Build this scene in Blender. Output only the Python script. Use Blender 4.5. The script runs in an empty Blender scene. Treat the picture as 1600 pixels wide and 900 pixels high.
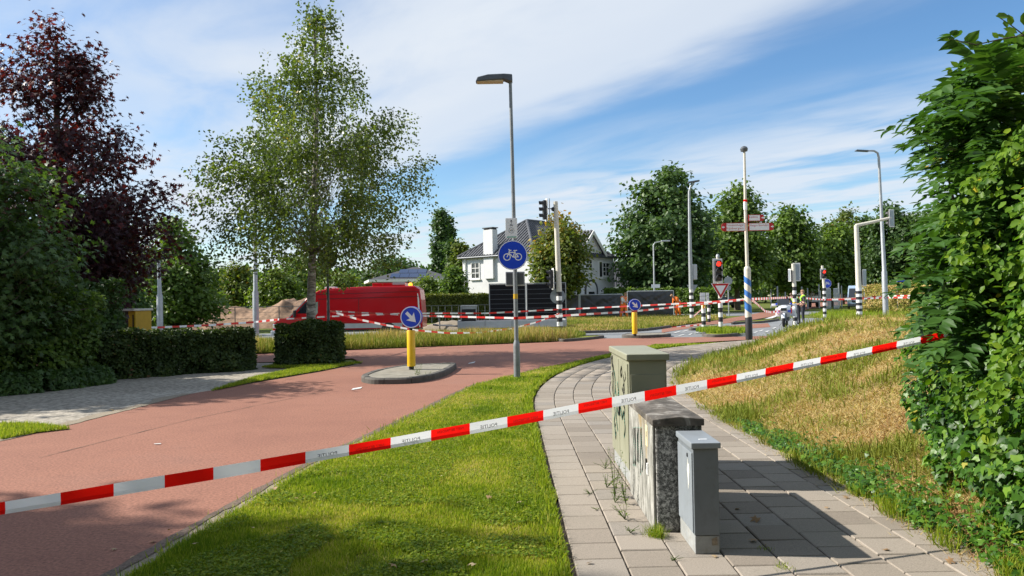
import bpy, bmesh, math, random
import numpy as np
from mathutils import Vector, Matrix, noise

random.seed(7)
RNG = np.random.default_rng(7)
SC = bpy.context.scene
COL = SC.collection
R = math.radians
PI = math.pi

# ---------------------------------------------------------------- camera
F = 1200.0                       # focal length in pixels of the 1600 px wide photograph
EYE = Vector((0.0, 0.0, 1.6))
CAMROT = Matrix.Rotation(R(90) + math.atan(18 / F), 3, 'X') @ Matrix.Rotation(R(-1.0), 3, 'Z')
cam_data = bpy.data.cameras.new('camera')
cam_data.sensor_width = 36.0
cam_data.lens = 36.0 * F / 1600.0
cam_data.clip_start = 0.05
cam_data.clip_end = 3000.0
cam = bpy.data.objects.new('camera', cam_data)
COL.objects.link(cam)
cam.matrix_world = Matrix.Translation(EYE) @ CAMROT.to_4x4()
SC.camera = cam

# ---------------------------------------------------------------- world, sun, exposure
SUN_EL = 38.0
SUN_AZ = 277.0                   # clockwise from +Y: from the left, a little ahead
SUN_DIR = Vector((math.sin(R(SUN_AZ)) * math.cos(R(SUN_EL)), math.cos(R(SUN_AZ)) * math.cos(R(SUN_EL)), math.sin(R(SUN_EL))))
world = bpy.data.worlds.new('World')
SC.world = world
world.use_nodes = True
wn = world.node_tree
wn.nodes.clear()


def wnode(t, **kw):
    n = wn.nodes.new(t)
    for k, v in kw.items():
        setattr(n, k, v)
    return n


def wmath(op, a, b=None, clamp=False):
    n = wnode('ShaderNodeMath', operation=op, use_clamp=clamp)
    for i, v in enumerate((a, b)):
        if v is None:
            continue
        if isinstance(v, (int, float)):
            n.inputs[i].default_value = v
        else:
            wn.links.new(v, n.inputs[i])
    return n.outputs[0]


def wramp(val, lo, hi):
    n = wnode('ShaderNodeMapRange', interpolation_type='SMOOTHSTEP')
    wn.links.new(val, n.inputs[0])
    n.inputs[1].default_value = lo
    n.inputs[2].default_value = hi
    return n.outputs[0]


def wnoise(vec, scale, detail, rough, dist=0.0):
    n = wnode('ShaderNodeTexNoise')
    wn.links.new(vec, n.inputs['Vector'])
    n.inputs['Scale'].default_value = scale
    n.inputs['Detail'].default_value = detail
    n.inputs['Roughness'].default_value = rough
    n.inputs['Distortion'].default_value = dist
    return n.outputs[0]


sky = wnode('ShaderNodeTexSky', sky_type='NISHITA')
sky.sun_disc = False
sky.sun_elevation = R(SUN_EL)
sky.sun_rotation = R(SUN_AZ)
sky.air_density = 1.0
sky.dust_density = 0.25
sky.ozone_density = 3.0
tc = wnode('ShaderNodeTexCoord')
sep = wnode('ShaderNodeSeparateXYZ')
wn.links.new(tc.outputs['Generated'], sep.inputs[0])
dz = wmath('MAXIMUM', sep.outputs[2], 0.03)
cu = wmath('DIVIDE', sep.outputs[0], dz)          # cirrus sheet as a high flat layer
cv = wmath('DIVIDE', sep.outputs[1], dz)
along = wmath('SUBTRACT', wmath('MULTIPLY', cu, 0.54), wmath('MULTIPLY', cv, 0.84))
across = wmath('ADD', wmath('MULTIPLY', cu, 0.84), wmath('MULTIPLY', cv, 0.54))
cmb = wnode('ShaderNodeCombineXYZ')
wn.links.new(wmath('MULTIPLY', along, 0.34), cmb.inputs[0])
wn.links.new(across, cmb.inputs[1])
cmb2 = wnode('ShaderNodeCombineXYZ')
wn.links.new(wmath('MULTIPLY', along, 0.5), cmb2.inputs[0])
wn.links.new(across, cmb2.inputs[1])
cmb2.inputs[2].default_value = 3.3
n1 = wnoise(cmb.outputs[0], 0.8, 5.0, 0.50, 0.3)
n2 = wnoise(cmb2.outputs[0], 1.5, 6.0, 0.55, 0.4)
warp = wmath('MULTIPLY', wmath('SUBTRACT', n1, 0.5), 1.3)
warp2 = wmath('MULTIPLY', wmath('SUBTRACT', n2, 0.5), 0.7)
sacr = wmath('ADD', across, wmath('ADD', warp, warp2))
bank1 = wmath('SUBTRACT', wramp(sacr, 0.7, 1.7), wmath('MULTIPLY', wramp(sacr, 2.05, 2.75), 1.0))
veil = wmath('MULTIPLY', wmath('SUBTRACT', 1.0, wramp(sacr, 0.8, 2.0)), 0.62)
far1 = wmath('MULTIPLY', wramp(sacr, 2.9, 4.8), wramp(n2, 0.28, 0.62))
streak = wmath('MULTIPLY', wramp(n1, 0.50, 0.75), 0.18)
veil = wmath('MULTIPLY', veil, wmath('ADD', 0.35, wmath('MULTIPLY', wramp(n2, 0.30, 0.62), 0.65)))
cl = wmath('ADD', wmath('MULTIPLY', bank1, 0.86), wmath('ADD', veil, wmath('ADD', wmath('MULTIPLY', far1, 0.85), streak)), clamp=True)
cl = wmath('MULTIPLY', cl, wramp(sep.outputs[2], 0.0, 0.06))
cmix = wnode('ShaderNodeMix', data_type='RGBA')
wn.links.new(cl, cmix.inputs[0])
hsv = wnode('ShaderNodeHueSaturation')
hsv.inputs['Saturation'].default_value = 1.17
hsv.inputs['Value'].default_value = 1.45
wn.links.new(sky.outputs[0], hsv.inputs['Color'])
wn.links.new(hsv.outputs[0], cmix.inputs[6])
cmix.inputs[7].default_value = (6.9, 7.5, 8.3, 1)
bg = wnode('ShaderNodeBackground')
bg.inputs[1].default_value = 0.068
wn.links.new(cmix.outputs[2], bg.inputs[0])
wo = wnode('ShaderNodeOutputWorld')
wn.links.new(bg.outputs[0], wo.inputs[0])

sun_data = bpy.data.lights.new('sun', 'SUN')
sun_data.energy = 5.0
sun_data.angle = R(0.53)
sun_data.color = (1.0, 0.945, 0.86)
sun = bpy.data.objects.new('sun', sun_data)
COL.objects.link(sun)
sun.rotation_euler = (-SUN_DIR).to_track_quat('-Z', 'Y').to_euler()
sun.location = (-20, 0, 30)

SC.view_settings.view_transform = 'Standard'
SC.view_settings.look = 'None'
SC.view_settings.exposure = 0.72
SC.view_settings.gamma = 1.0
SC.view_settings.use_curve_mapping = False
SC.cycles.max_bounces = 6
SC.cycles.transparent_max_bounces = 6

# ---------------------------------------------------------------- where a photographed point stands
CR, CUP, CBK = CAMROT.col[0], CAMROT.col[1], CAMROT.col[2]


def ray(px, py):
    return CR * ((px - 800.0) / F) + CUP * ((450.0 - py) / F) - CBK


def P(px, py, Y):
    """point at distance Y ahead of the viewer seen at photo pixel (px, py)"""
    r = ray(px, py)
    return EYE + r * (Y / r.y)


def G(px, py, z=0.0):
    """ground point (height z) seen at photo pixel (px, py)"""
    r = ray(px, py)
    return EYE + r * ((z - EYE.z) / r.z)


def project(p):
    v = CAMROT.transposed() @ (Vector(p) - EYE)
    if v.z > -0.05:
        return None
    return 800 + F * v.x / -v.z, 450 - F * v.y / -v.z


def Xat(px, py, Y):
    return P(px, py, Y).x


# ---------------------------------------------------------------- object helpers
def tag(o, label=None, cat=None, group=None, kind=None):
    for k, v in (('label', label), ('category', cat), ('group', group), ('kind', kind)):
        if v:
            o[k] = v
    return o


def empty(name, loc=(0, 0, 0), rz=0.0, label=None, cat=None, group=None):
    o = bpy.data.objects.new(name, None)
    o.empty_display_size = 0.2
    COL.objects.link(o)
    o.location = loc
    o.rotation_euler = (0, 0, rz)
    return tag(o, label, cat, group)


def link(name, me, parent=None, mats=None):
    o = bpy.data.objects.new(name, me)
    COL.objects.link(o)
    if mats:
        for m in (mats if isinstance(mats, (list, tuple)) else [mats]):
            me.materials.append(m)
    if parent:
        o.parent = parent
    return o


def copy_tree(o, parent=None):
    c = o.copy()
    COL.objects.link(c)
    c.parent = parent
    for ch in list(o.children):
        copy_tree(ch, c)
    return c


class MB:
    """collects shapes, builds ONE mesh object"""

    def __init__(self):
        self.v, self.f, self.m, self.s = [], [], [], []
        self.mi = 0

    def add(self, vs, fs, smooth=False):
        b = len(self.v)
        self.v += [tuple(p) for p in vs]
        for f in fs:
            self.f.append(tuple(i + b for i in f))
            self.m.append(self.mi)
            self.s.append(smooth)
        return self

    def box(self, c, s, rz=0.0, M=None, taper=1.0):
        hx, hy, hz = s[0] / 2, s[1] / 2, s[2] / 2
        vs = []
        for k, t in ((-1, 1.0), (1, taper)):
            for (i, j) in ((-1, -1), (1, -1), (1, 1), (-1, 1)):
                vs.append(Vector((i * hx * t, j * hy * t, k * hz)))
        if rz:
            q = Matrix.Rotation(rz, 3, 'Z')
            vs = [q @ v for v in vs]
        if M:
            vs = [M @ v for v in vs]
        vs = [v + Vector(c) for v in vs]
        return self.add(vs, [(3, 2, 1, 0), (4, 5, 6, 7), (0, 1, 5, 4), (1, 2, 6, 5), (2, 3, 7, 6), (3, 0, 4, 7)])

    def tube(self, pts, rad, n=8, cap=True, smooth=True):
        pts = [Vector(p) for p in pts]
        if isinstance(rad, (int, float)):
            rad = [rad] * len(pts)
        vs, fs = [], []
        d0 = (pts[1] - pts[0]).normalized()
        a = d0.orthogonal().normalized()
        for i, p in enumerate(pts):
            if i == 0:
                d = pts[1] - pts[0]
            elif i == len(pts) - 1:
                d = pts[-1] - pts[-2]
            else:
                d = (pts[i + 1] - pts[i]).normalized() + (pts[i] - pts[i - 1]).normalized()
            d = d.normalized() if d.length > 1e-9 else d0
            a = (a - d * a.dot(d))
            a = a.normalized() if a.length > 1e-6 else d.orthogonal().normalized()
            b = d.cross(a)
            for k in range(n):
                t = 2 * PI * k / n
                vs.append(p + (a * math.cos(t) + b * math.sin(t)) * rad[i])
        for i in range(len(pts) - 1):
            for k in range(n):
                k2 = (k + 1) % n
                fs.append((i * n + k, i * n + k2, (i + 1) * n + k2, (i + 1) * n + k))
        self.add(vs, fs, smooth)
        if cap:
            L = (len(pts) - 1) * n
            self.add([vs[k] for k in range(n)], [tuple(reversed(range(n)))])
            self.add([vs[L + k] for k in range(n)], [tuple(range(n))])
        return self

    def lathe(self, prof, c=(0, 0, 0), n=20, M=None, smooth=True):
        """prof: (radius, height) from bottom to top, around z"""
        vs, fs = [], []
        for (r, z) in prof:
            for k in range(n):
                t = 2 * PI * k / n
                v = Vector((r * math.cos(t), r * math.sin(t), z))
                vs.append((M @ v if M else v) + Vector(c))
        for i in range(len(prof) - 1):
            for k in range(n):
                k2 = (k + 1) % n
                fs.append((i * n + k, i * n + k2, (i + 1) * n + k2, (i + 1) * n + k))
        fs.append(tuple(reversed(range(n))))
        L = (len(prof) - 1) * n
        fs.append(tuple(L + k for k in range(n)))
        return self.add(vs, fs, smooth)

    def prism(self, poly, z0, z1, M=None, c=(0, 0, 0)):
        """flat polygon (x, y) pulled from z0 to z1"""
        n = len(poly)
        vs = [Vector((x, y, z0)) for x, y in poly] + [Vector((x, y, z1)) for x, y in poly]
        if M:
            vs = [M @ v for v in vs]
        vs = [v + Vector(c) for v in vs]
        fs = [tuple(reversed(range(n))), tuple(range(n, 2 * n))]
        fs += [(i, (i + 1) % n, n + (i + 1) % n, n + i) for i in range(n)]
        return self.add(vs, fs)

    def build(self, name, mats, parent=None, bevel=0.0, seg=2, loc=None, subdiv=0):
        me = bpy.data.meshes.new(name)
        me.from_pydata(self.v, [], self.f)
        for m in (mats if isinstance(mats, (list, tuple)) else [mats]):
            me.materials.append(m)
        for p, mi, s in zip(me.polygons, self.m, self.s):
            p.material_index = mi
            p.use_smooth = s
        if bevel or any(self.s):
            bm = bmesh.new()
            bm.from_mesh(me)
            bmesh.ops.remove_doubles(bm, verts=bm.verts, dist=1e-5)
            bmesh.ops.recalc_face_normals(bm, faces=bm.faces)
            if bevel:
                es = [e for e in bm.edges if e.is_manifold and e.calc_face_angle(0) > 0.5]
                bmesh.ops.bevel(bm, geom=es, offset=bevel, segments=seg, affect='EDGES', profile=0.6, clamp_overlap=True)
            bm.to_mesh(me)
            bm.free()
            if any(self.s):
                for e in me.edges:
                    pass
                me.set_sharp_from_angle(angle=R(40)) if hasattr(me, 'set_sharp_from_angle') else None
        else:
            bm = bmesh.new()
            bm.from_mesh(me)
            bmesh.ops.recalc_face_normals(bm, faces=bm.faces)
            bm.to_mesh(me)
            bm.free()
        me.update()
        o = link(name, me, parent)
        if loc is not None:
            o.location = loc
        return o


def np_mesh(name, V, Fc, mats, attr=None, fattr=None, smooth=False):
    """mesh from arrays: V (n,3), Fc (m,k) polygons of equal size; attr = per-vertex float 'v'"""
    me = bpy.data.meshes.new(name)
    V = np.ascontiguousarray(V, dtype=np.float32)
    Fc = np.ascontiguousarray(Fc, dtype=np.int32)
    m, k = Fc.shape
    me.vertices.add(len(V))
    me.vertices.foreach_set('co', V.ravel())
    me.loops.add(m * k)
    me.loops.foreach_set('vertex_index', Fc.ravel())
    me.polygons.add(m)
    me.polygons.foreach_set('loop_start', np.arange(0, m * k, k, dtype=np.int32))
    me.polygons.foreach_set('loop_total', np.full(m, k, dtype=np.int32))
    if smooth:
        me.polygons.foreach_set('use_smooth', np.ones(m, dtype=bool))
    for mt in (mats if isinstance(mats, (list, tuple)) else [mats]):
        me.materials.append(mt)
    if attr is not None:
        a = me.attributes.new('v', 'FLOAT', 'POINT')
        a.data.foreach_set('value', np.ascontiguousarray(attr, dtype=np.float32))
    me.update(calc_edges=True)
    me.validate()
    return me


# leaf outlines: vertices (across, along, lift) and quads/triangles
LEAF = {
    'diamond': ([(0, 0, 0), (0.36, 0.45, 0.05), (0, 1, 0), (-0.36, 0.45, 0.05)], [(0, 1, 2), (0, 2, 3)]),
    'oval': ([(0, 0, 0), (0.3, 0.3, 0.06), (0.26, 0.68, 0.06), (0, 1, -0.04), (-0.26, 0.68, 0.06), (-0.3, 0.3, 0.06)],
             [(0, 1, 2), (0, 2, 3), (0, 3, 4), (0, 4, 5)]),
    'lance': ([(0, 0, 0), (0.17, 0.28, 0.03), (0.12, 0.62, 0.03), (0, 1, -0.08), (-0.12, 0.62, 0.03), (-0.17, 0.28, 0.03)],
              [(0, 1, 2), (0, 2, 3), (0, 3, 4), (0, 4, 5)]),
    'ivy': ([(0, 0.05, 0), (0.42, 0.0, -0.05), (0.5, 0.34, -0.06), (0.24, 0.48, 0.04), (0, 1, -0.1), (-0.24, 0.48, 0.04), (-0.5, 0.34, -0.06), (-0.42, 0.0, -0.05)],
            [(0, 1, 2), (0, 2, 3), (0, 3, 4), (0, 4, 5), (0, 5, 6), (0, 6, 7)]),
    'leaflet': ([(0, 0, 0), (0.24, 0.24, 0.05), (0.23, 0.55, 0.04), (0.1, 0.8, 0), (0, 1, -0.08), (-0.1, 0.8, 0), (-0.23, 0.55, 0.04), (-0.24, 0.24, 0.05)],
                [(0, 1, 2), (0, 2, 3), (0, 3, 4), (0, 4, 5), (0, 5, 6), (0, 6, 7)]),
    'maple': ([(0, 0, 0), (0.5, 0.12, -0.06), (0.2, 0.36, 0.03), (0.55, 0.72, -0.05), (0.14, 0.62, 0.03), (0, 1.05, -0.1), (-0.14, 0.62, 0.03), (-0.55, 0.72, -0.05), (-0.2, 0.36, 0.03), (-0.5, 0.12, -0.06)],
              [(0, 1, 2), (0, 2, 4), (2, 3, 4), (0, 4, 6), (4, 5, 6), (0, 6, 8), (6, 7, 8), (0, 8, 9)]),
}


def unit(a):
    return a / np.maximum(np.linalg.norm(a, axis=1, keepdims=True), 1e-9)


def leaf_frames(nrm, direc):
    n = unit(nrm)
    d = direc - n * np.sum(direc * n, axis=1, keepdims=True)
    d = unit(d)
    s = np.cross(d, n)
    return s, d, n


def leaf_arrays(cen, nrm, direc, size, kind, v):
    tv, tf = LEAF[kind]
    tv = np.array(tv)
    tf = np.array(tf)
    s, d, n = leaf_frames(nrm, direc)
    N = len(cen)
    sz = np.asarray(size).reshape(-1, 1, 1)
    pts = cen[:, None, :] + sz * (s[:, None, :] * tv[None, :, 0:1] + d[:, None, :] * tv[None, :, 1:2] + n[:, None, :] * tv[None, :, 2:3])
    k = len(tv)
    Fc = (np.arange(N) * k)[:, None, None] + tf[None, :, :]
    return pts.reshape(-1, 3), Fc.reshape(-1, 3), np.repeat(v, k)


def leaf_object(name, parent, cen, nrm, direc, size, kind, v, mat, kindstuff=True):
    V, Fc, A = leaf_arrays(cen, nrm, direc, size, kind, v)
    o = link(name, np_mesh(name, V, Fc, mat, A), parent)
    return o


def split_leaves(parent, cen, nrm, direc, size, kind, v, mat, nparts=300, partname='leaf', restname='foliage', vis=None):
    """the leaves that show largest become parts of their own, the rest one mass of foliage"""
    order = np.linalg.norm(cen - np.array(EYE), axis=1) / size
    if vis is not None:
        order = np.where(vis, order, order + 1e4)
    idx = np.argsort(order)
    big, rest = idx[:nparts], idx[nparts:]
    s, d, n = leaf_frames(nrm, direc)
    tv, tf = LEAF[kind]
    variants = []
    for q in range(6):
        lv = (q + 0.5) / 6
        me = np_mesh(partname, np.array(tv), np.array(tf), mat, np.full(len(tv), lv))
        variants.append(me)
    for i in big:
        o = bpy.data.objects.new(partname, variants[min(5, int(np.clip(v[i], 0, 0.999) * 6))])
        COL.objects.link(o)
        o.parent = parent
        k = float(size[i])
        o.matrix_local = Matrix(((s[i, 0] * k, d[i, 0] * k, n[i, 0] * k, cen[i, 0]), (s[i, 1] * k, d[i, 1] * k, n[i, 1] * k, cen[i, 1]), (s[i, 2] * k, d[i, 2] * k, n[i, 2] * k, cen[i, 2]), (0, 0, 0, 1)))
    r = leaf_object(restname, parent, cen[rest], nrm[rest], direc[rest], size[rest], kind, v[rest], mat)
    r['kind'] = 'stuff'
    return r


def text_mesh(body, size, mirror=False, extrude=0.0):
    cu_ = bpy.data.curves.new('lettering', 'FONT')
    cu_.body = body
    cu_.size = size
    cu_.align_x = 'CENTER'
    cu_.align_y = 'CENTER'
    cu_.extrude = extrude
    cu_.resolution_u = 2
    ob = bpy.data.objects.new('lettering_tmp', cu_)
    COL.objects.link(ob)
    bpy.context.view_layer.update()
    me = bpy.data.meshes.new_from_object(ob.evaluated_get(bpy.context.evaluated_depsgraph_get()))
    bpy.data.objects.remove(ob)
    bpy.data.curves.remove(cu_)
    if mirror:
        for v in me.vertices:
            v.co.x = -v.co.x
        me.flip_normals()
    return me


def smooth01(t):
    t = min(1.0, max(0.0, t))
    return t * t * (3 - 2 * t)

# ---------------------------------------------------------------- materials (all procedural)
def new_mat(name):
    m = bpy.data.materials.new(name)
    m.use_nodes = True
    nt = m.node_tree
    nt.nodes.clear()
    out = nt.nodes.new('ShaderNodeOutputMaterial')
    b = nt.nodes.new('ShaderNodeBsdfPrincipled')
    nt.links.new(b.outputs[0], out.inputs[0])
    return m, nt, b, out


def c4(c):
    return (c[0], c[1], c[2], 1.0)


def tex_noise(nt, scale, detail=4.0, rough=0.55, dist=0.0, vec=None, coord='Object', stretch=None):
    if vec is None:
        t = nt.nodes.new('ShaderNodeTexCoord')
        vec = t.outputs[coord]
    if stretch:
        mp = nt.nodes.new('ShaderNodeMapping')
        mp.inputs['Scale'].default_value = stretch
        nt.links.new(vec, mp.inputs[0])
        vec = mp.outputs[0]
    n = nt.nodes.new('ShaderNodeTexNoise')
    nt.links.new(vec, n.inputs['Vector'])
    n.inputs['Scale'].default_value = scale
    n.inputs['Detail'].default_value = detail
    n.inputs['Roughness'].default_value = rough
    n.inputs['Distortion'].default_value = dist
    return n.outputs[0]


def ramp(nt, val, stops):
    r = nt.nodes.new('ShaderNodeValToRGB')
    nt.links.new(val, r.inputs[0])
    e = r.color_ramp.elements
    while len(e) < len(stops):
        e.new(0.5)
    for el, (p, c) in zip(e, stops):
        el.position = p
        el.color = c4(c) if len(c) == 3 else c
    return r.outputs[0]


def mixc(nt, fac, a, b, mode='MIX'):
    n = nt.nodes.new('ShaderNodeMix')
    n.data_type = 'RGBA'
    n.blend_type = mode
    for sock, v in ((n.inputs[0], fac), (n.inputs[6], a), (n.inputs[7], b)):
        if isinstance(v, (int, float)):
            sock.default_value = v
        elif isinstance(v, tuple):
            sock.default_value = c4(v)
        else:
            nt.links.new(v, sock)
    return n.outputs[2]


def mrange(nt, val, lo, hi, a=0.0, b=1.0):
    n = nt.nodes.new('ShaderNodeMapRange')
    nt.links.new(val, n.inputs[0])
    for i, x in enumerate((lo, hi, a, b)):
        n.inputs[i + 1].default_value = x
    return n.outputs[0]


def bump(nt, b, val, strength, dist=0.01):
    n = nt.nodes.new('ShaderNodeBump')
    n.inputs['Strength'].default_value = strength
    n.inputs['Distance'].default_value = dist
    nt.links.new(val, n.inputs['Height'])
    nt.links.new(n.outputs[0], b.inputs['Normal'])


def paint(name, col, rough=0.45, metal=0.0, var=0.12, scale=6.0, dirt=None, dirt_amt=0.25, bumps=0.0, coat=0.0, spec=0.5):
    """painted or bare solid surface with slight patchiness and optional grime"""
    m, nt, b, out = new_mat(name)
    n = tex_noise(nt, scale, 5.0, 0.6)
    lo = tuple(max(0.0, c * (1 - var)) for c in col)
    hi = tuple(min(1.0, c * (1 + var)) for c in col)
    colr = ramp(nt, n, [(0.3, lo), (0.7, hi)])
    if dirt:
        g = mrange(nt, tex_noise(nt, scale * 2.7, 8.0, 0.7, 0.4), 0.5, 0.72, 0.0, dirt_amt)
        colr = mixc(nt, g, colr, dirt)
    nt.links.new(colr, b.inputs['Base Color'])
    b.inputs['Roughness'].default_value = rough
    b.inputs['Metallic'].default_value = metal
    b.inputs['Specular IOR Level'].default_value = spec
    if coat:
        b.inputs['Coat Weight'].default_value = coat
        b.inputs['Coat Roughness'].default_value = 0.06
    if bumps:
        bump(nt, b, tex_noise(nt, scale * 12, 4.0), bumps, 0.004)
    return m


def leafmat(name, stops, rough=0.5, trans=0.35, spec=0.35, tcol=None):
    m, nt, b, out = new_mat(name)
    at = nt.nodes.new('ShaderNodeAttribute')
    at.attribute_name = 'v'
    colr = ramp(nt, at.outputs['Fac'], stops)
    nt.links.new(colr, b.inputs['Base Color'])
    b.inputs['Roughness'].default_value = rough
    b.inputs['Specular IOR Level'].default_value = spec
    tr = nt.nodes.new('ShaderNodeBsdfTranslucent')
    tint = mixc(nt, 1.0, colr, tcol or (1.5, 1.6, 0.6), 'MULTIPLY')
    nt.links.new(tint, tr.inputs[0])
    mx = nt.nodes.new('ShaderNodeMixShader')
    mx.inputs[0].default_value = trans
    nt.links.new(b.outputs[0], mx.inputs[1])
    nt.links.new(tr.outputs[0], mx.inputs[2])
    nt.links.new(mx.outputs[0], out.inputs[0])
    return m


def emit(name, col, strength):
    m, nt, b, out = new_mat(name)
    b.inputs['Base Color'].default_value = c4(col)
    b.inputs['Emission Color'].default_value = c4(col)
    b.inputs['Emission Strength'].default_value = strength
    return m


def glass(name, col, rough=0.05):
    m, nt, b, out = new_mat(name)
    b.inputs['Base Color'].default_value = c4(col)
    b.inputs['Roughness'].default_value = rough
    b.inputs['Specular IOR Level'].default_value = 0.9
    return m


def asphalt(name, stops, scale, grit, rough=0.85, patch=0.35):
    m, nt, b, out = new_mat(name)
    n0 = tex_noise(nt, 0.45, 5.0, 0.6, 0.3)
    n1 = tex_noise(nt, scale, 3.0, 0.7)
    n2 = tex_noise(nt, 3.2, 6.0, 0.65)
    colr = ramp(nt, n0, stops)
    g = ramp(nt, n1, [(0.32, (1 - grit,) * 3), (0.5, (1, 1, 1)), (0.7, (1 + grit,) * 3)])
    colr = mixc(nt, 1.0, colr, g, 'MULTIPLY')
    colr = mixc(nt, mrange(nt, n2, 0.52, 0.75, 0.0, patch), colr, mixc(nt, 1.0, colr, (0.72, 0.72, 0.74), 'MULTIPLY'))
    nt.links.new(colr, b.inputs['Base Color'])
    b.inputs['Roughness'].default_value = rough
    b.inputs['Specular IOR Level'].default_value = 0.3
    bump(nt, b, n1, 0.35, 0.004)
    return m


M = {}
M['red_asphalt'] = asphalt('red_asphalt', [(0.3, (0.235, 0.106, 0.072)), (0.55, (0.275, 0.126, 0.084)), (0.8, (0.255, 0.128, 0.092))], 42.0, 0.38, patch=0.5)
M['grey_asphalt'] = asphalt('grey_asphalt', [(0.3, (0.17, 0.18, 0.185)), (0.7, (0.24, 0.25, 0.255))], 60.0, 0.2)
M['old_paving'] = asphalt('old_paving', [(0.3, (0.26, 0.23, 0.185)), (0.7, (0.37, 0.335, 0.275))], 11.0, 0.55, patch=0.6)
M['sand'] = asphalt('sand', [(0.3, (0.20, 0.165, 0.12)), (0.7, (0.31, 0.26, 0.19))], 50.0, 0.3)
M['crumb'] = asphalt('crumb', [(0.3, (0.10, 0.075, 0.055)), (0.7, (0.17, 0.12, 0.09))], 60.0, 0.5)
M['excavated'] = asphalt('excavated', [(0.3, (0.15, 0.092, 0.058)), (0.7, (0.29, 0.185, 0.115))], 2.2, 0.5, patch=0.7)
M['soil'] = asphalt('soil', [(0.3, (0.075, 0.075, 0.03)), (0.7, (0.12, 0.11, 0.045))], 30.0, 0.4)


def ground_mat(name, stops, scale=1.3, fine=60.0):
    m, nt, b, out = new_mat(name)
    n0 = tex_noise(nt, scale, 7.0, 0.62, 0.6)
    n1 = tex_noise(nt, fine, 4.0, 0.75)
    colr = ramp(nt, n0, stops)
    g = ramp(nt, n1, [(0.3, (0.55,) * 3), (0.7, (1.35,) * 3)])
    colr = mixc(nt, 1.0, colr, g, 'MULTIPLY')
    nt.links.new(colr, b.inputs['Base Color'])
    b.inputs['Roughness'].default_value = 0.95
    b.inputs['Specular IOR Level'].default_value = 0.1
    bump(nt, b, n1, 0.8, 0.03)
    return m


M['turf'] = ground_mat('turf', [(0.3, (0.13, 0.18, 0.02)), (0.5, (0.20, 0.23, 0.035)), (0.72, (0.30, 0.25, 0.09))], 1.6, 70.0)
M['meadow'] = ground_mat('meadow', [(0.3, (0.07, 0.105, 0.02)), (0.55, (0.12, 0.145, 0.03)), (0.75, (0.22, 0.17, 0.07))], 0.25, 9.0)
M['bank_soil'] = ground_mat('bank_soil', [(0.28, (0.18, 0.18, 0.05)), (0.5, (0.36, 0.27, 0.12)), (0.72, (0.28, 0.18, 0.09))], 0.8, 40.0)

# concrete tile: each tile its own tone (object random + attribute)
m, nt, b, out = new_mat('concrete_tile')
oi = nt.nodes.new('ShaderNodeObjectInfo')
at = nt.nodes.new('ShaderNodeAttribute')
at.attribute_name = 'v'
sm = nt.nodes.new('ShaderNodeMath')
sm.operation = 'ADD'
nt.links.new(oi.outputs['Random'], sm.inputs[0])
nt.links.new(at.outputs['Fac'], sm.inputs[1])
fr = nt.nodes.new('ShaderNodeMath')
fr.operation = 'FRACT'
nt.links.new(sm.outputs[0], fr.inputs[0])
geo = nt.nodes.new('ShaderNodeNewGeometry')
tone = ramp(nt, fr.outputs[0], [(0.0, (0.215, 0.182, 0.146)), (0.45, (0.282, 0.242, 0.196)), (0.8, (0.312, 0.270, 0.222)), (1.0, (0.252, 0.225, 0.192))])
grit = tex_noise(nt, 140.0, 3.0, 0.7, vec=geo.outputs['Position'])
stain = tex_noise(nt, 2.1, 7.0, 0.65, 0.5, vec=geo.outputs['Position'])
tone = mixc(nt, 1.0, tone, ramp(nt, grit, [(0.3, (0.68,) * 3), (0.5, (1, 1, 1)), (0.7, (1.22,) * 3)]), 'MULTIPLY')
tone = mixc(nt, mrange(nt, stain, 0.5, 0.75, 0.0, 0.45), tone, (0.22, 0.20, 0.16))
nt.links.new(tone, b.inputs['Base Color'])
b.inputs['Roughness'].default_value = 0.9
b.inputs['Specular IOR Level'].default_value = 0.25
bump(nt, b, grit, 0.3, 0.003)
M['tile'] = m

M['kerb'] = paint('kerb_concrete', (0.095, 0.088, 0.076), 0.9, var=0.3, scale=5.0, dirt=(0.09, 0.08, 0.06), dirt_amt=0.7, bumps=0.4)  # concrete darkened to carry the shade on the kerb faces, plus grime
M['island_top'] = paint('island_concrete', (0.235, 0.215, 0.17), 0.9, var=0.25, scale=4.0, dirt=(0.15, 0.13, 0.09), dirt_amt=0.7, bumps=0.4)
M['white_line'] = paint('road_marking', (0.62, 0.62, 0.60), 0.8, var=0.15, scale=9.0, dirt=(0.3, 0.27, 0.25), dirt_amt=0.6)
M['galv'] = paint('galvanised_steel', (0.36, 0.38, 0.39), 0.5, metal=0.35, var=0.15, scale=3.0, dirt=(0.18, 0.18, 0.17), dirt_amt=0.4)
M['dark_steel'] = paint('dark_steel', (0.10, 0.11, 0.12), 0.5, metal=0.3, var=0.2, scale=4.0)
M['post_grey'] = paint('weathered_grey_post', (0.22, 0.24, 0.25), 0.55, metal=0.2, var=0.2, scale=5.0, dirt=(0.10, 0.10, 0.09), dirt_amt=0.5)
M['cream_post'] = paint('cream_post_paint', (0.66, 0.62, 0.52), 0.5, var=0.1, scale=4.0, dirt=(0.40, 0.34, 0.25), dirt_amt=0.5)
M['white_paint'] = paint('white_paint', (0.76, 0.75, 0.72), 0.5, var=0.06, scale=5.0, dirt=(0.5, 0.47, 0.42), dirt_amt=0.35)
M['black_paint'] = paint('black_paint', (0.022, 0.022, 0.024), 0.5, var=0.3, scale=5.0)
M['rubber'] = paint('rubber', (0.02, 0.02, 0.021), 0.85, var=0.3, scale=8.0)
M['blue_sign'] = paint('blue_sign_face', (0.012, 0.06, 0.56), 0.35, var=0.06, scale=4.0)
M['white_sign'] = paint('white_sign_face', (0.82, 0.83, 0.84), 0.35, var=0.04, scale=4.0)
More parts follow.
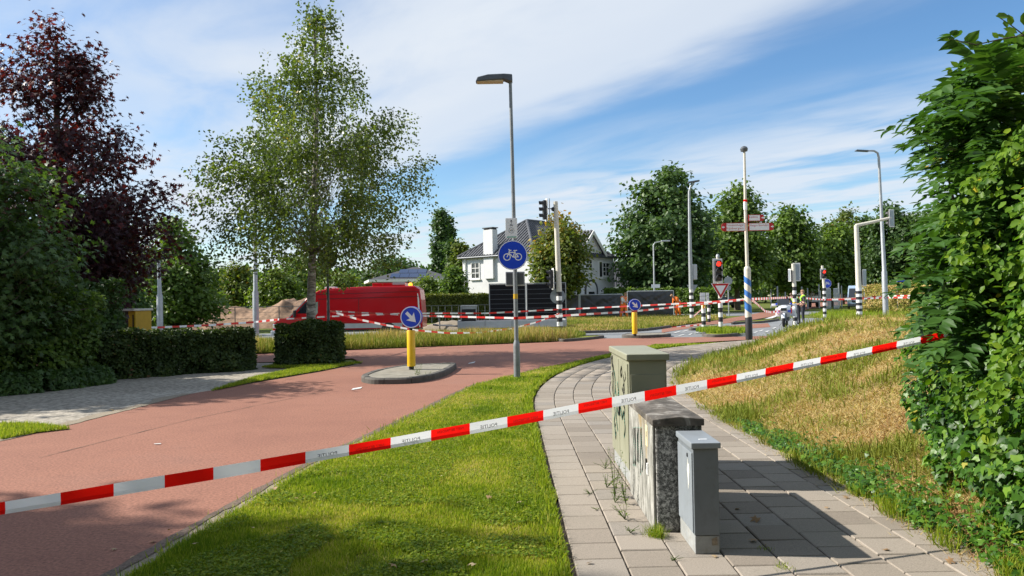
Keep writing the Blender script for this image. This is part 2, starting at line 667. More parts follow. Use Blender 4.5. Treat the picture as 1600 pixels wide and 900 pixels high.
M['red_sign'] = paint('red_sign_face', (0.50, 0.012, 0.015), 0.35, var=0.06, scale=4.0)
M['sign_back'] = paint('sign_back', (0.30, 0.34, 0.37), 0.5, metal=0.3, var=0.12, scale=6.0)
M['green_print'] = paint('green_print', (0.02, 0.33, 0.19), 0.4)
M['black_print'] = paint('black_print', (0.02, 0.02, 0.022), 0.6, var=0.3, scale=30.0)
M['yellow'] = paint('yellow_plastic', (0.78, 0.46, 0.008), 0.4, var=0.06, scale=5.0, dirt=(0.4, 0.26, 0.03), dirt_amt=0.3)
M['yellow_box'] = paint('yellow_paint', (0.60, 0.37, 0.015), 0.5, var=0.1, scale=6.0)
M['blue_stripe'] = paint('blue_stripe_paint', (0.03, 0.16, 0.48), 0.5, var=0.1, scale=8.0, dirt=(0.2, 0.22, 0.3), dirt_amt=0.4)
def film(name, col, trans):
    m_ = paint(name, col, 0.35, var=0.03, scale=10.0)
    nt_ = m_.node_tree
    out_ = [x for x in nt_.nodes if x.type == 'OUTPUT_MATERIAL'][0]
    b_ = [x for x in nt_.nodes if x.type == 'BSDF_PRINCIPLED'][0]
    tr_ = nt_.nodes.new('ShaderNodeBsdfTranslucent')
    tr_.inputs[0].default_value = c4(col)
    mx_ = nt_.nodes.new('ShaderNodeMixShader')
    mx_.inputs[0].default_value = trans
    nt_.links.new(b_.outputs[0], mx_.inputs[1])
    nt_.links.new(tr_.outputs[0], mx_.inputs[2])
    nt_.links.new(mx_.outputs[0], out_.inputs[0])
    return m_


M['tape_red'] = film('tape_red', (0.90, 0.008, 0.005), 0.75)
M['tape_white'] = film('tape_white', (0.90, 0.91, 0.92), 0.6)
M['tape_red_worn'] = film('worn_tape_red', (0.56, 0.035, 0.03), 0.3)  # duller red for the tape further off
M['tape_white_worn'] = film('worn_tape_white', (0.74, 0.74, 0.73), 0.3)  # duller white for the tape further off
M['tape_print_red'] = paint('tape_red_print', (0.33, 0.012, 0.01), 0.4)
M['tile_roof'] = paint('dark_roof_tile', (0.075, 0.078, 0.085), 0.55, var=0.3, scale=2.0)
M['slate'] = paint('slate_roof', (0.065, 0.065, 0.07), 0.7, var=0.15, scale=1.0)
M['brown_brick'] = paint('brown_brick', (0.21, 0.10, 0.07), 0.9, var=0.25, scale=3.0)
M['lampglass'] = paint('lamp_glass', (0.55, 0.42, 0.25), 0.25, var=0.1)
M['skin'] = paint('skin', (0.52, 0.30, 0.22), 0.55, var=0.05)
M['hair'] = paint('hair', (0.10, 0.055, 0.03), 0.6, var=0.2, scale=30.0)
M['hair_fair'] = paint('fair_hair', (0.30, 0.17, 0.08), 0.6, var=0.2, scale=30.0)
M['orange'] = paint('orange_workwear', (1.0, 0.21, 0.015), 0.7, var=0.1, scale=9.0)
M['reflective'] = paint('reflective_strip', (0.70, 0.70, 0.66), 0.4)
M['hivis'] = paint('high_visibility_vest', (0.36, 0.86, 0.02), 0.7, var=0.08, scale=9.0)
M['navy'] = paint('navy_trousers', (0.016, 0.019, 0.030), 0.8, var=0.25, scale=12.0)
M['moto_white'] = paint('motorcycle_white', (0.78, 0.79, 0.80), 0.25, var=0.03, coat=0.5)
M['silver'] = paint('silver_panel', (0.46, 0.48, 0.50), 0.4, metal=0.3, var=0.08, scale=4.0)
M['van_seam'] = paint('van_dark_seam', (0.13, 0.002, 0.004), 0.5)
M['cab_glass'] = paint('sunlit_cab_glass', (0.30, 0.34, 0.28), 0.15, var=0.3, scale=3.0)  # light seen through the window, painted as a pale opaque colour
M['wood'] = paint('grey_timber', (0.20, 0.15, 0.10), 0.85, var=0.3, scale=7.0)
M['tarp'] = paint('dark_tarpaulin', (0.050, 0.052, 0.058), 0.42, var=0.25, scale=3.0)
M['mesh_black'] = paint('privacy_slat', (0.014, 0.014, 0.016), 0.85, var=0.2, spec=0.2)
M['glass_dark'] = glass('dark_glass', (0.02, 0.024, 0.03))
M['glass_grey'] = glass('grey_glass', (0.06, 0.075, 0.085))
M['solar'] = glass('solar_panel', (0.012, 0.022, 0.065), 0.12)
M['chrome'] = paint('chrome', (0.65, 0.66, 0.68), 0.2, metal=0.9)
M['lamp_red_on'] = emit('red_light_on', (1.0, 0.03, 0.015), 1.6)
M['lens_dark'] = paint('dark_lens', (0.03, 0.03, 0.03), 0.3)
M['amber_on'] = emit('amber_beacon_on', (1.0, 0.35, 0.02), 1.4)
M['dry_leaf'] = leafmat('dry_leaf', [(0.0, (0.20, 0.10, 0.045)), (0.5, (0.32, 0.20, 0.10)), (1.0, (0.44, 0.34, 0.20))], 0.8, 0.1)

# brushed white house wall: brick courses under paint
m, nt, b, out = new_mat('painted_brick')
bk = nt.nodes.new('ShaderNodeTexBrick')
tcx = nt.nodes.new('ShaderNodeTexCoord')
nt.links.new(tcx.outputs['UV'], bk.inputs['Vector'])
n = tex_noise(nt, 1.2, 5.0, 0.6)
nt.links.new(ramp(nt, n, [(0.3, (0.60, 0.60, 0.595)), (0.7, (0.68, 0.68, 0.675))]), b.inputs['Base Color'])
b.inputs['Roughness'].default_value = 0.8
bump(nt, b, tex_noise(nt, 9.0, 4.0, stretch=(1, 1, 3)), 0.25, 0.02)
M['white_wall'] = m

# red van paint
M['van_red'] = paint('van_red', (0.50, 0.004, 0.009), 0.30, var=0.05, scale=1.0, coat=0.3, spec=0.3)

# cabinets
m, nt, b, out = new_mat('grey_green_cabinet_paint')
n = tex_noise(nt, 3.0, 6.0, 0.6)
cc = ramp(nt, n, [(0.3, (0.25, 0.25, 0.175)), (0.7, (0.30, 0.30, 0.215))])
st = tex_noise(nt, 7.0, 8.0, 0.7, 0.5, stretch=(1, 1, 0.25))
cc = mixc(nt, mrange(nt, st, 0.55, 0.75, 0.0, 0.5), cc, (0.15, 0.15, 0.10))
nt.links.new(cc, b.inputs['Base Color'])
b.inputs['Roughness'].default_value = 0.5
M['cab_green'] = m

m, nt, b, out = new_mat('weathered_concrete')
n = tex_noise(nt, 48.0, 9.0, 0.78, 0.5)
n2_ = tex_noise(nt, 5.0, 7.0, 0.65, 0.4, stretch=(1, 1, 0.2))
n3 = tex_noise(nt, 2.2, 5.0, 0.6)
cc = ramp(nt, n, [(0.40, (0.04, 0.04, 0.036)), (0.49, (0.14, 0.14, 0.13)), (0.58, (0.46, 0.45, 0.42))])
cc = mixc(nt, mrange(nt, n2_, 0.48, 0.66, 0.0, 0.7), cc, (0.07, 0.07, 0.06))
nt.links.new(cc, b.inputs['Base Color'])
b.inputs['Roughness'].default_value = 0.9
bump(nt, b, n, 0.5, 0.004)
M['cab_concrete'] = m

m, nt, b, out = new_mat('weathered_concrete_side')
n = tex_noise(nt, 16.0, 9.0, 0.75, 0.4, stretch=(1, 1, 0.3))
n2_ = tex_noise(nt, 4.0, 7.0, 0.65, 0.6, stretch=(1, 1, 0.16))
cc = ramp(nt, n, [(0.36, (0.09, 0.088, 0.075)), (0.50, (0.27, 0.262, 0.23)), (0.64, (0.46, 0.45, 0.41))])
cc = mixc(nt, mrange(nt, n2_, 0.52, 0.66, 0.0, 0.8), cc, (0.12, 0.12, 0.10))
n4 = tex_noise(nt, 3.0, 3.0, 0.5, 0.2, stretch=(1, 1, 0.3))
cc = mixc(nt, mrange(nt, n4, 0.60, 0.72, 0.0, 0.6), cc, (0.34, 0.22, 0.06))
nt.links.new(cc, b.inputs['Base Color'])
b.inputs['Roughness'].default_value = 0.9
bump(nt, b, n, 0.5, 0.004)
M['cab_concrete_side'] = m

m, nt, b, out = new_mat('mossy_concrete_lid')
n = tex_noise(nt, 6.0, 8.0, 0.7, 0.5)
cc = ramp(nt, n, [(0.36, (0.05, 0.044, 0.036)), (0.52, (0.11, 0.095, 0.078)), (0.66, (0.32, 0.30, 0.27))])
nt.links.new(cc, b.inputs['Base Color'])
b.inputs['Roughness'].default_value = 0.9
bump(nt, b, n, 0.5, 0.004)
M['cab_lid'] = m
M['cab_grey'] = paint('grey_cabinet_paint', (0.245, 0.272, 0.295), 0.42, var=0.08, scale=4.0, dirt=(0.17, 0.18, 0.18), dirt_amt=0.4, spec=0.25)
M['cab_grey_body'] = paint('grey_cabinet_body_paint', (0.17, 0.19, 0.205), 0.5, var=0.1, scale=4.0, dirt=(0.10, 0.10, 0.10), dirt_amt=0.4, spec=0.2)  # darker than the door: shade of the end face put into the colour
M['cab_plinth'] = paint('cabinet_plinth', (0.30, 0.31, 0.30), 0.8, var=0.15, scale=9.0, dirt=(0.2, 0.17, 0.12), dirt_amt=0.6)
M['graffiti_black'] = paint('black_spray', (0.035, 0.035, 0.04), 0.6, var=0.3, scale=30.0)
M['graffiti_green'] = paint('green_spray', (0.10, 0.30, 0.22), 0.6, var=0.3, scale=30.0)
M['sticker_yellow'] = paint('faded_yellow_sticker', (0.66, 0.58, 0.36), 0.6, var=0.1, scale=20.0)
M['peeled'] = paint('peeled_sticker', (0.55, 0.55, 0.50), 0.7, var=0.2, scale=30.0)

# bark
m, nt, b, out = new_mat('bark')
n = tex_noise(nt, 7.0, 7.0, 0.7, 0.5, stretch=(2, 2, 0.4))
nt.links.new(ramp(nt, n, [(0.35, (0.045, 0.035, 0.025)), (0.65, (0.13, 0.105, 0.08))]), b.inputs['Base Color'])
b.inputs['Roughness'].default_value = 0.95
bump(nt, b, n, 0.7, 0.02)
M['bark'] = m
m, nt, b, out = new_mat('birch_bark')
n = tex_noise(nt, 5.0, 7.0, 0.7, 0.8, stretch=(0.6, 0.6, 2.2))
nt.links.new(ramp(nt, n, [(0.40, (0.06, 0.05, 0.04)), (0.52, (0.30, 0.27, 0.22)), (0.66, (0.55, 0.52, 0.46))]), b.inputs['Base Color'])
b.inputs['Roughness'].default_value = 0.85
M['birch_bark'] = m

M['lf_birch'] = leafmat('birch_leaf', [(0.0, (0.055, 0.088, 0.016)), (0.6, (0.125, 0.175, 0.032)), (0.93, (0.21, 0.25, 0.05)), (1.0, (0.34, 0.24, 0.03))], 0.4, 0.34, 0.5)
M['lf_maple'] = leafmat('copper_maple_leaf', [(0.0, (0.032, 0.015, 0.022)), (0.6, (0.054, 0.022, 0.027)), (0.9, (0.12, 0.036, 0.026)), (1.0, (0.22, 0.06, 0.025))], 0.5, 0.25, 0.3, (2.2, 0.6, 0.4))
M['lf_dark'] = leafmat('dark_green_leaf', [(0.0, (0.038, 0.076, 0.022)), (0.6, (0.070, 0.130, 0.034)), (1.0, (0.13, 0.205, 0.046))], 0.5, 0.3, 0.35)
M['lf_green'] = leafmat('green_leaf', [(0.0, (0.058, 0.105, 0.020)), (0.6, (0.11, 0.180, 0.030)), (1.0, (0.19, 0.27, 0.045))], 0.5, 0.33, 0.35)
M['lf_light'] = leafmat('light_green_leaf', [(0.0, (0.08, 0.13, 0.022)), (0.6, (0.14, 0.20, 0.03)), (1.0, (0.24, 0.26, 0.045))], 0.5, 0.36, 0.35)
M['lf_autumn'] = leafmat('turning_leaf', [(0.0, (0.07, 0.11, 0.022)), (0.6, (0.13, 0.165, 0.028)), (0.85, (0.24, 0.21, 0.03)), (1.0, (0.44, 0.24, 0.025))], 0.5, 0.33, 0.3)
M['lf_hedge'] = leafmat('hedge_leaf', [(0.0, (0.030, 0.052, 0.014)), (0.6, (0.058, 0.092, 0.022)), (0.95, (0.11, 0.14, 0.03)), (1.0, (0.15, 0.08, 0.03))], 0.5, 0.28, 0.3)
M['lf_clipped'] = leafmat('clipped_hedge_leaf', [(0.0, (0.08, 0.10, 0.022)), (0.6, (0.15, 0.17, 0.033)), (1.0, (0.24, 0.22, 0.05))], 0.5, 0.3, 0.3)
M['lf_ivy'] = leafmat('ivy_leaf', [(0.0, (0.020, 0.062, 0.008)), (0.6, (0.055, 0.140, 0.012)), (0.93, (0.15, 0.27, 0.026)), (1.0, (0.36, 0.33, 0.06))], 0.40, 0.28, 0.28)
M['lf_pinnate'] = leafmat('pinnate_leaf', [(0.0, (0.030, 0.080, 0.016)), (0.6, (0.058, 0.13, 0.024)), (0.94, (0.11, 0.20, 0.035)), (1.0, (0.46, 0.26, 0.03))], 0.45, 0.3, 0.25)
M['lf_hornbeam'] = leafmat('yellow_green_leaf', [(0.0, (0.048, 0.12, 0.009)), (0.6, (0.125, 0.225, 0.014)), (0.95, (0.25, 0.335, 0.024)), (1.0, (0.50, 0.40, 0.04))], 0.45, 0.38, 0.25)
M['lf_grass'] = leafmat('grass_blade', [(0.0, (0.10, 0.175, 0.012)), (0.5, (0.265, 0.325, 0.026)), (0.8, (0.41, 0.405, 0.065)), (1.0, (0.54, 0.43, 0.18))], 0.55, 0.42, 0.2, (1.3, 1.4, 0.6))
M['lf_straw'] = leafmat('dry_grass_blade', [(0.0, (0.14, 0.20, 0.022)), (0.35, (0.27, 0.29, 0.05)), (0.55, (0.46, 0.36, 0.14)), (0.85, (0.60, 0.46, 0.21)), (1.0, (0.34, 0.19, 0.09))], 0.7, 0.34, 0.2, (1.2, 1.1, 0.7))
M['lf_weed'] = leafmat('weed_leaf', [(0.0, (0.07, 0.12, 0.02)), (1.0, (0.18, 0.24, 0.04))], 0.5, 0.33, 0.3)
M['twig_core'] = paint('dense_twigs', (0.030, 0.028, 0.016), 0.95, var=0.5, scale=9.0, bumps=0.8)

# ================================================================ THE GROUND AND THE ROADS
def nz(x, y, z=0.0, s=1.0):
    return noise.noise(Vector((x * s, y * s, z)))


def jitter_outline(pts, step, amp, seed=0.0):
    out = []
    n = len(pts)
    for i in range(n):
        a, b_ = Vector(pts[i][:2]), Vector(pts[(i + 1) % n][:2])
        L = (b_ - a).length
        k = max(1, int(L / step))
        k = min(k, 220)
        d = (b_ - a).normalized() if L > 1e-6 else Vector((1, 0))
        nn = Vector((-d.y, d.x))
        for j in range(k):
            p = a + (b_ - a) * (j / k)
            p = p + nn * amp * (nz(p.x, p.y, seed, 2.3) + 0.6 * nz(p.x, p.y, seed + 5, 9.0))
            out.append((p.x, p.y))
    return out


def sheet(name, pts, z, mat, kind='structure', jit=0.0, step=0.2, label=None, parent=None):
    o2 = jitter_outline(pts, step, jit, hash(name) % 17) if jit else [(p[0], p[1]) for p in pts]
    me = bpy.data.meshes.new(name)
    me.from_pydata([(x, y, z) for x, y in o2], [], [tuple(range(len(o2)))])
    bm = bmesh.new()
    bm.from_mesh(me)
    bmesh.ops.triangulate(bm, faces=bm.faces, ngon_method='EAR_CLIP')
    bmesh.ops.recalc_face_normals(bm, faces=bm.faces)
    for f in bm.faces:
        if f.normal.z < 0:
            f.normal_flip()
    bm.to_mesh(me)
    bm.free()
    o = link(name, me, parent, mat)
    if kind and not parent:
        o['kind'] = kind
    if label:
        o['label'] = label
    return o


def g2(*pp):
    return [tuple(G(x, y)[:2]) for x, y in pp]


# ground sheet out to the horizon
me = bpy.data.meshes.new('ground')
S_ = 1400
me.from_pydata([(-S_, -60, -0.035), (S_, -60, -0.035), (S_, S_, -0.035), (-S_, S_, -0.035)], [], [(0, 1, 2, 3)])
tag(link('ground', me, None, M['meadow']), 'rough grassy ground reaching to the horizon', kind='structure')

# red asphalt street: comes from the lower left, bends into the cross street
ROAD_R = [(-2.55, -6.0), (-2.5, 2.0)] + g2((170, 900), (380, 780), (500, 715), (620, 660), (700, 620), (740, 602), (850, 575), (960, 551), (1019, 539), (1141, 532), (1251, 527.5)) + [(24.0, 29.2)]
ROAD_FAR = [(24.0, 30.6)] + g2((1251, 523.5), (1160, 526), (1047, 527), (935, 529), (860, 534.7), (700, 541), (530, 548)) + [(-12.0, 22.8), (-34.0, 16.0)]
ROAD_LEFT = [(-34.0, 12.0), (-12.0, 19.3), (-6.0, 21.4)] + g2((552, 560), (566, 568), (500, 581), (400, 598), (300, 615), (80, 672), (0, 690)) + [(-6.5, 5.0), (-6.7, -6.0)]
tag(sheet('red_road', ROAD_R + ROAD_FAR + ROAD_LEFT, 0.0, M['red_asphalt'], jit=0.03, step=0.25), 'red asphalt road bending from the lower left to the junction', kind='structure')

# old paved forecourt on the left, in the shade of the trees
tag(sheet('forecourt', [(-3.6, 19.9), (-6.0, 21.0), (-13, 21.0), (-26, 16), (-26, 4), (-6.2, 4), (-5.9, 9.0), (-5.5, 13.9), (-5.0, 16.0)], -0.012, M['old_paving'], jit=0.05), 'worn grey paving beside the red road', kind='structure')

# sandy shoulder and crumbling asphalt edge along the lawn
def ribbon(name, line, off0, off1, z, mat, step=0.12, amp0=0.03, amp1=0.06, label=None, seed=0):
    pts = []
    for a, b_ in zip(line[:-1], line[1:]):
        a, b_ = Vector(a), Vector(b_)
        k = max(1, int((b_ - a).length / step))
        for j in range(k):
            pts.append(a + (b_ - a) * j / k)
    pts.append(Vector(line[-1]))
    vs, fs = [], []
    for i, p in enumerate(pts):
        d = (pts[min(i + 1, len(pts) - 1)] - pts[max(i - 1, 0)]).normalized()
        nn = Vector((d.y, -d.x))
        a = p + nn * (off0 + amp0 * (nz(p.x, p.y, seed, 4.0) + nz(p.x, p.y, seed + 3, 13.0)))
        b_ = p + nn * (off1 + amp1 * (nz(p.x, p.y, seed + 9, 2.0) + nz(p.x, p.y, seed + 12, 7.0)))
        vs += [(a.x, a.y, z), (b_.x, b_.y, z)]
    fs = [(2 * i, 2 * i + 1, 2 * i + 3, 2 * i + 2) for i in range(len(pts) - 1)]
    me = bpy.data.meshes.new(name)
    me.from_pydata(vs, [], fs)
    o = link(name, me, None, mat)
    return tag(o, label, kind='structure')


edge_line = [Vector(p) for p in ROAD_R[:9]]
ribbon('shoulder', edge_line, 0.02, 0.24, 0.008, M['sand'], amp0=0.02, amp1=0.10, label='sandy shoulder along the edge of the red road')
ribbon('asphalt_crack', edge_line, -0.035, 0.045, 0.013, M['crumb'], amp0=0.02, amp1=0.03, label='dark crumbling edge of the red asphalt', seed=4)
left_line = [Vector(p) for p in ROAD_LEFT[7:]]
ribbon('shoulder', left_line, 0.0, 0.22, 0.006, M['sand'], amp0=0.03, amp1=0.12, label='sandy strip between the red road and the forecourt', seed=8)

# ---- concrete tile footpath: straight, then an arc of 20 m radius to the right
PX0, PY0, PR = 0.30, 11.0, 20.0
TW = 0.3045
NCOL = 8


def path_point(off, s):
    """point of the path: off = distance right of its left edge, s = length along that line; returns x, y, heading"""
    if s < PY0:
        return PX0 + off + (PY0 - s) * 0.006, s, 0.0
    r = PR - off
    th = (s - PY0) / r
    if th > 0.92:
        ex = (s - PY0) - 0.92 * r
        return PX0 + PR - r * math.cos(0.92) + ex * math.sin(0.92), PY0 + r * math.sin(0.92) + ex * math.cos(0.92), 0.92
    return PX0 + PR - r * math.cos(th), PY0 + r * math.sin(th), th


tilebase = empty('footpath', (0, 0, 0))
tag(tilebase, 'footpath of square concrete tiles curving to the right', kind='structure')
base_l = [path_point(-0.02, s)[:2] for s in np.arange(-2, 40, 0.8)]
base_r = [path_point(NCOL * TW + 0.1, s)[:2] for s in np.arange(-2, 38, 0.8)]
sheet('sand_bed', base_l + base_r[::-1], 0.004, M['crumb'], kind=None, parent=tilebase)

tiles = []
for c in range(NCOL):
    s = -1.0 + (0.5 * TW if c % 2 else 0.0)
    while s < 34:
        x, y, th = path_point((c + 0.5) * TW, s)
        tiles.append((x, y, th, c))
        s += TW
tiles.sort(key=lambda t: (0 if t[1] > 3.4 else 1, t[1]))
hw = (TW - 0.009) / 2
bv = 0.006
tile_v = []
for (q, z) in ((hw, -0.03), (hw, -bv), (hw - bv, 0.0)):
    tile_v += [(-q, -q, z), (q, -q, z), (q, q, z), (-q, q, z)]
tile_f = [(8, 9, 10, 11)]
for k in range(2):
    for i in range(4):
        tile_f.append((k * 4 + i, k * 4 + (i + 1) % 4, k * 4 + 4 + (i + 1) % 4, k * 4 + 4 + i))
tile_me = bpy.data.meshes.new('paving_tile')
tile_me.from_pydata(tile_v, [], tile_f)
tile_me.materials.append(M['tile'])
restV, restF, restA = [], [], []
for i, (x, y, th, c) in enumerate(tiles):
    zt = 0.034 + random.uniform(-0.002, 0.002)
    mt = Matrix.Translation((x, y, zt)) @ Matrix.Rotation(-th + random.uniform(-0.006, 0.006), 4, 'Z') @ Matrix.Rotation(random.uniform(-0.008, 0.008), 4, 'X') @ Matrix.Rotation(random.uniform(-0.008, 0.008), 4, 'Y')
    if i < 300 and y > 3.4:
        o = bpy.data.objects.new('paving_tile', tile_me)
        COL.objects.link(o)
        o.parent = tilebase
        o.matrix_local = mt
    else:
        b0 = len(restV)
        restV += [tuple(mt @ Vector(v)) for v in tile_v]
        restF += [tuple(j + b0 for j in f) for f in tile_f]
        restA += [random.random()] * len(tile_v)
o = link('paving_tiles', np_mesh('paving_tiles', np.array(restV), np.array(restF), M['tile'], np.array(restA)), tilebase)
o['kind'] = 'stuff'

# ---- lawn verge between road and path
def pip(px, py, poly):
    poly = np.asarray(poly)
    x1, y1 = poly[:, 0], poly[:, 1]
    x2, y2 = np.roll(x1, -1), np.roll(y1, -1)
    ins = np.zeros(len(px), dtype=bool)
    for a, b_, c, d in zip(x1, y1, x2, y2):
        cond = ((b_ > py) != (d > py))
        xi = (c - a) * (py - b_) / (d - b_ + 1e-12) + a
        ins ^= cond & (px < xi)
    return ins


lawn_left = [(p[0] + 0.19, p[1]) for p in ROAD_R[:8]] + [(ROAD_R[8][0] + 0.1, ROAD_R[8][1] - 0.12), (ROAD_R[9][0] + 0.1, ROAD_R[9][1] - 0.15), (ROAD_R[10][0] + 0.1, ROAD_R[10][1] - 0.15), (6.6, 25.7)]
lawn_right = [path_point(-0.03, s)[:2] for s in np.arange(-6, 28.2, 0.6)]
LAWN = lawn_left + [p for p in lawn_right[::-1]]
tag(sheet('lawn', LAWN, 0.03, M['turf'], jit=0.09, step=0.12), 'mown grass verge between the red road and the footpath', kind='structure')
STRIP1 = g2((0, 688), (0, 664), (60, 665), (110, 671), (60, 677))
STRIP2 = g2((330, 612), (400, 590), (470, 576), (520, 558), (556, 562), (566, 567), (500, 580), (400, 597))
STRIP2 = STRIP2[:3] + [(-6.3, 19.2), (-5.9, 20.6), (-5.0, 20.6), (-4.3, 20.0)] + STRIP2[5:]
tag(sheet('grass_strip', STRIP1, 0.012, M['turf'], jit=0.05), 'scrap of grass at the left edge of the road', kind='structure')
tag(sheet('grass_strip', STRIP2, 0.014, M['turf'], jit=0.05), 'narrow grass strip in front of the clipped hedge', kind='structure')


# ---- the bank on the right
def path_right(y):
    y = max(y, 0.0)
    if y < PY0:
        return PX0 + 2.36
    r = PR - 2.36
    t = min((y - PY0) / r, 0.99)
    if t > math.sin(0.92):
        return PX0 + PR - r * math.cos(0.92) + (y - PY0 - r * math.sin(0.92)) * math.tan(0.92)
    return PX0 + PR - r * math.sqrt(1 - t * t)


def bank_z(x, y):
    e = x - path_right(y)
    z = 1.0 * smooth01(e / 3.6) + 0.35 * smooth01((e - 3.0) / 6.0)
    fade = 1.0 - smooth01((y - 15.0) / 11.5)
    z = z * fade + 0.05 * smooth01(e / 0.7)
    z += 0.07 * smooth01(e / 1.2) * (nz(x, y, 1, 0.7) + 0.5 * nz(x, y, 2, 2.1)) * (0.4 + 0.6 * fade)
    return z + 0.005 - 0.05 * smooth01(-e / 0.2)


bx, by = [], []
ys = np.concatenate([np.arange(0.0, 12, 0.2), np.arange(12, 29.01, 0.35)])
es = np.concatenate([np.arange(-0.12, 3, 0.15), np.arange(3, 8, 0.35), np.arange(8, 34.1, 2.0)])
V, Fq = [], []
for y in ys:
    pr = path_right(y)
    for e in es:
        ee = e + (0.10 * nz(y, 3.3, 0, 1.7) + 0.05 * nz(y, 8.8, 0, 5.0) if e < 0.1 else 0)
        V.append((pr + ee, y, bank_z(pr + ee, y)))
ne = len(es)
for i in range(len(ys) - 1):
    for j in range(ne - 1):
        Fq.append((i * ne + j, i * ne + j + 1, (i + 1) * ne + j + 1, (i + 1) * ne + j))
# far rim drops to the street
last = (len(ys) - 1) * ne
b0 = len(V)
for j in range(ne):
    v = V[last + j]
    V.append((v[0], v[1] + 0.15, -0.04))
for j in range(ne - 1):
    Fq.append((last + j, last + j + 1, b0 + j + 1, b0 + j))
tag(link('bank', np_mesh('bank', np.array(V), np.array(Fq), M['bank_soil'], smooth=True)), 'grassy bank rising to the right of the footpath', kind='structure')

# ---- junction beyond: grey carriageway, red cycle crossing, far road
tag(sheet('carriageway', g2((880, 528), (900, 520), (1000, 516), (1050, 511), (1110, 506.5), (1190, 502), (1260, 497)) + [(40, 40), (40, 30.4)] + [(11, 30.2), (6.2, 30.25), (3.2, 30.2)], -0.006, M['grey_asphalt']), 'grey asphalt carriageway at the junction', kind='structure')
tag(sheet('cycle_crossing', g2((1034, 520), (1079, 512.5), (1132, 505.5), (1180, 499), (1232, 490), (1268, 482), (1345, 472), (1345, 468.5), (1290, 471.5), (1250, 475.5), (1212, 484), (1165, 493), (1128, 499), (1075, 508), (1034, 514.5)), 0.004, M['red_asphalt']), 'red cycle path running away across the junction', kind='structure')
tag(sheet('crossing_patch', g2((1124, 516.5), (1128, 509.5), (1200, 505), (1204, 511)), 0.002, M['red_asphalt']), 'red patch of the cycle crossing by the island', kind='structure')
tag(sheet('side_road', [(7, 62), (60, 62), (140, 70), (140, 82), (60, 74), (4, 72)], -0.02, M['grey_asphalt']), 'grey road beyond the junction', kind='structure')
tag(sheet('main_road', [(-90, 26), (-20, 33.2), (-4, 35.2), (3, 36), (8, 37.6), (11, 40), (13.5, 43), (10, 45), (-5, 43), (-22, 41), (-90, 36)], -0.026, M['grey_asphalt']), 'grey road where the red van is parked', kind='structure')


def mark(pts, label):
    tag(sheet('road_marking', g2(*pts), 0.0085, M['white_line']), label, kind='structure')


mark([(551, 607.5), (566, 605), (564, 607.5), (549, 610)], 'short white dash left of the traffic island')
mark([(733, 567.5), (743, 565), (741, 567.5), (731, 569)], 'short white dash behind the traffic island')
mark([(240, 694.2), (251, 693.6), (252, 694.6), (242, 695)], 'worn white fleck on the red road')
mark([(1185, 501.5), (1211, 493), (1214, 494.5), (1192, 502.5)], 'white wedge marking on the red cycle path')
for i, (a, b_, c, d) in enumerate(((1052, 520.3, 1062, 518.0), (1066, 517.9, 1074, 516.3), (1084, 521, 1091, 519.2), (1059, 525, 1069, 522.6), (1075, 523.3, 1081, 521.4), (1147, 517.3, 1156, 515.2), (1166, 522, 1174, 519.6), (1176, 520.5, 1183, 518.3), (1186, 517.4, 1192, 515.6), (1206, 513.6, 1212, 511.6), (1195, 519, 1201, 517))):
    o = sheet('road_marking', g2((a, b_), (a + 3.2, b_), (c + 1.8, d), (c - 1.2, d)), 0.009, M['white_line'])
    o['kind'] = 'structure'


ribbon('road_seam', [Vector(g2(q)[0]) for q in ((535, 557), (640, 551), (720, 543), (800, 538.5))], -0.012, 0.012, 0.004, M['crumb'], amp0=0.006, amp1=0.006, label='thin dark seam across the red street', seed=21)
ribbon('road_seam', [Vector(g2(q)[0]) for q in ((60, 716), (300, 655), (520, 609))], -0.006, 0.006, 0.004, M['crumb'], amp0=0.012, amp1=0.012, label='fine crack running along the red road', seed=25)

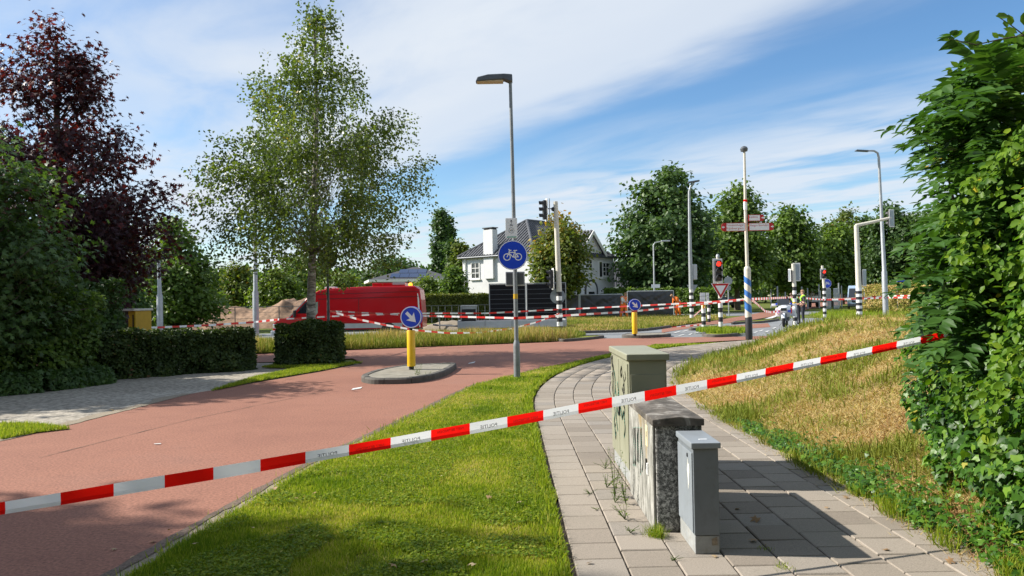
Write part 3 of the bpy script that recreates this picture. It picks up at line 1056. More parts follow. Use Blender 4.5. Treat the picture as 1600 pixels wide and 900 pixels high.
# ---- kerbed islands, each stone its own piece
def island(name, outline, h, topmat, label, stone=0.5, kw=0.13, soil=False, smoothpts=True):
    n = len(outline)
    pts = [Vector(p) for p in outline]
    if smoothpts:          # Catmull-Rom round the outline
        sp = []
        for i in range(n):
            p0, p1, p2, p3 = pts[i - 1], pts[i], pts[(i + 1) % n], pts[(i + 2) % n]
            k = max(2, int((p2 - p1).length / 0.08))
            for j in range(k):
                t = j / k
                sp.append(0.5 * ((2 * p1) + (p2 - p0) * t + (2 * p0 - 5 * p1 + 4 * p2 - p3) * t * t + (3 * p1 - p0 - 3 * p2 + p3) * t ** 3))
        pts = sp
    n = len(pts)
    area = sum(pts[i].x * pts[(i + 1) % n].y - pts[(i + 1) % n].x * pts[i].y for i in range(n))
    if area < 0:
        pts.reverse()
    inn = []
    for i in range(n):
        d = (pts[(i + 1) % n] - pts[i - 1]).normalized()
        inn.append(pts[i] + Vector((-d.y, d.x)) * kw)
    root = empty(name, (0, 0, 0))
    tag(root, label, kind='structure')
    sheet('island_top', [(p.x, p.y) for p in inn], h - (0.03 if soil else 0.012), topmat, kind=None, parent=root)
    acc, start = 0.0, 0
    for i in range(n):
        acc += (pts[(i + 1) % n] - pts[i]).length
        if acc >= stone or i == n - 1:
            idx = list(range(start, i + 2))
            vs, fs = [], []
            zj = random.uniform(-0.008, 0.006)
            L = len(idx)
            for j, q in enumerate(idx):
                q %= n
                po, pi_ = pts[q], inn[q]
                if j == 0 or j == L - 1:      # open the joint a little
                    q2 = idx[1 if j == 0 else L - 2] % n
                    po = po + (pts[q2] - po).normalized() * 0.006
                    pi_ = pi_ + (inn[q2] - pi_).normalized() * 0.006
                bt = po + (pi_ - po) * 0.18
                vs += [(po.x, po.y, -0.03), (po.x, po.y, h - 0.03 + zj), (bt.x, bt.y, h + zj), (pi_.x, pi_.y, h + zj), (pi_.x, pi_.y, -0.03)]
            for j in range(L - 1):
                for k in range(4):
                    fs.append((j * 5 + k, j * 5 + k + 1, j * 5 + k + 6, j * 5 + k + 5))
            fs += [(4, 3, 2, 1, 0), tuple((L - 1) * 5 + k for k in range(5))]
            MB().add(vs, fs).build('kerb_stone', M['kerb'], root)
            start, acc = i + 1, 0.0
    return root


ISL = g2((566, 594), (575, 599.5), (600, 600.5), (650, 598.5), (690, 590), (712, 577.5), (705, 574.5), (650, 576), (600, 583))
ISL_Z = 0.12
island('traffic_island', ISL, ISL_Z, M['island_top'], 'kerbed concrete traffic island carrying the nearer yellow bollard')
island('traffic_island', g2((972, 527.5), (990, 528.3), (1020, 527.9), (1047, 526.0), (1042, 524.0), (1010, 524.2), (980, 525.2)), 0.12, M['island_top'], 'low kerbed island under the far yellow bollard', stone=0.9)
island('traffic_island', g2((1097, 525.0), (1112, 527.0), (1140, 526.2), (1156, 524.0), (1148, 521.5), (1128, 518.8), (1104, 519.2)), 0.12, M['turf'], 'grassy kerbed island under the give way sign', stone=0.9, soil=True)
island('traffic_island', g2((1077, 516.2), (1095, 515.6), (1124, 511.8), (1121, 509.6), (1098, 511.8), (1080, 514.2)), 0.12, M['island_top'], 'narrow kerbed island behind the zebra post', stone=1.2)
island('traffic_island', g2((1144, 507), (1165, 505.3), (1190, 504.6), (1216, 501.0), (1213, 499.6), (1180, 502.3), (1150, 504.6)), 0.12, M['turf'], 'narrow grassy kerbed island left of the motorcycle', stone=1.2, soil=True)
island('verge_island', g2((876, 534), (905, 532.4), (942, 528.4), (936, 526.8), (900, 528.0), (872, 529)), 0.10, M['turf'], 'kerbed tip of the verge behind the red street', stone=1.2, soil=True)
# kerb line of the verge in front of the tarpaulin fence
kl = g2((905, 520.8), (945, 519.8), (985, 518.6), (1010, 516.6), (1034, 513.6), (1046, 511.6))
kroot = tag(empty('kerb_line', (0, 0, 0)), 'dark kerb in front of the tarpaulin fences', kind='structure')
for a, b_ in zip(kl[:-1], kl[1:]):
    a, b_ = Vector((*a, 0)), Vector((*b_, 0))
    k = max(1, round((b_ - a).length / 1.0))
    for j in range(k):
        c = a + (b_ - a) * ((j + 0.5) / k)
        d = (b_ - a)
        MB().box((c.x, c.y, 0.04), (d.length / k - 0.02, 0.14, 0.15), math.atan2(d.y, d.x)).build('kerb_stone', M['kerb'], kroot, bevel=0.015, seg=1)


# ================================================================ GRASS
def blades(name, pts, h, w, v, mat, lean=0.5, seg2=False, flat=0.0, label=None, parent=None, cat='grass'):
    N = len(pts)
    ang = RNG.uniform(0, 2 * PI, N)
    fx, fy = np.cos(ang), np.sin(ang)
    la = RNG.uniform(0, 2 * PI, N)
    lm = np.abs(RNG.normal(0, lean, N))
    if np.any(flat):
        lm = np.where(RNG.random(N) < flat, RNG.uniform(1.2, 3.5, N), lm)
    hh = h / np.sqrt(1 + lm * lm)
    tip = pts + np.stack([np.cos(la) * lm * hh, np.sin(la) * lm * hh, hh], 1)
    side = np.stack([fx, fy, np.zeros(N)], 1) * (w / 2)[:, None]
    if seg2:
        mid = pts + (tip - pts) * 0.55 + np.stack([np.zeros(N), np.zeros(N), hh * 0.12], 1)
        V = np.stack([pts - side, pts + side, mid - side * 0.8, mid + side * 0.8, tip], 1).reshape(-1, 3)
        f = np.array([(0, 1, 3), (0, 3, 2), (2, 3, 4)])
        k = 5
    else:
        V = np.stack([pts - side, pts + side, tip], 1).reshape(-1, 3)
        f = np.array([(0, 1, 2)])
        k = 3
    Fc = (np.arange(N) * k)[:, None, None] + f[None]
    o = link(name, np_mesh(name, V, Fc.reshape(-1, 3), mat, np.repeat(v, k)), parent)
    if parent is None:
        tag(o, label, cat, kind='stuff')
    return o


def noise_vec(x, y, s, seed=0.0):
    return np.array([noise.noise(Vector((a * s, b_ * s, seed))) for a, b_ in zip(x, y)])


def scatter_poly(poly, n, power=1.6, ymin=3.6, ymax=40.0):
    poly = np.asarray(poly)
    x0, y0 = poly.min(0)
    x1, y1 = poly.max(0)
    y0, y1 = max(y0, ymin), min(y1, ymax)
    outx, outy = [], []
    tot = 0
    while tot < n:
        k = n * 3
        # density falls with distance as its size in the picture does
        u = RNG.random(k)
        q = 1 - power
        y = (y0 ** q + u * (y1 ** q - y0 ** q)) ** (1 / q)
        x = RNG.uniform(x0, x1, k)
        ok = pip(x, y, poly)
        outx.append(x[ok])
        outy.append(y[ok])
        tot += ok.sum()
    return np.concatenate(outx)[:n], np.concatenate(outy)[:n]


x, y = scatter_poly(LAWN, 230000, 1.9)
pn = noise_vec(x, y, 1.1) + 0.5 * noise_vec(x, y, 3.7, 4)
lowf = noise_vec(x, y, 0.45, 31)
v = np.clip(0.44 + 0.46 * pn + 0.9 * np.clip(lowf - 0.12, 0, 1) + RNG.normal(0, 0.26, len(x)), 0, 1)
thin = (noise_vec(x, y, 0.8, 17) + 0.5 * noise_vec(x, y, 4.0, 18) > 0.38) & (RNG.random(len(x)) < 0.7)
x, y, v, pn = x[~thin], y[~thin], v[~thin], pn[~thin]
hgt = (0.022 + 0.022 * RNG.random(len(x))) * (1 + 0.5 * np.clip(-pn, -0.5, 1))
wd = 0.0035 + 0.0009 * y
blades('grass', np.stack([x, y, np.full(len(x), 0.03)], 1), hgt, wd, v, M['lf_grass'], 0.7, label='short green blades of the mown verge beside the footpath')
# clover among the grass
x, y = scatter_poly(LAWN, 60000, 2.2, ymax=15)
cn = noise_vec(x, y, 1.5, 9)
k = cn > -0.02
x, y = x[k], y[k]
N = len(x)
nr = np.stack([RNG.normal(0, 0.35, N), RNG.normal(0, 0.35, N), np.ones(N)], 1)
dr = RNG.normal(0, 1, (N, 3))
o = leaf_object('clover', None, np.stack([x, y, 0.045 + 0.02 * RNG.random(N)], 1), nr, dr, 0.015 + 0.015 * RNG.random(N), 'diamond', np.clip(RNG.normal(0.22, 0.22, N), 0, 0.85), M['lf_grass'])
tag(o, 'small clover leaves mixed into the mown verge', 'clover', kind='stuff')
# taller fringe along the path edge and the road edge
fx, fy = [], []
for s in np.arange(3.4, 26, 0.004):
    a, b_, th = path_point(-0.05 + 0.05 * nz(s, 1.0, 0, 3.0) - abs(random.gauss(0, 0.06)), s)
    fx.append(a)
    fy.append(b_)
x, y = np.array(fx), np.array(fy)
v = np.clip(RNG.normal(0.38, 0.2, len(x)), 0, 1)
blades('grass', np.stack([x, y, np.full(len(x), 0.03)], 1), 0.05 + 0.05 * RNG.random(len(x)), 0.004 + 0.0008 * y, v, M['lf_grass'], 0.8, True, label='ragged grass fringe overhanging the footpath')
fx, fy = [], []
for a, b_ in zip(edge_line[1:-1], edge_line[2:]):
    L = (b_ - a).length
    dd = (b_ - a) / L
    for k in range(int(L * 420)):
        p = a + dd * random.uniform(0, L)
        off = 0.22 - abs(random.gauss(0, 0.075)) + 0.09 * nz(p.x, p.y, 5, 2.2)
        fx.append(p.x + dd.y * off)
        fy.append(p.y - dd.x * off)
x, y = np.array(fx), np.array(fy)
v = np.clip(RNG.normal(0.5, 0.25, len(x)), 0, 1)
blades('grass', np.stack([x, y, np.full(len(x), 0.01)], 1), 0.03 + 0.05 * RNG.random(len(x)), 0.004 + 0.0008 * y, v, M['lf_grass'], 0.9, label='ragged grass fringe creeping over the sandy road edge')
for poly, n, lab in ((STRIP1, 3500, 'grass blades at the left edge of the road'), (STRIP2, 26000, 'grass blades in front of the clipped hedge')):
    x, y = scatter_poly(poly, n, 1.2)
    v = np.clip(RNG.normal(0.45, 0.22, len(x)), 0, 1)
    blades('grass', np.stack([x, y, np.full(len(x), 0.012)], 1), 0.03 + 0.05 * RNG.random(len(x)), 0.005 + 0.0007 * y, v, M['lf_grass'], 0.8, label=lab)

# the bank: green patches, mown straw lying about
N = 235000
u = RNG.random(N)
q = -0.5
y = (4.0 ** q + u * (28.5 ** q - 4.0 ** q)) ** (1 / q)
e = np.abs(RNG.normal(0, 1, N)) * 3.6 - 0.10
e = np.where(y > 14, RNG.uniform(-0.05, 14, N), e)
pr = np.array([path_right(t) for t in y])
x = pr + e
keep = (x < 0.70 * y + 0.5)
x, y, e = x[keep], y[keep], e[keep]
z = np.array([bank_z(a, b_) for a, b_ in zip(x, y)]) - 0.006
pn = noise_vec(x, y, 0.55, 3) + 0.6 * noise_vec(x, y, 1.9, 7)
near_edge = np.exp(-np.clip(e, 0, 9) / 0.35)
far_green = np.clip((y - 13.0) / 6.0, 0, 1) * np.clip(1.2 - np.abs(e - 1.5) / 4.0, 0, 1)
v = np.clip(0.60 + 0.60 * pn - 0.12 * near_edge - 0.40 * far_green + RNG.normal(0, 0.15, len(x)), 0, 1)
green = np.clip((0.42 - v) / 0.2, 0, 1)
hgt = (0.05 + 0.06 * RNG.random(len(x))) * (1.0 + 0.9 * far_green + 0.9 * green)
wd = 0.004 + 0.0009 * y
blades('grass', np.stack([x, y, z], 1), hgt, wd, v, M['lf_straw'], 0.9, True, flat=0.45 + 0.5 * (1 - green), label='straw and green grass covering the bank on the right')

# long rough grass beyond the street, in front of van and trailer
VERGE2 = [(-9.0, 24.6), (-5.8, 25.9), (-2.2, 27.2), (1.3, 28.7), (2.3, 29.4), (3.0, 31.5), (2.6, 33.5), (-1.0, 33.0), (-6.0, 31.0), (-12.0, 28.0), (-14, 25)]
tag(sheet('rough_verge', VERGE2, 0.02, M['turf'], jit=0.1), 'rough grass verge on the far side of the red street', kind='structure')
x, y = scatter_poly(VERGE2, 45000, 1.3)
pn = noise_vec(x, y, 0.6, 5)
v = np.clip(0.30 + 0.5 * pn + RNG.normal(0, 0.22, len(x)), 0, 1)
blades('grass', np.stack([x, y, np.full(len(x), 0.0)], 1), (0.18 + 0.32 * RNG.random(len(x))) * (1 + 0.6 * pn), 0.014 + 0.012 * RNG.random(len(x)), v, M['lf_straw'], 0.35, True, label='tall seeding grass in front of the red van and trailer')
VERGE3 = g2((884, 521.5), (935, 519.6), (985, 518.2), (1012, 515.8), (1036, 512.6), (1080, 505.5), (1128, 499.3), (1135, 495), (1060, 496), (960, 497), (880, 499), (870, 510))
tag(sheet('rough_verge', VERGE3, 0.02, M['turf'], jit=0.1), 'grass verge in front of the tarpaulin fences', kind='structure')
x, y = scatter_poly(VERGE3, 40000, 1.3, ymax=70)
pn = noise_vec(x, y, 0.4, 6)
v = np.clip(0.36 + 0.4 * pn + RNG.normal(0, 0.2, len(x)), 0, 1)
blades('grass', np.stack([x, y, np.full(len(x), 0.0)], 1), 0.12 + 0.2 * RNG.random(len(x)), 0.03 + 0.02 * RNG.random(len(x)), v, M['lf_straw'], 0.5, True, label='yellowing grass in front of the tarpaulin fences')
for nm, c, n, r, lab in (('grass', G(1128, 521.5), 2600, 1.3, 'green grass on the give way island'),):
    a = RNG.uniform(0, 2 * PI, n)
    rr = np.sqrt(RNG.random(n))
    x, y = c.x + rr * np.cos(a) * 1.0, c.y + rr * np.sin(a) * 1.9
    blades(nm, np.stack([x, y, np.full(n, 0.09)], 1), 0.08 + 0.2 * RNG.random(n), 0.02 + 0.01 * RNG.random(n), np.clip(RNG.normal(0.35, 0.2, n), 0, 1), M['lf_grass'], 0.5, True, label=lab)
# green field right of the junction, beyond the bank
FIELD = g2((1262, 492), (1300, 484), (1440, 474)) + [(60, 60), (60, 36), (26, 34), (16, 36)]
tag(sheet('green_verge', FIELD, -0.01, M['turf'], jit=0.1), 'green grass verge behind the bank on the right', kind='structure')
x, y = scatter_poly(FIELD, 24000, 1.2, ymax=70)
blades('grass', np.stack([x, y, np.full(len(x), -0.01)], 1), 0.15 + 0.2 * RNG.random(len(x)), 0.04 + 0.03 * RNG.random(len(x)), np.clip(RNG.normal(0.3, 0.2, len(x)), 0, 1), M['lf_grass'], 0.6, label='bright grass beyond the bank on the right')

# ================================================================ CABINETS BY THE FOOTPATH
TZ = 0.034


def stroke_xy(mb, pts, w, to3d):
    """flat painted stroke along 2-D points, laid on a surface by to3d(u, v)"""
    for (a, b_) in zip(pts[:-1], pts[1:]):
        a, b_ = Vector(a), Vector(b_)
        d = (b_ - a)
        if d.length < 1e-6:
            continue
        d.normalize()
        n_ = Vector((-d.y, d.x)) * w / 2
        a2, b2 = a - d * w * 0.3, b_ + d * w * 0.3
        mb.add([to3d(*(a2 - n_)), to3d(*(b2 - n_)), to3d(*(b2 + n_)), to3d(*(a2 + n_))], [(0, 1, 2, 3)])


def curve_pts(ctrl, n=8):
    ctrl = [Vector(c) for c in ctrl]
    out = []
    for i in range(len(ctrl) - 1):
        p0, p1, p2, p3 = ctrl[max(i - 1, 0)], ctrl[i], ctrl[i + 1], ctrl[min(i + 2, len(ctrl) - 1)]
        for j in range(n):
            t = j / n
            out.append(0.5 * ((2 * p1) + (p2 - p0) * t + (2 * p0 - 5 * p1 + 4 * p2 - p3) * t * t + (3 * p1 - p0 - 3 * p2 + p3) * t ** 3))
    out.append(ctrl[-1])
    return out


# -- small grey cabinet
x0, x1 = G(1086, 866, TZ).x, G(1126, 866, TZ).x
yf = G(1100, 866, TZ).y
W_, D_, H_ = x1 - x0, 0.42, 0.655
cab = empty('utility_cabinet', (x0, yf, TZ), 0, 'small plain grey metal utility cabinet nearest on the footpath', 'cabinet')
MB().box((W_ / 2, D_ / 2, 0.055), (W_ - 0.006, D_ - 0.006, 0.11)).build('plinth', M['cab_plinth'], cab, bevel=0.004)
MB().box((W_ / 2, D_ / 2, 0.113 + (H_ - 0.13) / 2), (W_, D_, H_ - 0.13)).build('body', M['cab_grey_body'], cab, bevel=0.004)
MB().box((W_ / 2, D_ / 2, H_ + 0.003), (W_ + 0.028, D_ + 0.028, 0.036)).build('lid', M['cab_grey'], cab, bevel=0.006)
dr = MB().box((-0.004, D_ / 2, 0.12 + (H_ - 0.16) / 2), (0.008, D_ - 0.03, H_ - 0.17)).build('door', M['cab_grey'], cab, bevel=0.003)
MB().box((-0.010, 0.115, H_ - 0.075), (0.008, 0.016, 0.022)).build('lock', M['black_print'], dr, bevel=0.002)
mb = MB()
pp = [(0.10 + 0.028 * math.cos(t) * (1 + 0.35 * math.sin(3 * t)), H_ - 0.19 + 0.085 * math.sin(t) * (1 + 0.25 * math.cos(5 * t))) for t in np.linspace(0, 2 * PI, 22)[:-1]]
mb.add([(-0.0095, u, w) for u, w in pp], [tuple(range(len(pp)))]).build('peeled_sticker', M['peeled'], dr)
MB().box((W_ * 0.56, 0.10, H_ + 0.0225), (0.05, 0.022, 0.002)).build('label_plate', M['white_sign'], cab)
MB().add([(W_ * 0.68, -0.0015, 0.052), (W_ * 0.9, -0.0015, 0.055), (W_ * 0.88, -0.0015, 0.105), (W_ * 0.66, -0.0015, 0.092)], [(0, 1, 2, 3)]).build('rust_patch', M['sand'], cab)

# -- weathered concrete cabinet
x0, x1 = G(1025, 832, TZ).x, P(1093, 700, 5.22).x
yf = G(1040, 832, TZ).y
W_, D_, H_ = x1 - x0, 1.07, 0.765
cc_ = empty('utility_cabinet', (x0, yf, TZ), 0, 'low weathered concrete utility cabinet with dark mossy lid', 'cabinet')
MB().box((W_ / 2 + 0.006, D_ / 2 + 0.004, (H_ - 0.06) / 2), (W_ - 0.012, D_ - 0.008, H_ - 0.06)).build('body', M['cab_concrete'], cc_, bevel=0.012)
mb = MB()
mb.box((-0.0, D_ / 2 + 0.01, (H_ - 0.06) / 2), (0.014, D_ - 0.03, H_ - 0.07))
dr = mb.build('side_panel', M['cab_concrete_side'], cc_, bevel=0.003)
mb = MB()
prof = [(-0.012, 0.0), (W_ + 0.012, 0.0), (W_ + 0.012, 0.045), (W_ * 0.5, 0.062), (-0.012, 0.045)]
mb.prism(prof, 0, D_ + 0.02, M=Matrix(((1, 0, 0), (0, 0, 1), (0, 1, 0))), c=(0, -0.01, H_ - 0.06)).build('lid', M['cab_lid'], cc_, bevel=0.006)
st = MB().box((-0.0085, 0.245, 0.60), (0.003, 0.085, 0.145)).build('warning_sticker', M['sticker_yellow'], dr)
bolt = [(-0.012, 0.63), (0.014, 0.63), (0.002, 0.605), (0.013, 0.605), (-0.012, 0.555), (-0.002, 0.592), (-0.014, 0.592)]
MB().add([(-0.0108, 0.245 - u, w) for u, w in bolt], [tuple(range(7))]).build('flash_symbol', M['graffiti_black'], st)
MB().box((-0.012, 0.26, 0.40), (0.012, 0.022, 0.075)).build('lock', M['black_print'], dr, bevel=0.003)
MB().box((-0.012, 0.215, 0.375), (0.010, 0.03, 0.08)).build('lock_plate', M['white_sign'], dr, bevel=0.003)
for k in range(7):
    mb = MB()
    u = 0.45 + 0.07 * k + random.uniform(-0.02, 0.02)
    stroke_xy(mb, curve_pts([(u, 0.62 - 0.03 * k * 0.4), (u + random.uniform(-.04, .04), 0.5), (u + random.uniform(-.05, .05), 0.38), (u + 0.02, 0.3 + random.uniform(-.05, .05))]), 0.022, lambda a, b_: (-0.0088, a, b_))
    mb.build('graffiti_stroke', M['graffiti_green'], dr)

# -- tall green-grey cabinet with graffiti
xl, xr = P(983, 600, 6.33).x, P(1042, 600, 6.33).x
W_, D_, H_ = xr - xl, 1.10, 1.045
cg = empty('utility_cabinet', (xl, 6.33, TZ), 0, 'tall olive-grey utility cabinet with graffiti, furthest of the three', 'cabinet')
MB().box((W_ / 2, D_ / 2, 0.06), (W_ - 0.02, D_ - 0.02, 0.12)).build('plinth', M['cab_plinth'], cg, bevel=0.004)
MB().box((W_ / 2, D_ / 2, 0.122 + (H_ - 0.122) / 2), (W_, D_, H_ - 0.122)).build('body', M['cab_green'], cg, bevel=0.006)
MB().box((W_ / 2, D_ / 2, H_ + 0.028), (W_ + 0.045, D_ + 0.045, 0.055)).build('lid', M['cab_green'], cg, bevel=0.012, seg=3)
MB().box((W_ / 2, -0.004, 0.78), (W_ - 0.03, 0.006, 0.30)).build('end_panel', M['cab_green'], cg, bevel=0.002)
dA = MB().box((-0.005, D_ * 0.26, 0.13 + (H_ - 0.15) / 2), (0.010, D_ * 0.46, H_ - 0.17)).build('door', M['cab_green'], cg, bevel=0.003)
dB = MB().box((-0.005, D_ * 0.745, 0.13 + (H_ - 0.15) / 2), (0.010, D_ * 0.46, H_ - 0.17)).build('door', M['cab_green'], cg, bevel=0.003)
MB().box((-0.016, 0.50, 0.57), (0.014, 0.028, 0.10)).build('handle', M['black_print'], dA, bevel=0.004)
f3 = lambda a, b_: (-0.0115, a, b_)
mb = MB()
for ctrl, w in (
        ([(0.98, 0.92), (1.02, 0.98), (0.95, 1.0), (0.93, 0.86), (0.96, 0.70), (0.92, 0.62)], 0.018),
        ([(0.90, 0.93), (0.86, 0.84), (0.88, 0.72), (0.84, 0.60)], 0.014),
        ([(0.40, 0.93), (0.36, 0.96), (0.33, 0.92), (0.38, 0.88), (0.42, 0.91), (0.40, 0.93)], 0.014),
        ([(0.26, 0.90), (0.22, 0.84), (0.27, 0.80), (0.20, 0.76)], 0.012),
        ([(0.34, 0.78), (0.22, 0.72), (0.30, 0.66), (0.20, 0.62), (0.26, 0.54)], 0.014),
        ([(0.15, 0.94), (0.12, 0.90), (0.18, 0.86)], 0.010),
        ([(0.80, 0.40), (0.86, 0.34), (0.82, 0.26), (0.78, 0.32)], 0.012)):
    mb = MB()
    stroke_xy(mb, curve_pts(ctrl, 6), w * 1.9, f3)
    mb.build('graffiti_stroke', M['graffiti_black'], cg)
for ctrl, w in (
        ([(0.92, 0.62), (0.82, 0.50), (0.90, 0.40), (0.80, 0.30)], 0.016),
        ([(0.78, 0.74), (0.70, 0.60), (0.74, 0.46), (0.66, 0.36)], 0.014),
        ([(0.62, 0.80), (0.55, 0.66), (0.60, 0.52), (0.68, 0.58), (0.60, 0.70)], 0.014),
        ([(0.48, 0.62), (0.36, 0.52), (0.28, 0.58), (0.20, 0.46), (0.26, 0.38)], 0.016),
        ([(0.84, 0.88), (0.76, 0.80), (0.80, 0.68)], 0.012)):
    mb = MB()
    stroke_xy(mb, curve_pts(ctrl, 6), w * 2.0, lambda a, b_: (-0.0125, a, b_))
    mb.build('graffiti_stroke', M['graffiti_green'], cg)
mb = MB()
stroke_xy(mb, curve_pts([(1.0, 0.86), (0.95, 0.80), (0.99, 0.70), (0.95, 0.66)], 6), 0.03, lambda a, b_: (-0.0107, a, b_))
mb.build('graffiti_stroke', M['white_sign'], cg)
mb = MB()
stroke_xy(mb, curve_pts([(0.23, 0.86), (0.2, 0.80), (0.22, 0.77)], 6), 0.025, lambda a, b_: (-0.0107, a, b_))
mb.build('graffiti_stroke', M['white_sign'], cg)

# ================================================================ THE TAPE ACROSS THE FOREGROUND
A = P(-140, 816.5, 3.4)
B = P(1497, 521, 5.55)
AB = B - A
TL = AB.length
ud = AB.normalized()
tape_root = empty('barrier_tape', (0, 0, 0), 0, 'red and white police tape stretched across the foreground to the ivy hedge', 'barrier tape')


def tape_at(s):
    t = s / TL
    return A + AB * t + Vector((0, 0, -0.045 * 4 * t * (1 - t) + 0.012 * t + 0.006 * nz(s, 7.7, 0, 1.3)))


# start of the red block seen at pixel x = 95
s0 = 0.0
while project(tape_at(s0))[0] < 95:
    s0 += 0.005
lo = 0.0
# block length so that the 13th red block starts at pixel 1437
s1 = s0
while project(tape_at(s1))[0] < 1437:
    s1 += 0.005
BL = (s1 - s0) / 24.0
nrm_h = Vector((ud.y, -ud.x, 0)).normalized()       # towards the viewer
text_pol = text_mesh('POLITIE', 0.030, mirror=True)
text_niet = text_mesh('NIET BETREDEN', 0.021, mirror=True)
for mt, me_ in ((M['black_print'], text_pol), (M['tape_print_red'], text_niet)):
    me_.materials.append(mt)
i0 = -int(s0 / BL) - 1
nb = int((TL - s0) / BL)
for i in range(i0, nb + 1):
    a, e_ = s0 + i * BL, s0 + (i + 1) * BL
    a, e_ = max(a, 0.0), min(e_, TL)
    if e_ - a < 0.02:
        continue
    vs, fs = [], []
    K = 6
    for k in range(K + 1):
        s = a + (e_ - a) * k / K
        p = tape_at(s)
        tw = 0.30 * nz(s, 0.5, 0, 1.1) + 0.22
        wv = 0.060 * (1 + 0.08 * nz(s, 2.0, 0, 1.3))
        if s > TL - 0.22:
            wv *= max(0.25, (TL - s) / 0.22)
        up = (Vector((0, 0, 1)) * math.cos(tw) + nrm_h * math.sin(tw))
        up2 = (Vector((0, 0, 1)) * math.cos(tw * 1.9) - nrm_h * math.sin(tw * 1.2))
        fold = p - Vector((0, 0, wv * 0.18)) + nrm_h * 0.004
        vs += [p + up * wv * 0.5, fold, fold - up2 * wv * 0.32]
    for k in range(K):
        for q in range(2):
            fs.append((k * 3 + q, k * 3 + q + 1, k * 3 + q + 4, k * 3 + q + 3))
    red = i % 2 == 0
    blk = MB().add(vs, fs).build('red_section' if red else 'white_section', M['tape_red' if red else 'tape_white'], tape_root)
    if e_ - a > BL * 0.8 and i >= 5:
        p = tape_at((a + e_) / 2)
        tw = 0.30 * nz((a + e_) / 2, 0.5, 0, 1.1) + 0.22
        up = (Vector((0, 0, 1)) * math.cos(tw) + nrm_h * math.sin(tw))
        up = (up - ud * up.dot(ud)).normalized()
        fr = ud.cross(up)
        t = link('lettering', text_niet if red else text_pol, blk)
        off = -0.004 if i % 4 else 0.012
        loc = p + up * off - fr * -0.0035 + nrm_h * 0.003
        t.matrix_local = Matrix(((ud.x, up.x, fr.x, loc.x), (ud.y, up.y, fr.y, loc.y), (ud.z, up.z, fr.z, loc.z), (0, 0, 0, 1)))
# knot at the hedge end
mb = MB()
kp = tape_at(TL)
for k in range(4):
    d = Vector((random.uniform(0.2, 1), random.uniform(-0.3, 0.4), random.uniform(-0.6, 0.8))).normalized()
    mb.tube([kp - ud * 0.02, kp + d * 0.05, kp + d * 0.10 + Vector((0.02, 0, -0.02))], [0.010, 0.016, 0.006], 6)
mb.build('knot', M['tape_white'], tape_root)

# ================================================================ SIGNS AND POSTS: helpers
def disc(mb, c, r, y0, y1, n=36):
    """disc facing -Y: centre (x, z), from y0 (front) to y1"""
    poly = [(c[0] + r * math.cos(2 * PI * k / n), c[1] + r * math.sin(2 * PI * k / n)) for k in range(n)]
    mb.prism(poly, y0, y1, M=Matrix(((1, 0, 0), (0, 0, 1), (0, 1, 0))))


def ring(mb, c, r0, r1, y, n=36, sx=1.0):
    vs = []
    for k in range(n):
        t = 2 * PI * k / n
        vs += [(c[0] + r0 * sx * math.cos(t), y, c[1] + r0 * math.sin(t)), (c[0] + r1 * sx * math.cos(t), y, c[1] + r1 * math.sin(t))]
    mb.add(vs, [(2 * k, 2 * k + 1, (2 * k + 3) % (2 * n), (2 * k + 2) % (2 * n)) for k in range(n)])


def fbar(mb, a, b_, w, y):
    stroke_xy(mb, [a, b_], w, lambda u, v_: (u, y, v_))


def fpoly(mb, pts, y):
    mb.add([(u, y, w) for u, w in pts], [tuple(range(len(pts)))])


def bike_symbol(mb, c, s, y, w=0.03):
    """bicycle pictogram, s = half of the wheelbase"""
    X, Z = c
    q = lambda u, v_: (X + u * s, Z + v_ * s)
    for sx in (-1, 1):
        ring(mb, q(sx, -0.18), 0.58 * s - w / 2, 0.58 * s + w / 2, y, 28)
    yy = y - 0.0004
    for a, b_ in (((-1, -0.18), (-0.52, 0.95)), ((-0.52, 0.95), (-0.25, 1.0)), ((-0.52, 0.95), (-0.68, 1.18)), ((-0.68, 0.62), (0.35, 0.62)), ((-0.66, 0.55), (0.08, -0.22)), ((0.08, -0.22), (0.45, 0.92)), ((0.08, -0.22), (1, -0.18)), ((1, -0.18), (0.38, 0.66)), ((0.2, 0.95), (0.75, 0.95))):
        fbar(mb, q(*a), q(*b_), w, yy)
        yy -= 0.0002


# ================================================================ LAMP POST WITH CYCLE PATH SIGN
b0 = G(808, 590, 0.03)
lp = empty('street_lamp', b0, 0, 'tall grey lamp post carrying the round blue cycle path sign', 'street lamp')
ztop = P(798, 124, b0.y).z - b0.z
lean = -0.015
mb = MB()
mb.lathe([(0.066, -0.05), (0.066, 0.62), (0.064, 0.68), (0.046, 0.74), (0.044, 0.75)], n=18).build('base_section', M['post_grey'], lp)
mb = MB().tube([(0, 0, 0.7), (lean * 0.3, 0, ztop * 0.4), (lean * 2.2, 0, ztop - 0.06)], [0.043, 0.041, 0.032], 16)
mb.build('shaft', M['post_grey'], lp)
mb = MB()
ht = ztop
head = [(-0.70, -0.055), (-0.66, 0.035), (-0.45, 0.085), (-0.12, 0.095), (0.04, 0.08), (0.045, -0.06), (-0.02, -0.065), (-0.12, -0.02)]
mb.prism(head, -0.11, 0.11, M=Matrix(((1, 0, 0), (0, 0, 1), (0, 1, 0))), c=(lean * 2.2, 0, ht))
hd = mb.build('lamp_head', M['dark_steel'], lp, bevel=0.02)
MB().box((lean * 2.2 - 0.41, 0, ht - 0.045), (0.54, 0.18, 0.05)).build('lamp_glass', M['lampglass'], hd, bevel=0.02)
MB().box((-0.012, -0.056, 1.08), (0.07, 0.02, 0.07)).build('hatch', M['post_grey'], lp, bevel=0.004) if False else None
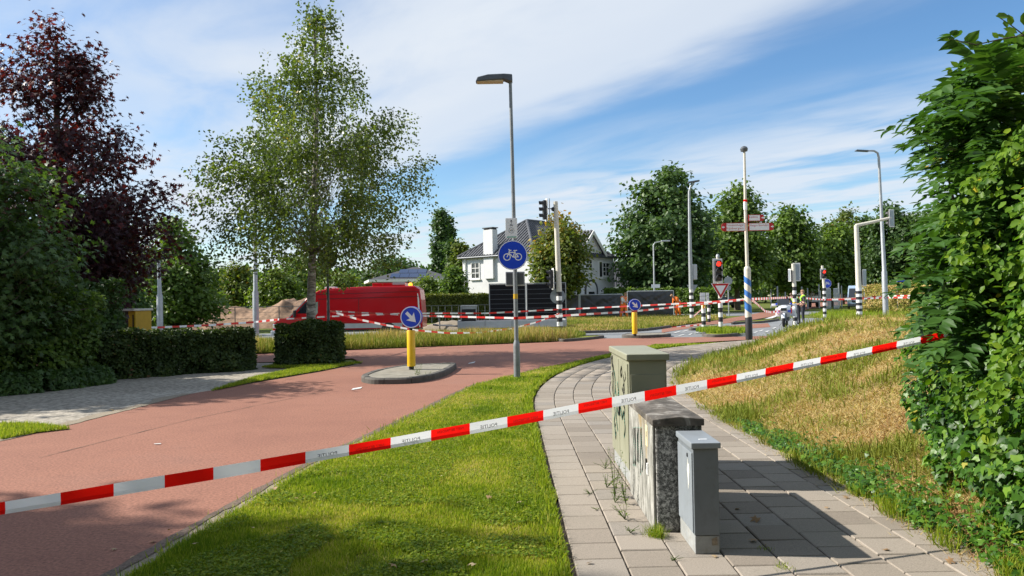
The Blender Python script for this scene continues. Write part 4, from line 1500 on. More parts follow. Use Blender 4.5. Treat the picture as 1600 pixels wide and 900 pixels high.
# blue round sign
zc = P(801, 399, b0.y).z - b0.z
xs = P(801, 399, b0.y).x - b0.x
sg = MB()
disc(sg, (xs, zc), 0.298, -0.075, -0.062, 48)
sgo = sg.build('cycle_sign', M['blue_sign'], lp)
mb = MB()
ring(mb, (xs, zc), 0.278, 0.294, -0.0765, 48)
mb.build('sign_border', M['white_sign'], sgo)
mb = MB()
bike_symbol(mb, (xs, zc - 0.015), 0.113, -0.0765, 0.019)
mb.build('bicycle_symbol', M['white_sign'], sgo)
MB().box((xs, -0.05, zc + 0.1), (0.12, 0.03, 0.03)).build('bracket', M['galv'], lp)
MB().box((xs, -0.05, zc - 0.1), (0.12, 0.03, 0.03)).build('bracket', M['galv'], lp)
# route plate with 48
zp = P(799, 357, b0.y).z - b0.z
xp = P(799, 357, b0.y).x - b0.x
pl = MB().box((xp, -0.062, zp), (0.235, 0.012, 0.405)).build('route_plate', M['white_sign'], lp, bevel=0.004)
mb = MB()
ring(mb, (xp, zp - 0.045), 0.050, 0.056, -0.0695, 30)
mb.build('number_ring', M['black_print'], pl)
mb = MB()
fbar(mb, (xp, zp + 0.095), (xp, zp + 0.145), 0.010, -0.0695)
fpoly(mb, [(xp - 0.022, zp + 0.135), (xp + 0.022, zp + 0.135), (xp, zp + 0.17)], -0.0699)
mb.build('arrow', M['black_print'], pl)
mb = MB()
bike_symbol(mb, (xp, zp + 0.058), 0.02, -0.0695, 0.004)
mb.build('bicycle_symbol', M['black_print'], pl)
t = link('lettering', text_mesh('48', 0.062), pl, M['black_print'])
t.location = (xp, -0.0697, zp - 0.047)
t.rotation_euler = (R(90), 0, 0)
MB().box((xp, -0.0695, zp - 0.178), (0.19, 0.002, 0.018)).build('green_band', M['green_print'], pl)
# back of a two-part sign under it
zb = P(805, 435.5, b0.y).z - b0.z
xb = P(805, 435.5, b0.y).x - b0.x
sb = MB().box((xb, 0.060, zb), (0.39, 0.02, 0.29)).build('sign_back', M['silver'], lp, bevel=0.012)
MB().box((xb - 0.115, 0.0475, zb), (0.125, 0.006, 0.235)).build('back_panel', M['dark_steel'], sb, bevel=0.003)
MB().box((xb + 0.085, 0.0475, zb), (0.175, 0.006, 0.235)).build('back_panel', M['dark_steel'], sb, bevel=0.003)
zt = P(806, 463, b0.y).z - b0.z
mb = MB()
mb.lathe([(0.0445, zt - 0.05), (0.0445, zt + 0.05)], n=16, c=(-0.003, 0, 0)).build('yellow_sticker', M['yellow_box'], lp)
zt = P(806, 497, b0.y).z - b0.z
mb = MB()
mb.lathe([(0.046, zt - 0.025), (0.046, zt + 0.025)], n=16, c=(-0.003, 0, 0)).build('tape_wrap', M['tape_red'], lp)


# ================================================================ YELLOW BOLLARDS WITH ARROW SIGNS
def bollard(base, h, r, sr, label, yaw=0.0):
    root = empty('traffic_bollard', base, yaw, label, 'bollard', 'yellow keep-right bollards')
    MB().lathe([(r * 0.62, -0.02), (r * 0.62, 0.08)], n=18).build('foot', M['rubber'], root)
    MB().lathe([(r, 0.075), (r, h - 0.01), (r * 0.94, h)], n=22).build('column', M['yellow'], root)
    MB().lathe([(r * 0.4, h), (r * 0.4, h + 0.09)], n=12).build('neck', M['rubber'], root)
    zc_ = h + 0.05 + sr
    mb = MB()
    disc(mb, (0.02, zc_), sr, -0.06, 0.06, 40)
    s = mb.build('arrow_sign', M['blue_sign'], root, bevel=0.008)
    mb = MB()
    ring(mb, (0.02, zc_), sr * 0.90, sr * 0.985, -0.0625, 40)
    mb.build('sign_border', M['white_sign'], s)
    mb = MB()
    u = Vector((0.70, -0.71))
    w = Vector((0.71, 0.70))
    q = lambda a, b_: (0.02 + (u.x * a + w.x * b_) * sr, zc_ + (u.y * a + w.y * b_) * sr)
    fpoly(mb, [q(-0.62, -0.15), q(0.0, -0.15), q(-0.12, -0.52), q(0.66, 0.0), q(-0.12, 0.52), q(0.0, 0.15), q(-0.62, 0.15)], -0.0635)
    mb.build('arrow', M['white_sign'], s)
    return root


bb = G(643, 577.5, ISL_Z - 0.012)
bollard(bb, P(643, 516, bb.y).z - bb.z, 0.090, 0.236, 'yellow bollard with blue arrow sign on the nearer traffic island', R(-6))
bb = G(992, 524.6, 0.108)
bollard(bb, P(990, 488, bb.y).z - bb.z, 0.105, 0.235, 'yellow bollard with blue arrow sign in front of the orange workers')

# ================================================================ TRAFFIC SIGNALS, MASTS AND SIGN POSTS
def banded(root, r, z0, z1, n, first_black=True, name=True):
    """black and white rings round the foot of a mast"""
    h = (z1 - z0) / n
    for k in range(n):
        blk = (k % 2 == 0) == first_black
        MB().lathe([(r, z0 + k * h), (r, z0 + (k + 1) * h)], n=14).build('black_band' if blk else 'white_band', M['black_paint' if blk else 'white_paint'], root)


def signal_head(root, c, yaw, lit=None, board=True, sc=1.0, lens=3, casemat='black_paint'):
    """three-lamp signal facing -Y before the turn by yaw; c = centre in the root's space"""
    Mx = Matrix.Rotation(yaw, 3, 'Z')
    cv_ = Vector(c)
    H_ = 0.30 * lens * sc
    T = lambda x, y, z: cv_ + Mx @ Vector((x * sc, y * sc, z * sc))
    mb = MB()
    mb.box(cv_, (0.27 * sc, 0.16 * sc, H_), M=Mx)
    hs = mb.build('signal_head', M[casemat], root, bevel=0.02)
    if board:
        mb = MB()
        mb.box(T(0, 0.085, 0), (0.42 * sc, 0.02 * sc, H_ + 0.17 * sc), M=Mx)
        mb.build('backboard', M['white_paint'], hs, bevel=0.015)
        mb = MB()
        mb.box(T(0, 0.110, 0), (0.30 * sc, 0.03 * sc, H_ + 0.04 * sc), M=Mx)
        mb.build('rear_cover', M['sign_back'], hs, bevel=0.01)
    for k in range(lens):
        z = (lens - 1) / 2 * 0.295 - 0.295 * k
        mm = M['lamp_red_on'] if (lit == 'red' and k == 0) else M['lens_dark']
        mb = MB()
        RX = Mx @ Matrix.Rotation(R(90), 3, 'X')
        mb.lathe([(0.105 * sc, 0.0), (0.105 * sc, 0.012 * sc), (0.05 * sc, 0.03 * sc)], c=T(0, -0.08, z), n=18, M=RX)
        mb.build('lens', mm, hs)
        vs, fs = [], []
        for j in range(11):
            t = R(-15 + 210 * j / 10)
            L = 0.20 - 0.05 * abs(j - 5) / 5
            for (yy, rr) in ((-0.08, 0.122), (-0.08 - L, 0.122)):
                vs.append(T(rr * math.cos(t), yy, z + rr * math.sin(t)))
        fs = [(2 * j, 2 * j + 2, 2 * j + 3, 2 * j + 1) for j in range(10)]
        MB().add(vs, fs).build('visor', M['black_paint'], hs)
    return hs


def mast_base(px, py, z=0.0):
    return G(px, py, z)


GRP = 'traffic signal masts with black and white bands'
# -- tall white mast behind the lamp post (left)
b1 = P(875, 524, 34.2)
b1.z = 0
root = empty('traffic_signal', b1, 0, 'tall white signal mast with zebra foot beside the trailer', 'traffic signal', GRP)
zz = lambda px, py: P(px, py, b1.y).z
banded(root, 0.125, 0.0, zz(873, 456), 10, False)
MB().tube([(0, 0, zz(873, 456)), (-0.09, 0, zz(867, 315))], [0.12, 0.10], 14).build('mast', M['cream_post'], root)
xh = P(851, 329, b1.y).x - b1.x
MB().tube([(-0.09, 0, zz(867, 326)), (xh + 0.12, 0.0, zz(860, 326))], 0.025, 8).tube([(xh + 0.22, 0, zz(860, 310)), (xh + 0.22, 0, zz(860, 348))], 0.02, 8).build('bracket', M['galv'], root)
signal_head(root, (xh, 0, zz(851, 328)), R(-78), None, True, 0.95)
MB().lathe([(0.02, -0.1), (0.09, -0.04), (0.09, 0.06), (0.03, 0.1)], c=(-0.2, 0, zz(862, 327)), n=12).build('detector', M['black_paint'], root)
xh2 = P(862, 436, b1.y).x - b1.x
signal_head(root, (xh2 - 0.02, 0, zz(864, 436)), R(-80), None, True, 0.9)
mb = MB()
disc(mb, (-0.06, zz(872, 463)), 0.335, 0.13, 0.145, 36)
mb.build('round_sign_back', M['sign_back'], root)

# -- lamp mast with zebra foot (x 1080)
b2 = G(1081, 501.5)
zz = lambda px, py: P(px, py, b2.y).z
root = empty('street_lamp', b2, 0, 'tall silver lamp mast with zebra foot left of the red signal', 'street lamp')
banded(root, 0.135, 0.0, zz(1080, 452), 10, True)
zt = zz(1080, 300)
MB().tube([(0, 0, zz(1080, 452)), (-0.02, 0, zz(1079, 400)), (0, 0, zt), (0.10, 0, zt + 0.38), (0.35, -0.05, zt + 0.62)], [0.15, 0.12, 0.075, 0.06, 0.05], 14).build('mast', M['galv'], root)
MB().box((0.28, -0.1, zt + 0.66), (0.75, 0.26, 0.11), M=Matrix.Rotation(R(-8), 3, 'Y')).build('lamp_head', M['dark_steel'], root, bevel=0.03)
MB().box((0.28, 0.14, zz(1085, 425)), (0.26, 0.34, 1.0)).build('signal_cabinet', M['silver'], root, bevel=0.03)
mb = MB()
tri = lambda cx, cz, s: [(cx - s, cz + s * 0.58), (cx, cz - s * 1.15), (cx + s, cz + s * 0.58)]
mb.prism(tri(0.12, zz(1083, 450), 0.36), 0.16, 0.175, M=Matrix(((1, 0, 0), (0, 0, 1), (0, 1, 0)))).build('yield_sign_back', M['sign_back'], root)

# -- red signal with give way sign (x 1125)
b3 = G(1126.5, 517.5, 0.09)
zz = lambda px, py: P(px, py, b3.y).z - b3.z
root = empty('traffic_signal', b3, 0, 'red traffic light above the triangular give way sign', 'traffic signal', GRP)
banded(root, 0.095, 0.0, zz(1125, 466), 7, True)
zc_ = zz(1121, 423)
xh = P(1122, 423, b3.y).x - b3.x
MB().tube([(0, 0, zz(1125, 466)), (xh * 0.6, 0.02, zc_ - 0.4), (xh + 0.02, 0.12, zc_ + 0.62)], [0.08, 0.065, 0.06], 12).build('mast', M['cream_post'], root)
MB().lathe([(0.05, 0), (0.085, 0.05), (0.06, 0.14), (0.02, 0.17)], c=(xh + 0.03, 0.12, zc_ + 0.55), n=12).build('finial', M['galv'], root)
signal_head(root, (xh, -0.02, zc_), 0.0, 'red', True, 0.98)
xg, zg = P(1124.5, 451, b3.y).x - b3.x, zz(1124.5, 451)
MY = Matrix(((1, 0, 0), (0, 0, 1), (0, 1, 0)))
def tri2(cx, cz, s):
    return [(cx - s, cz + s * 0.577), (cx + s, cz + s * 0.577), (cx, cz - s * 1.155)]
y_s = MB().prism(tri2(xg, zg, 0.395), -0.14, -0.125, M=MY).build('give_way_sign', M['white_sign'], root)
mb = MB()
fpoly(mb, tri2(xg, zg, 0.365), -0.142)
mb.build('red_border', M['red_sign'], y_s)
mb = MB()
fpoly(mb, tri2(xg, zg, 0.225), -0.144)
mb.build('white_field', M['white_sign'], y_s)

# -- signal seen from behind, beside the officers (x 1242)
b4 = G(1242.5, 507.5)
zz = lambda px, py: P(px, py, b4.y).z
root = empty('traffic_signal', b4, 0, 'signal mast seen from behind beside the two officers', 'traffic signal', GRP)
banded(root, 0.10, 0.0, zz(1242, 448), 10, False)
MB().tube([(0, 0, zz(1242, 448)), (-0.03, 0, zz(1241, 412))], [0.105, 0.10], 14).build('mast', M['cream_post'], root)
signal_head(root, (0.17, 0.12, zz(1246, 425)), R(172), None, True, 0.9)
signal_head(root, (-0.17, 0.05, zz(1237, 430)), R(100), None, True, 0.62)
MB().lathe([(0.103, zz(1242, 476)), (0.103, zz(1242, 472))], n=14).build('push_button', M['yellow'], root)

# -- small red signal with blue sign (x 1287)
b5 = G(1289, 500.3)
zz = lambda px, py: P(px, py, b5.y).z
root = empty('traffic_signal', b5, 0, 'red traffic light next to a round blue sign, right of the officers', 'traffic signal', GRP)
banded(root, 0.10, 0.0, zz(1288, 450), 11, True)
MB().tube([(0, 0, zz(1288, 450)), (-0.06, 0.08, zz(1286, 415))], [0.095, 0.07], 14).build('mast', M['cream_post'], root)
signal_head(root, (P(1286.5, 428, b5.y).x - b5.x, -0.04, zz(1286.5, 428)), 0.05, 'red', True, 0.86, 2)
mb = MB()
disc(mb, (0.19, zz(1291.5, 443)), 0.28, 0.05, 0.062, 36)
s = mb.build('round_sign', M['blue_sign'], root)
mb = MB()
ring(mb, (0.19, zz(1291.5, 443)), 0.262, 0.275, 0.0485, 36)
bike_symbol(mb, (0.22, zz(1291.5, 443)), 0.09, 0.0485, 0.02)
mb.build('sign_symbol', M['white_sign'], s)

# -- portal mast with arm (x 1342) and signals on it
b6 = P(1343, 497, 46.0)
b6.z = 0
zz = lambda px, py: P(px, py, b6.y).z
root = empty('traffic_signal', b6, 0, 'signal mast with a long horizontal arm, zebra foot behind the bank', 'traffic signal', GRP)
banded(root, 0.17, 0.0, zz(1342, 450), 11, False)
zt = zz(1340, 352)
MB().tube([(0, 0, zz(1342, 450)), (-0.06, 0, zt)], [0.165, 0.13], 14).build('mast', M['cream_post'], root)
xe = P(1392, 338, b6.y).x - b6.x
MB().tube([(-0.08, 0, zt - 0.02), (xe * 0.5, 0, zt + 0.20), (xe, 0, zt + 0.42)], [0.11, 0.09, 0.075], 12).build('arm', M['cream_post'], root)
signal_head(root, (xe + 0.02, 0.1, zz(1390, 341)), R(205), None, True, 1.0)
signal_head(root, (0.30, 0.05, zz(1349, 434)), R(215), None, True, 0.95)

# -- tall lamp on the right (x 1378)
b7 = P(1384, 490, 48.0)
b7.z = 0
zz = lambda px, py: P(px, py, b7.y).z
root = empty('street_lamp', b7, 0, 'tall slim silver street lamp with curved arm on the right', 'street lamp')
zt = zz(1374, 246)
MB().tube([(0, 0, 0), (-0.03, 0, zz(1382, 425)), (-0.03, 0, zz(1382, 423)), (-0.2, 0, zt), (-0.26, 0, zt + 0.28), (-0.48, 0, zt + 0.42), (-0.95, 0, zt + 0.44)], [0.17, 0.16, 0.125, 0.075, 0.065, 0.06, 0.05], 14).build('mast', M['galv'], root)
MB().box((-1.25, 0, zt + 0.44), (0.85, 0.3, 0.10), M=Matrix.Rotation(R(4), 3, 'Y'), taper=0.8).build('lamp_head', M['dark_steel'], root, bevel=0.03)

# -- blue and white mast with direction signs (x 1168)
b8 = G(1170.5, 530, 0.01)
zz = lambda px, py: P(px, py, b8.y).z - b8.z
root = empty('signpost', b8, 0, 'tall white mast with blue spiral stripes and red-edged direction signs', 'signpost')
xo = lambda px, py: P(px, py, b8.y).x - b8.x
MB().lathe([(0.125, -0.05), (0.125, zz(1169, 496)), (0.118, zz(1169, 495))], n=20).build('black_foot', M['black_paint'], root)
zb0, zb1 = zz(1169, 496), zz(1168, 416)
r_ = 0.118
MB().lathe([(r_, zb0), (r_, zb1 - 0.12), (0.105, zb1 - 0.05), (0.06, zb1)], n=20, c=(-0.01, 0, 0)).build('lower_mast', M['cream_post'], root)
mb = MB()
for (za, zc2) in ((zz(1168, 492), zz(1168, 472)), (zz(1168, 470), zz(1168, 455)), (zz(1168, 450), zz(1168, 434))):
    vs, fs = [], []
    K = 26
    for k in range(K + 1):
        t = 2 * PI * k / K
        slope = 0.55 * (k / K - 0.5)
        hgt_ = (zc2 - za) * 0.62
        for dzz in (0, hgt_):
            vs.append((-0.01 + (r_ + 0.003) * math.cos(t + PI * 0.5), (r_ + 0.003) * math.sin(t + PI * 0.5), za + 0.1 + dzz - slope * 0.9))
    fs = [(2 * k, 2 * k + 2, 2 * k + 3, 2 * k + 1) for k in range(K)]
    mb.add(vs, fs, True)
mb.build('blue_stripes', M['blue_stripe'], root)
ztp = zz(1163, 236)
MB().tube([(-0.01, 0, zb1 - 0.05), (xo(1165, 340), 0, zz(1165, 340)), (xo(1163, 236), 0, ztp)], [0.062, 0.055, 0.042], 16).build('upper_mast', M['cream_post'], root)
MB().lathe([(0.03, -0.06), (0.12, -0.04), (0.14, 0.05), (0.10, 0.12), (0.03, 0.15)], c=(xo(1162.5, 232), 0, ztp + 0.03), n=14).build('camera_dome', M['dark_steel'], root)
MB().lathe([(0.066, zz(1164, 328)), (0.066, zz(1164, 315))], n=14, c=(xo(1164.5, 320), 0, 0)).build('number_band', M['white_sign'], root)
MB().lathe([(0.067, zz(1164, 316)), (0.067, zz(1164, 312))], n=14, c=(xo(1164.5, 314), 0, 0)).build('red_band', M['tape_red'], root)


def finger(px0, px1, py0, py1, tip_left, lines, yaw, depth=0.03):
    x0_, x1_ = xo(px0, (py0 + py1) / 2), xo(px1, (py0 + py1) / 2)
    za_, zb_ = zz(px0, py1), zz(px0, py0)
    zm = (za_ + zb_) / 2
    h = zb_ - za_
    rd = h * 0.32
    sgn = -1 if tip_left else 1
    tipx, endx = (x0_, x1_) if tip_left else (x1_, x0_)
    outline = [(endx, za_), (tipx - sgn * rd, za_)] + [(tipx - sgn * rd + sgn * rd * math.sin(t), zm - h / 2 * math.cos(t)) for t in np.linspace(0.15, PI - 0.15, 9)] + [(tipx - sgn * rd, zb_), (endx, zb_)]
    s = MB().prism(outline, -0.10, -0.10 + depth, M=MY).build('finger_sign', M['red_sign'], root)
    in_ = 0.018
    fw0, fw1 = endx - sgn * -in_ * 1.0, tipx - sgn * (rd + 0.09)
    mb = MB()
    fpoly(mb, [(fw0, za_ + in_), (fw1, za_ + in_), (fw1, zb_ - in_), (fw0, zb_ - in_)], -0.1025)
    mb.build('sign_face', M['white_sign'], s)
    mb = MB()
    ax = tipx - sgn * (rd * 0.5 + 0.02)
    fpoly(mb, [(ax - sgn * 0.05, zm + 0.018), (ax, zm + 0.018), (ax, zm + 0.05), (ax + sgn * 0.06, zm), (ax, zm - 0.05), (ax, zm - 0.018), (ax - sgn * 0.05, zm - 0.018)], -0.1025)
    mb.build('arrow', M['white_sign'], s)
    for k, ln in enumerate(lines):
        t = link('lettering', text_mesh(ln, 0.105), s, M['red_sign'])
        wid = max(v_.co.x for v_ in t.data.vertices) * 2
        room = abs(fw1 - fw0) * (0.94 if len(ln) > 9 else 0.78)
        for v_ in t.data.vertices:
            v_.co.x *= min(1.6, room / wid)
        t.location = ((fw0 + fw1) / 2 - (0.04 if len(ln) < 12 else 0), -0.1035, zb_ - 0.085 - 0.115 * k)
        t.rotation_euler = (R(90), 0, 0)


finger(1126, 1163.5, 349, 362, True, ['Prinsenhage', 'Rijsbergen'], 0)
finger(1169, 1208, 349, 361, False, ['Haagse Beemden'], 0)
finger(1168.5, 1193, 336, 346, False, ['Liesbos'], 0)

# -- zebra posts on the island
def zebra_post(base, h, r, label, cap='white_paint', n=6, extra=None):
    rt = empty('marker_post', base, 0, label, 'marker post', 'black and white marker posts')
    banded(rt, r, 0.0, h, n, True)
    return rt


bz = G(1100, 519.5, 0.0)
zp_ = zebra_post(bz, P(1099, 483, bz.y).z, 0.095, 'zebra-banded post with push button left of the give way sign')
zu = P(1099, 473, bz.y).z
MB().lathe([(0.10, P(1099, 483, bz.y).z), (0.10, zu - 0.02), (0.05, zu + 0.03)], n=14).build('cream_cap', M['cream_post'], zp_)
MB().box((0, -0.11, zu - 0.14), (0.13, 0.06, 0.2)).build('push_button', M['yellow'], zp_, bevel=0.02)
bz = G(1108, 503.5, 0.0)
zebra_post(bz, P(1107, 470, bz.y).z, 0.095, 'thin zebra-banded post under the white notice boards')


def board_sign(px0, px1, py0, py1, base_py, label, legs=True, spikes=False):
    b_ = G((px0 + px1) / 2, base_py)
    hw_ = (P(px1, py0, b_.y).x - P(px0, py0, b_.y).x) / 2
    z0_, z1_ = P(px0, py1, b_.y).z, P(px0, py0, b_.y).z
    rt = empty('notice_board', b_, 0, label, 'notice board', 'white boards facing away at the junction')
    MB().box((0, 0, (z0_ + z1_) / 2), (hw_ * 2, 0.02, z1_ - z0_)).build('board', M['white_sign'], rt, bevel=0.006)
    MB().tube([(0, 0.05, 0), (0, 0.05, z1_ - 0.1)], 0.03, 8).build('post', M['galv'], rt)
    mb = MB()
    mb.box((0, -0.018, z0_ + (z1_ - z0_) * 0.35), (hw_ * 1.96, 0.012, 0.03)).box((0, -0.018, z0_ + (z1_ - z0_) * 0.7), (hw_ * 1.96, 0.012, 0.03)).build('cross_rail', M['silver'], rt)
    return rt


board_sign(1064, 1074, 459, 483, 488, 'white board standing beside the right-hand orange worker')
board_sign(1094.5, 1103, 457.5, 475, 503, 'wider white board behind the zebra-banded posts')
board_sign(1104.3, 1108.6, 457.5, 470, 502, 'narrow white board on the thin zebra post', legs=False)

# -- round sign seen from behind (x 1138)
b9 = G(1139, 494)
zz = lambda px, py: P(px, py, b9.y).z
root = empty('sign_post', b9, 0, 'thin grey post with a round sign seen from behind', 'sign post')
MB().tube([(0, 0, 0), (-0.02, 0, zz(1138, 431))], 0.05, 10).build('post', M['galv'], root)
mb = MB()
disc(mb, (-0.02, zz(1138, 439)), 0.33, -0.075, -0.06, 32)
mb.build('round_sign_back', M['sign_back'], root)
MB().box((-0.02, -0.07, zz(1138, 450)), (0.36, 0.02, 0.33)).build('plate_back', M['sign_back'], root)
# -- wooden post and its sign behind the lamp mast (x 1089)
bw = G(1089, 487)
root = empty('wooden_post', bw, 0, 'brown wooden post behind the zebra-footed lamp mast', 'post')
MB().lathe([(0.16, 0), (0.15, P(1089, 449, bw.y).z)], n=10).build('post', M['wood'], root)
# -- small street lamp in front of the trees (x 1023)
bl = P(1023, 480, 66.0)
bl.z = 0
root = empty('street_lamp', bl, 0, 'short grey street lamp with right-pointing arm before the big tree', 'street lamp')
zz = lambda px, py: P(px, py, bl.y).z
MB().tube([(0, 0, 0), (0, 0, zz(1023, 383)), (0.15, 0, zz(1025, 379)), (0.95, 0, zz(1038, 376.5))], [0.09, 0.06, 0.05, 0.04], 10).build('mast', M['galv'], root)
MB().box((1.05, 0, zz(1041, 376.5)), (0.75, 0.3, 0.12)).build('lamp_head', M['silver'], root, bevel=0.03)
MB().box((0.1, -0.1, zz(1024, 447)), (0.72, 0.03, 0.30)).build('street_name_plate', M['white_sign'], root)

# -- silver lamp masts on the left, among the trees
for px, py_top, py_mid, Y, lab in ((250, 410, 462, 38.0, 'silver lamp mast in front of the dark trees on the left'), (400, 275, 457, 38.0, 'silver lamp mast half hidden by the left of the birch')):
    bq = P(px, 520, Y)
    bq.z = 0
    zz = lambda a, c: P(a, c, Y).z
    root = empty('street_lamp', bq, 0, lab, 'street lamp', 'silver lamp masts on the left')
    dx = P(px - 2, py_top, Y).x - bq.x
    MB().tube([(0, 0, -0.03), (0, 0, zz(px, py_mid)), (0, 0, zz(px, py_mid) + 0.1), (dx, 0, zz(px, py_top))], [0.15, 0.145, 0.105, 0.075], 14).build('mast', M['galv'], root)
    if px == 400:
        MB().box((dx - 0.3, 0, zz(px, py_top) + 0.03), (0.8, 0.3, 0.1)).build('lamp_head', M['dark_steel'], root, bevel=0.03)
    else:
        MB().lathe([(0.08, 0), (0.08, 0.05), (0.03, 0.09)], c=(dx, 0, zz(px, py_top)), n=12).build('cap', M['galv'], root)
# -- dark sign post in front of the van
bd = P(514, 560, 22.6)
bd.z = 0
zz = lambda a, c: P(a, c, bd.y).z
root = empty('sign_post', bd, 0, 'thin dark post with round sign back standing before the red van', 'sign post')
MB().tube([(0, 0, -0.02), (0, 0, zz(514, 470)), (-0.01, 0, zz(513, 385))], [0.05, 0.04, 0.03], 10).build('post', M['dark_steel'], root)
mb = MB()
disc(mb, (-0.02, zz(513, 405)), 0.29, 0.045, 0.058, 32)
mb.build('round_sign_back', M['dark_steel'], root)
# -- tall yellow box on the left
by_ = P(207, 520, 21.5)
by_.z = 0
zz = lambda a, c: P(a, c, by_.y).z
root = empty('yellow_cabinet', by_, R(-8), 'yellow cabinet with pale flat roof showing above the dark hedge', 'cabinet')
hb = zz(207, 486)
MB().box((0, 0.35, hb / 2), (0.22, 0.75, hb)).build('body', M['yellow_box'], root, bevel=0.02)
MB().box((-0.42, 0.35, hb / 2), (0.50, 0.60, hb)).build('rear_body', M['dark_steel'], root, bevel=0.02)
MB().box((-0.32, 0.32, hb + 0.035), (0.92, 0.9, 0.06)).build('roof', M['white_paint'], root, bevel=0.01)
MB().box((0.045, -0.032, hb * 0.72), (0.03, 0.02, hb * 0.42)).build('slot', M['black_print'], root)

# ================================================================ TREES AND HEDGES
def prof_at(prof, z):
    if z <= prof[0][0]:
        return prof[0][1:]
    for a, b_ in zip(prof[:-1], prof[1:]):
        if z <= b_[0]:
            t = (z - a[0]) / (b_[0] - a[0])
            return tuple(a[k] + (b_[k] - a[k]) * t for k in (1, 2))
    return prof[-1][1:]


def make_tree(name, label, base, prof, ncl, nleaf, lsize, kind, mat, trunk_r, bark='bark', seed=1, cl_r=0.45, hang=0.0, cat='tree', group=None, limbs=True, rise=0.55, vshift=None, trunk_bend=0.0, up=0.6, trunk_top=0.93, cl_flat=0.7, upper_v=0.0, depth=1.0, shell=0.55, lumpy=0.3):
    """prof: (height, reach to the left, reach to the right) up the crown"""
    rg = np.random.default_rng(seed)
    rd = random.Random(seed)
    H_ = prof[-1][0]
    root = empty(name, base, 0, label, cat, group)
    # trunk
    pts, rad = [], []
    for k in range(9):
        t = k / 8 * trunk_top
        z = H_ * t
        pts.append(Vector((trunk_bend * math.sin(t * 4 + seed), 0.6 * trunk_bend * math.cos(t * 3 + seed) - 0.6 * trunk_bend, z - 0.04 if k == 0 else z)))
        rad.append(trunk_r * (1.25 if k == 0 else 1.0) * (1 - t) ** 0.8 + 0.012)
    MB().tube(pts, rad, 10).build('trunk', M[bark], root)

    def trunk_pt(z):
        t = max(0.0, min(1.0, z / (H_ * trunk_top))) * 8
        i = min(7, int(t))
        return pts[i].lerp(pts[i + 1], t - i)
    # clusters
    zs = np.linspace(prof[0][0], prof[-1][0], 80)
    wts = np.array([max(0.05, sum(prof_at(prof, z))) ** 1.5 for z in zs])
    wts /= wts.sum()
    cum = np.cumsum(wts)
    limb = MB()
    C, O, Vv = [], [], []
    per = max(4, int(nleaf / ncl))
    for c in range(ncl):
        z = float(np.interp(rd.random(), cum, zs))
        l, r_ = prof_at(prof, z)
        th = rd.uniform(0, 2 * PI)
        cx = math.cos(th)
        reach = (r_ if cx > 0 else l) * abs(cx) + (l + r_) / 2 * depth * (1 - abs(cx))
        lump = 1.0 + lumpy * noise.noise(Vector((2.3 * cx, 2.3 * math.sin(th), z * 0.9 + seed)))
        rr = reach * lump * (shell + (1 - shell) * rd.random() ** 0.7) if rd.random() < 0.75 else reach * rd.random() ** 0.5
        tp = Vector((cx * rr, math.sin(th) * rr, z)) + Vector((trunk_pt(z).x, trunk_pt(z).y, 0))
        zb = max(prof[0][0] * (1.0 if hang else 0.75), z - rise * rr - 0.15)
        sp = trunk_pt(min(zb, H_ * trunk_top * 0.97))
        mid = sp.lerp(tp, 0.55) + Vector((0, 0, 0.12 * rr + hang * 0.25))
        if limbs:
            br = (0.3 if hang else 1.0) * max(0.010, trunk_r * 0.30 * (1 - z / H_) + 0.012)
            limb.tube([sp, mid, tp], [br, br * 0.6, 0.006], 5, cap=False)
        # leaves along the outer part of the branch and around its tip
        n = int(per * rd.uniform(0.6, 1.4))
        t = rg.beta(2.2, 1.3, n)
        a = np.array(sp.lerp(mid, 0.6))
        b_ = np.array(mid)
        e = np.array(tp)
        pos = ((1 - t) ** 2)[:, None] * a + (2 * t * (1 - t))[:, None] * b_ + (t ** 2)[:, None] * e
        pos = pos + rg.normal(0, cl_r, (n, 3)) * np.array([1, 1, cl_flat]) * (0.35 + 0.65 * t)[:, None]
        if hang > 0:
            ns = max(1, n // 18)
            sid = rg.integers(0, ns, n)
            sx = rg.normal(0, cl_r, (ns, 2))
            sl = rg.uniform(0.25, 1.0, ns) * hang
            tt = rg.random(n)
            pos[:, 0] = (a + (e - a) * 0.5)[0] * (1 - t) + e[0] * t + sx[sid, 0] + rg.normal(0, 0.035, n)
            pos[:, 1] = (a + (e - a) * 0.5)[1] * (1 - t) + e[1] * t + sx[sid, 1] + rg.normal(0, 0.035, n)
            pos[:, 2] = e[2] + 0.15 - sl[sid] * tt + rg.normal(0, 0.03, n)
        C.append(pos)
        ov = pos - np.array([trunk_pt(z).x, trunk_pt(z).y, z - 0.6])
        O.append(unit(ov))
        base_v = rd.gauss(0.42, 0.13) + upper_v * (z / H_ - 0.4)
        Vv.append(np.clip(rg.normal(base_v, 0.16, n), 0, 1))
    if limbs:
        limb.build('branches', M[bark], root)['kind'] = 'stuff'
    C = np.concatenate(C)
    O = np.concatenate(O)
    Vv = np.concatenate(Vv)
    N = len(C)
    C[:, 2] = np.maximum(C[:, 2], 0.08)
    nr = O * 0.55 + np.array([0, 0, up]) + rg.normal(0, 0.55, (N, 3))
    dr = O + rg.normal(0, 0.7, (N, 3)) + np.array([0, 0, -0.55 if not hang else -1.2])
    if hang:
        nr = rg.normal(0, 1, (N, 3)) + np.array([0, 0, 0.25])
    sz = lsize * rg.uniform(0.65, 1.25, N)
    o = leaf_object('crown', root, C, nr, dr, sz, kind, Vv, M[mat])
    o['kind'] = 'stuff'
    return root


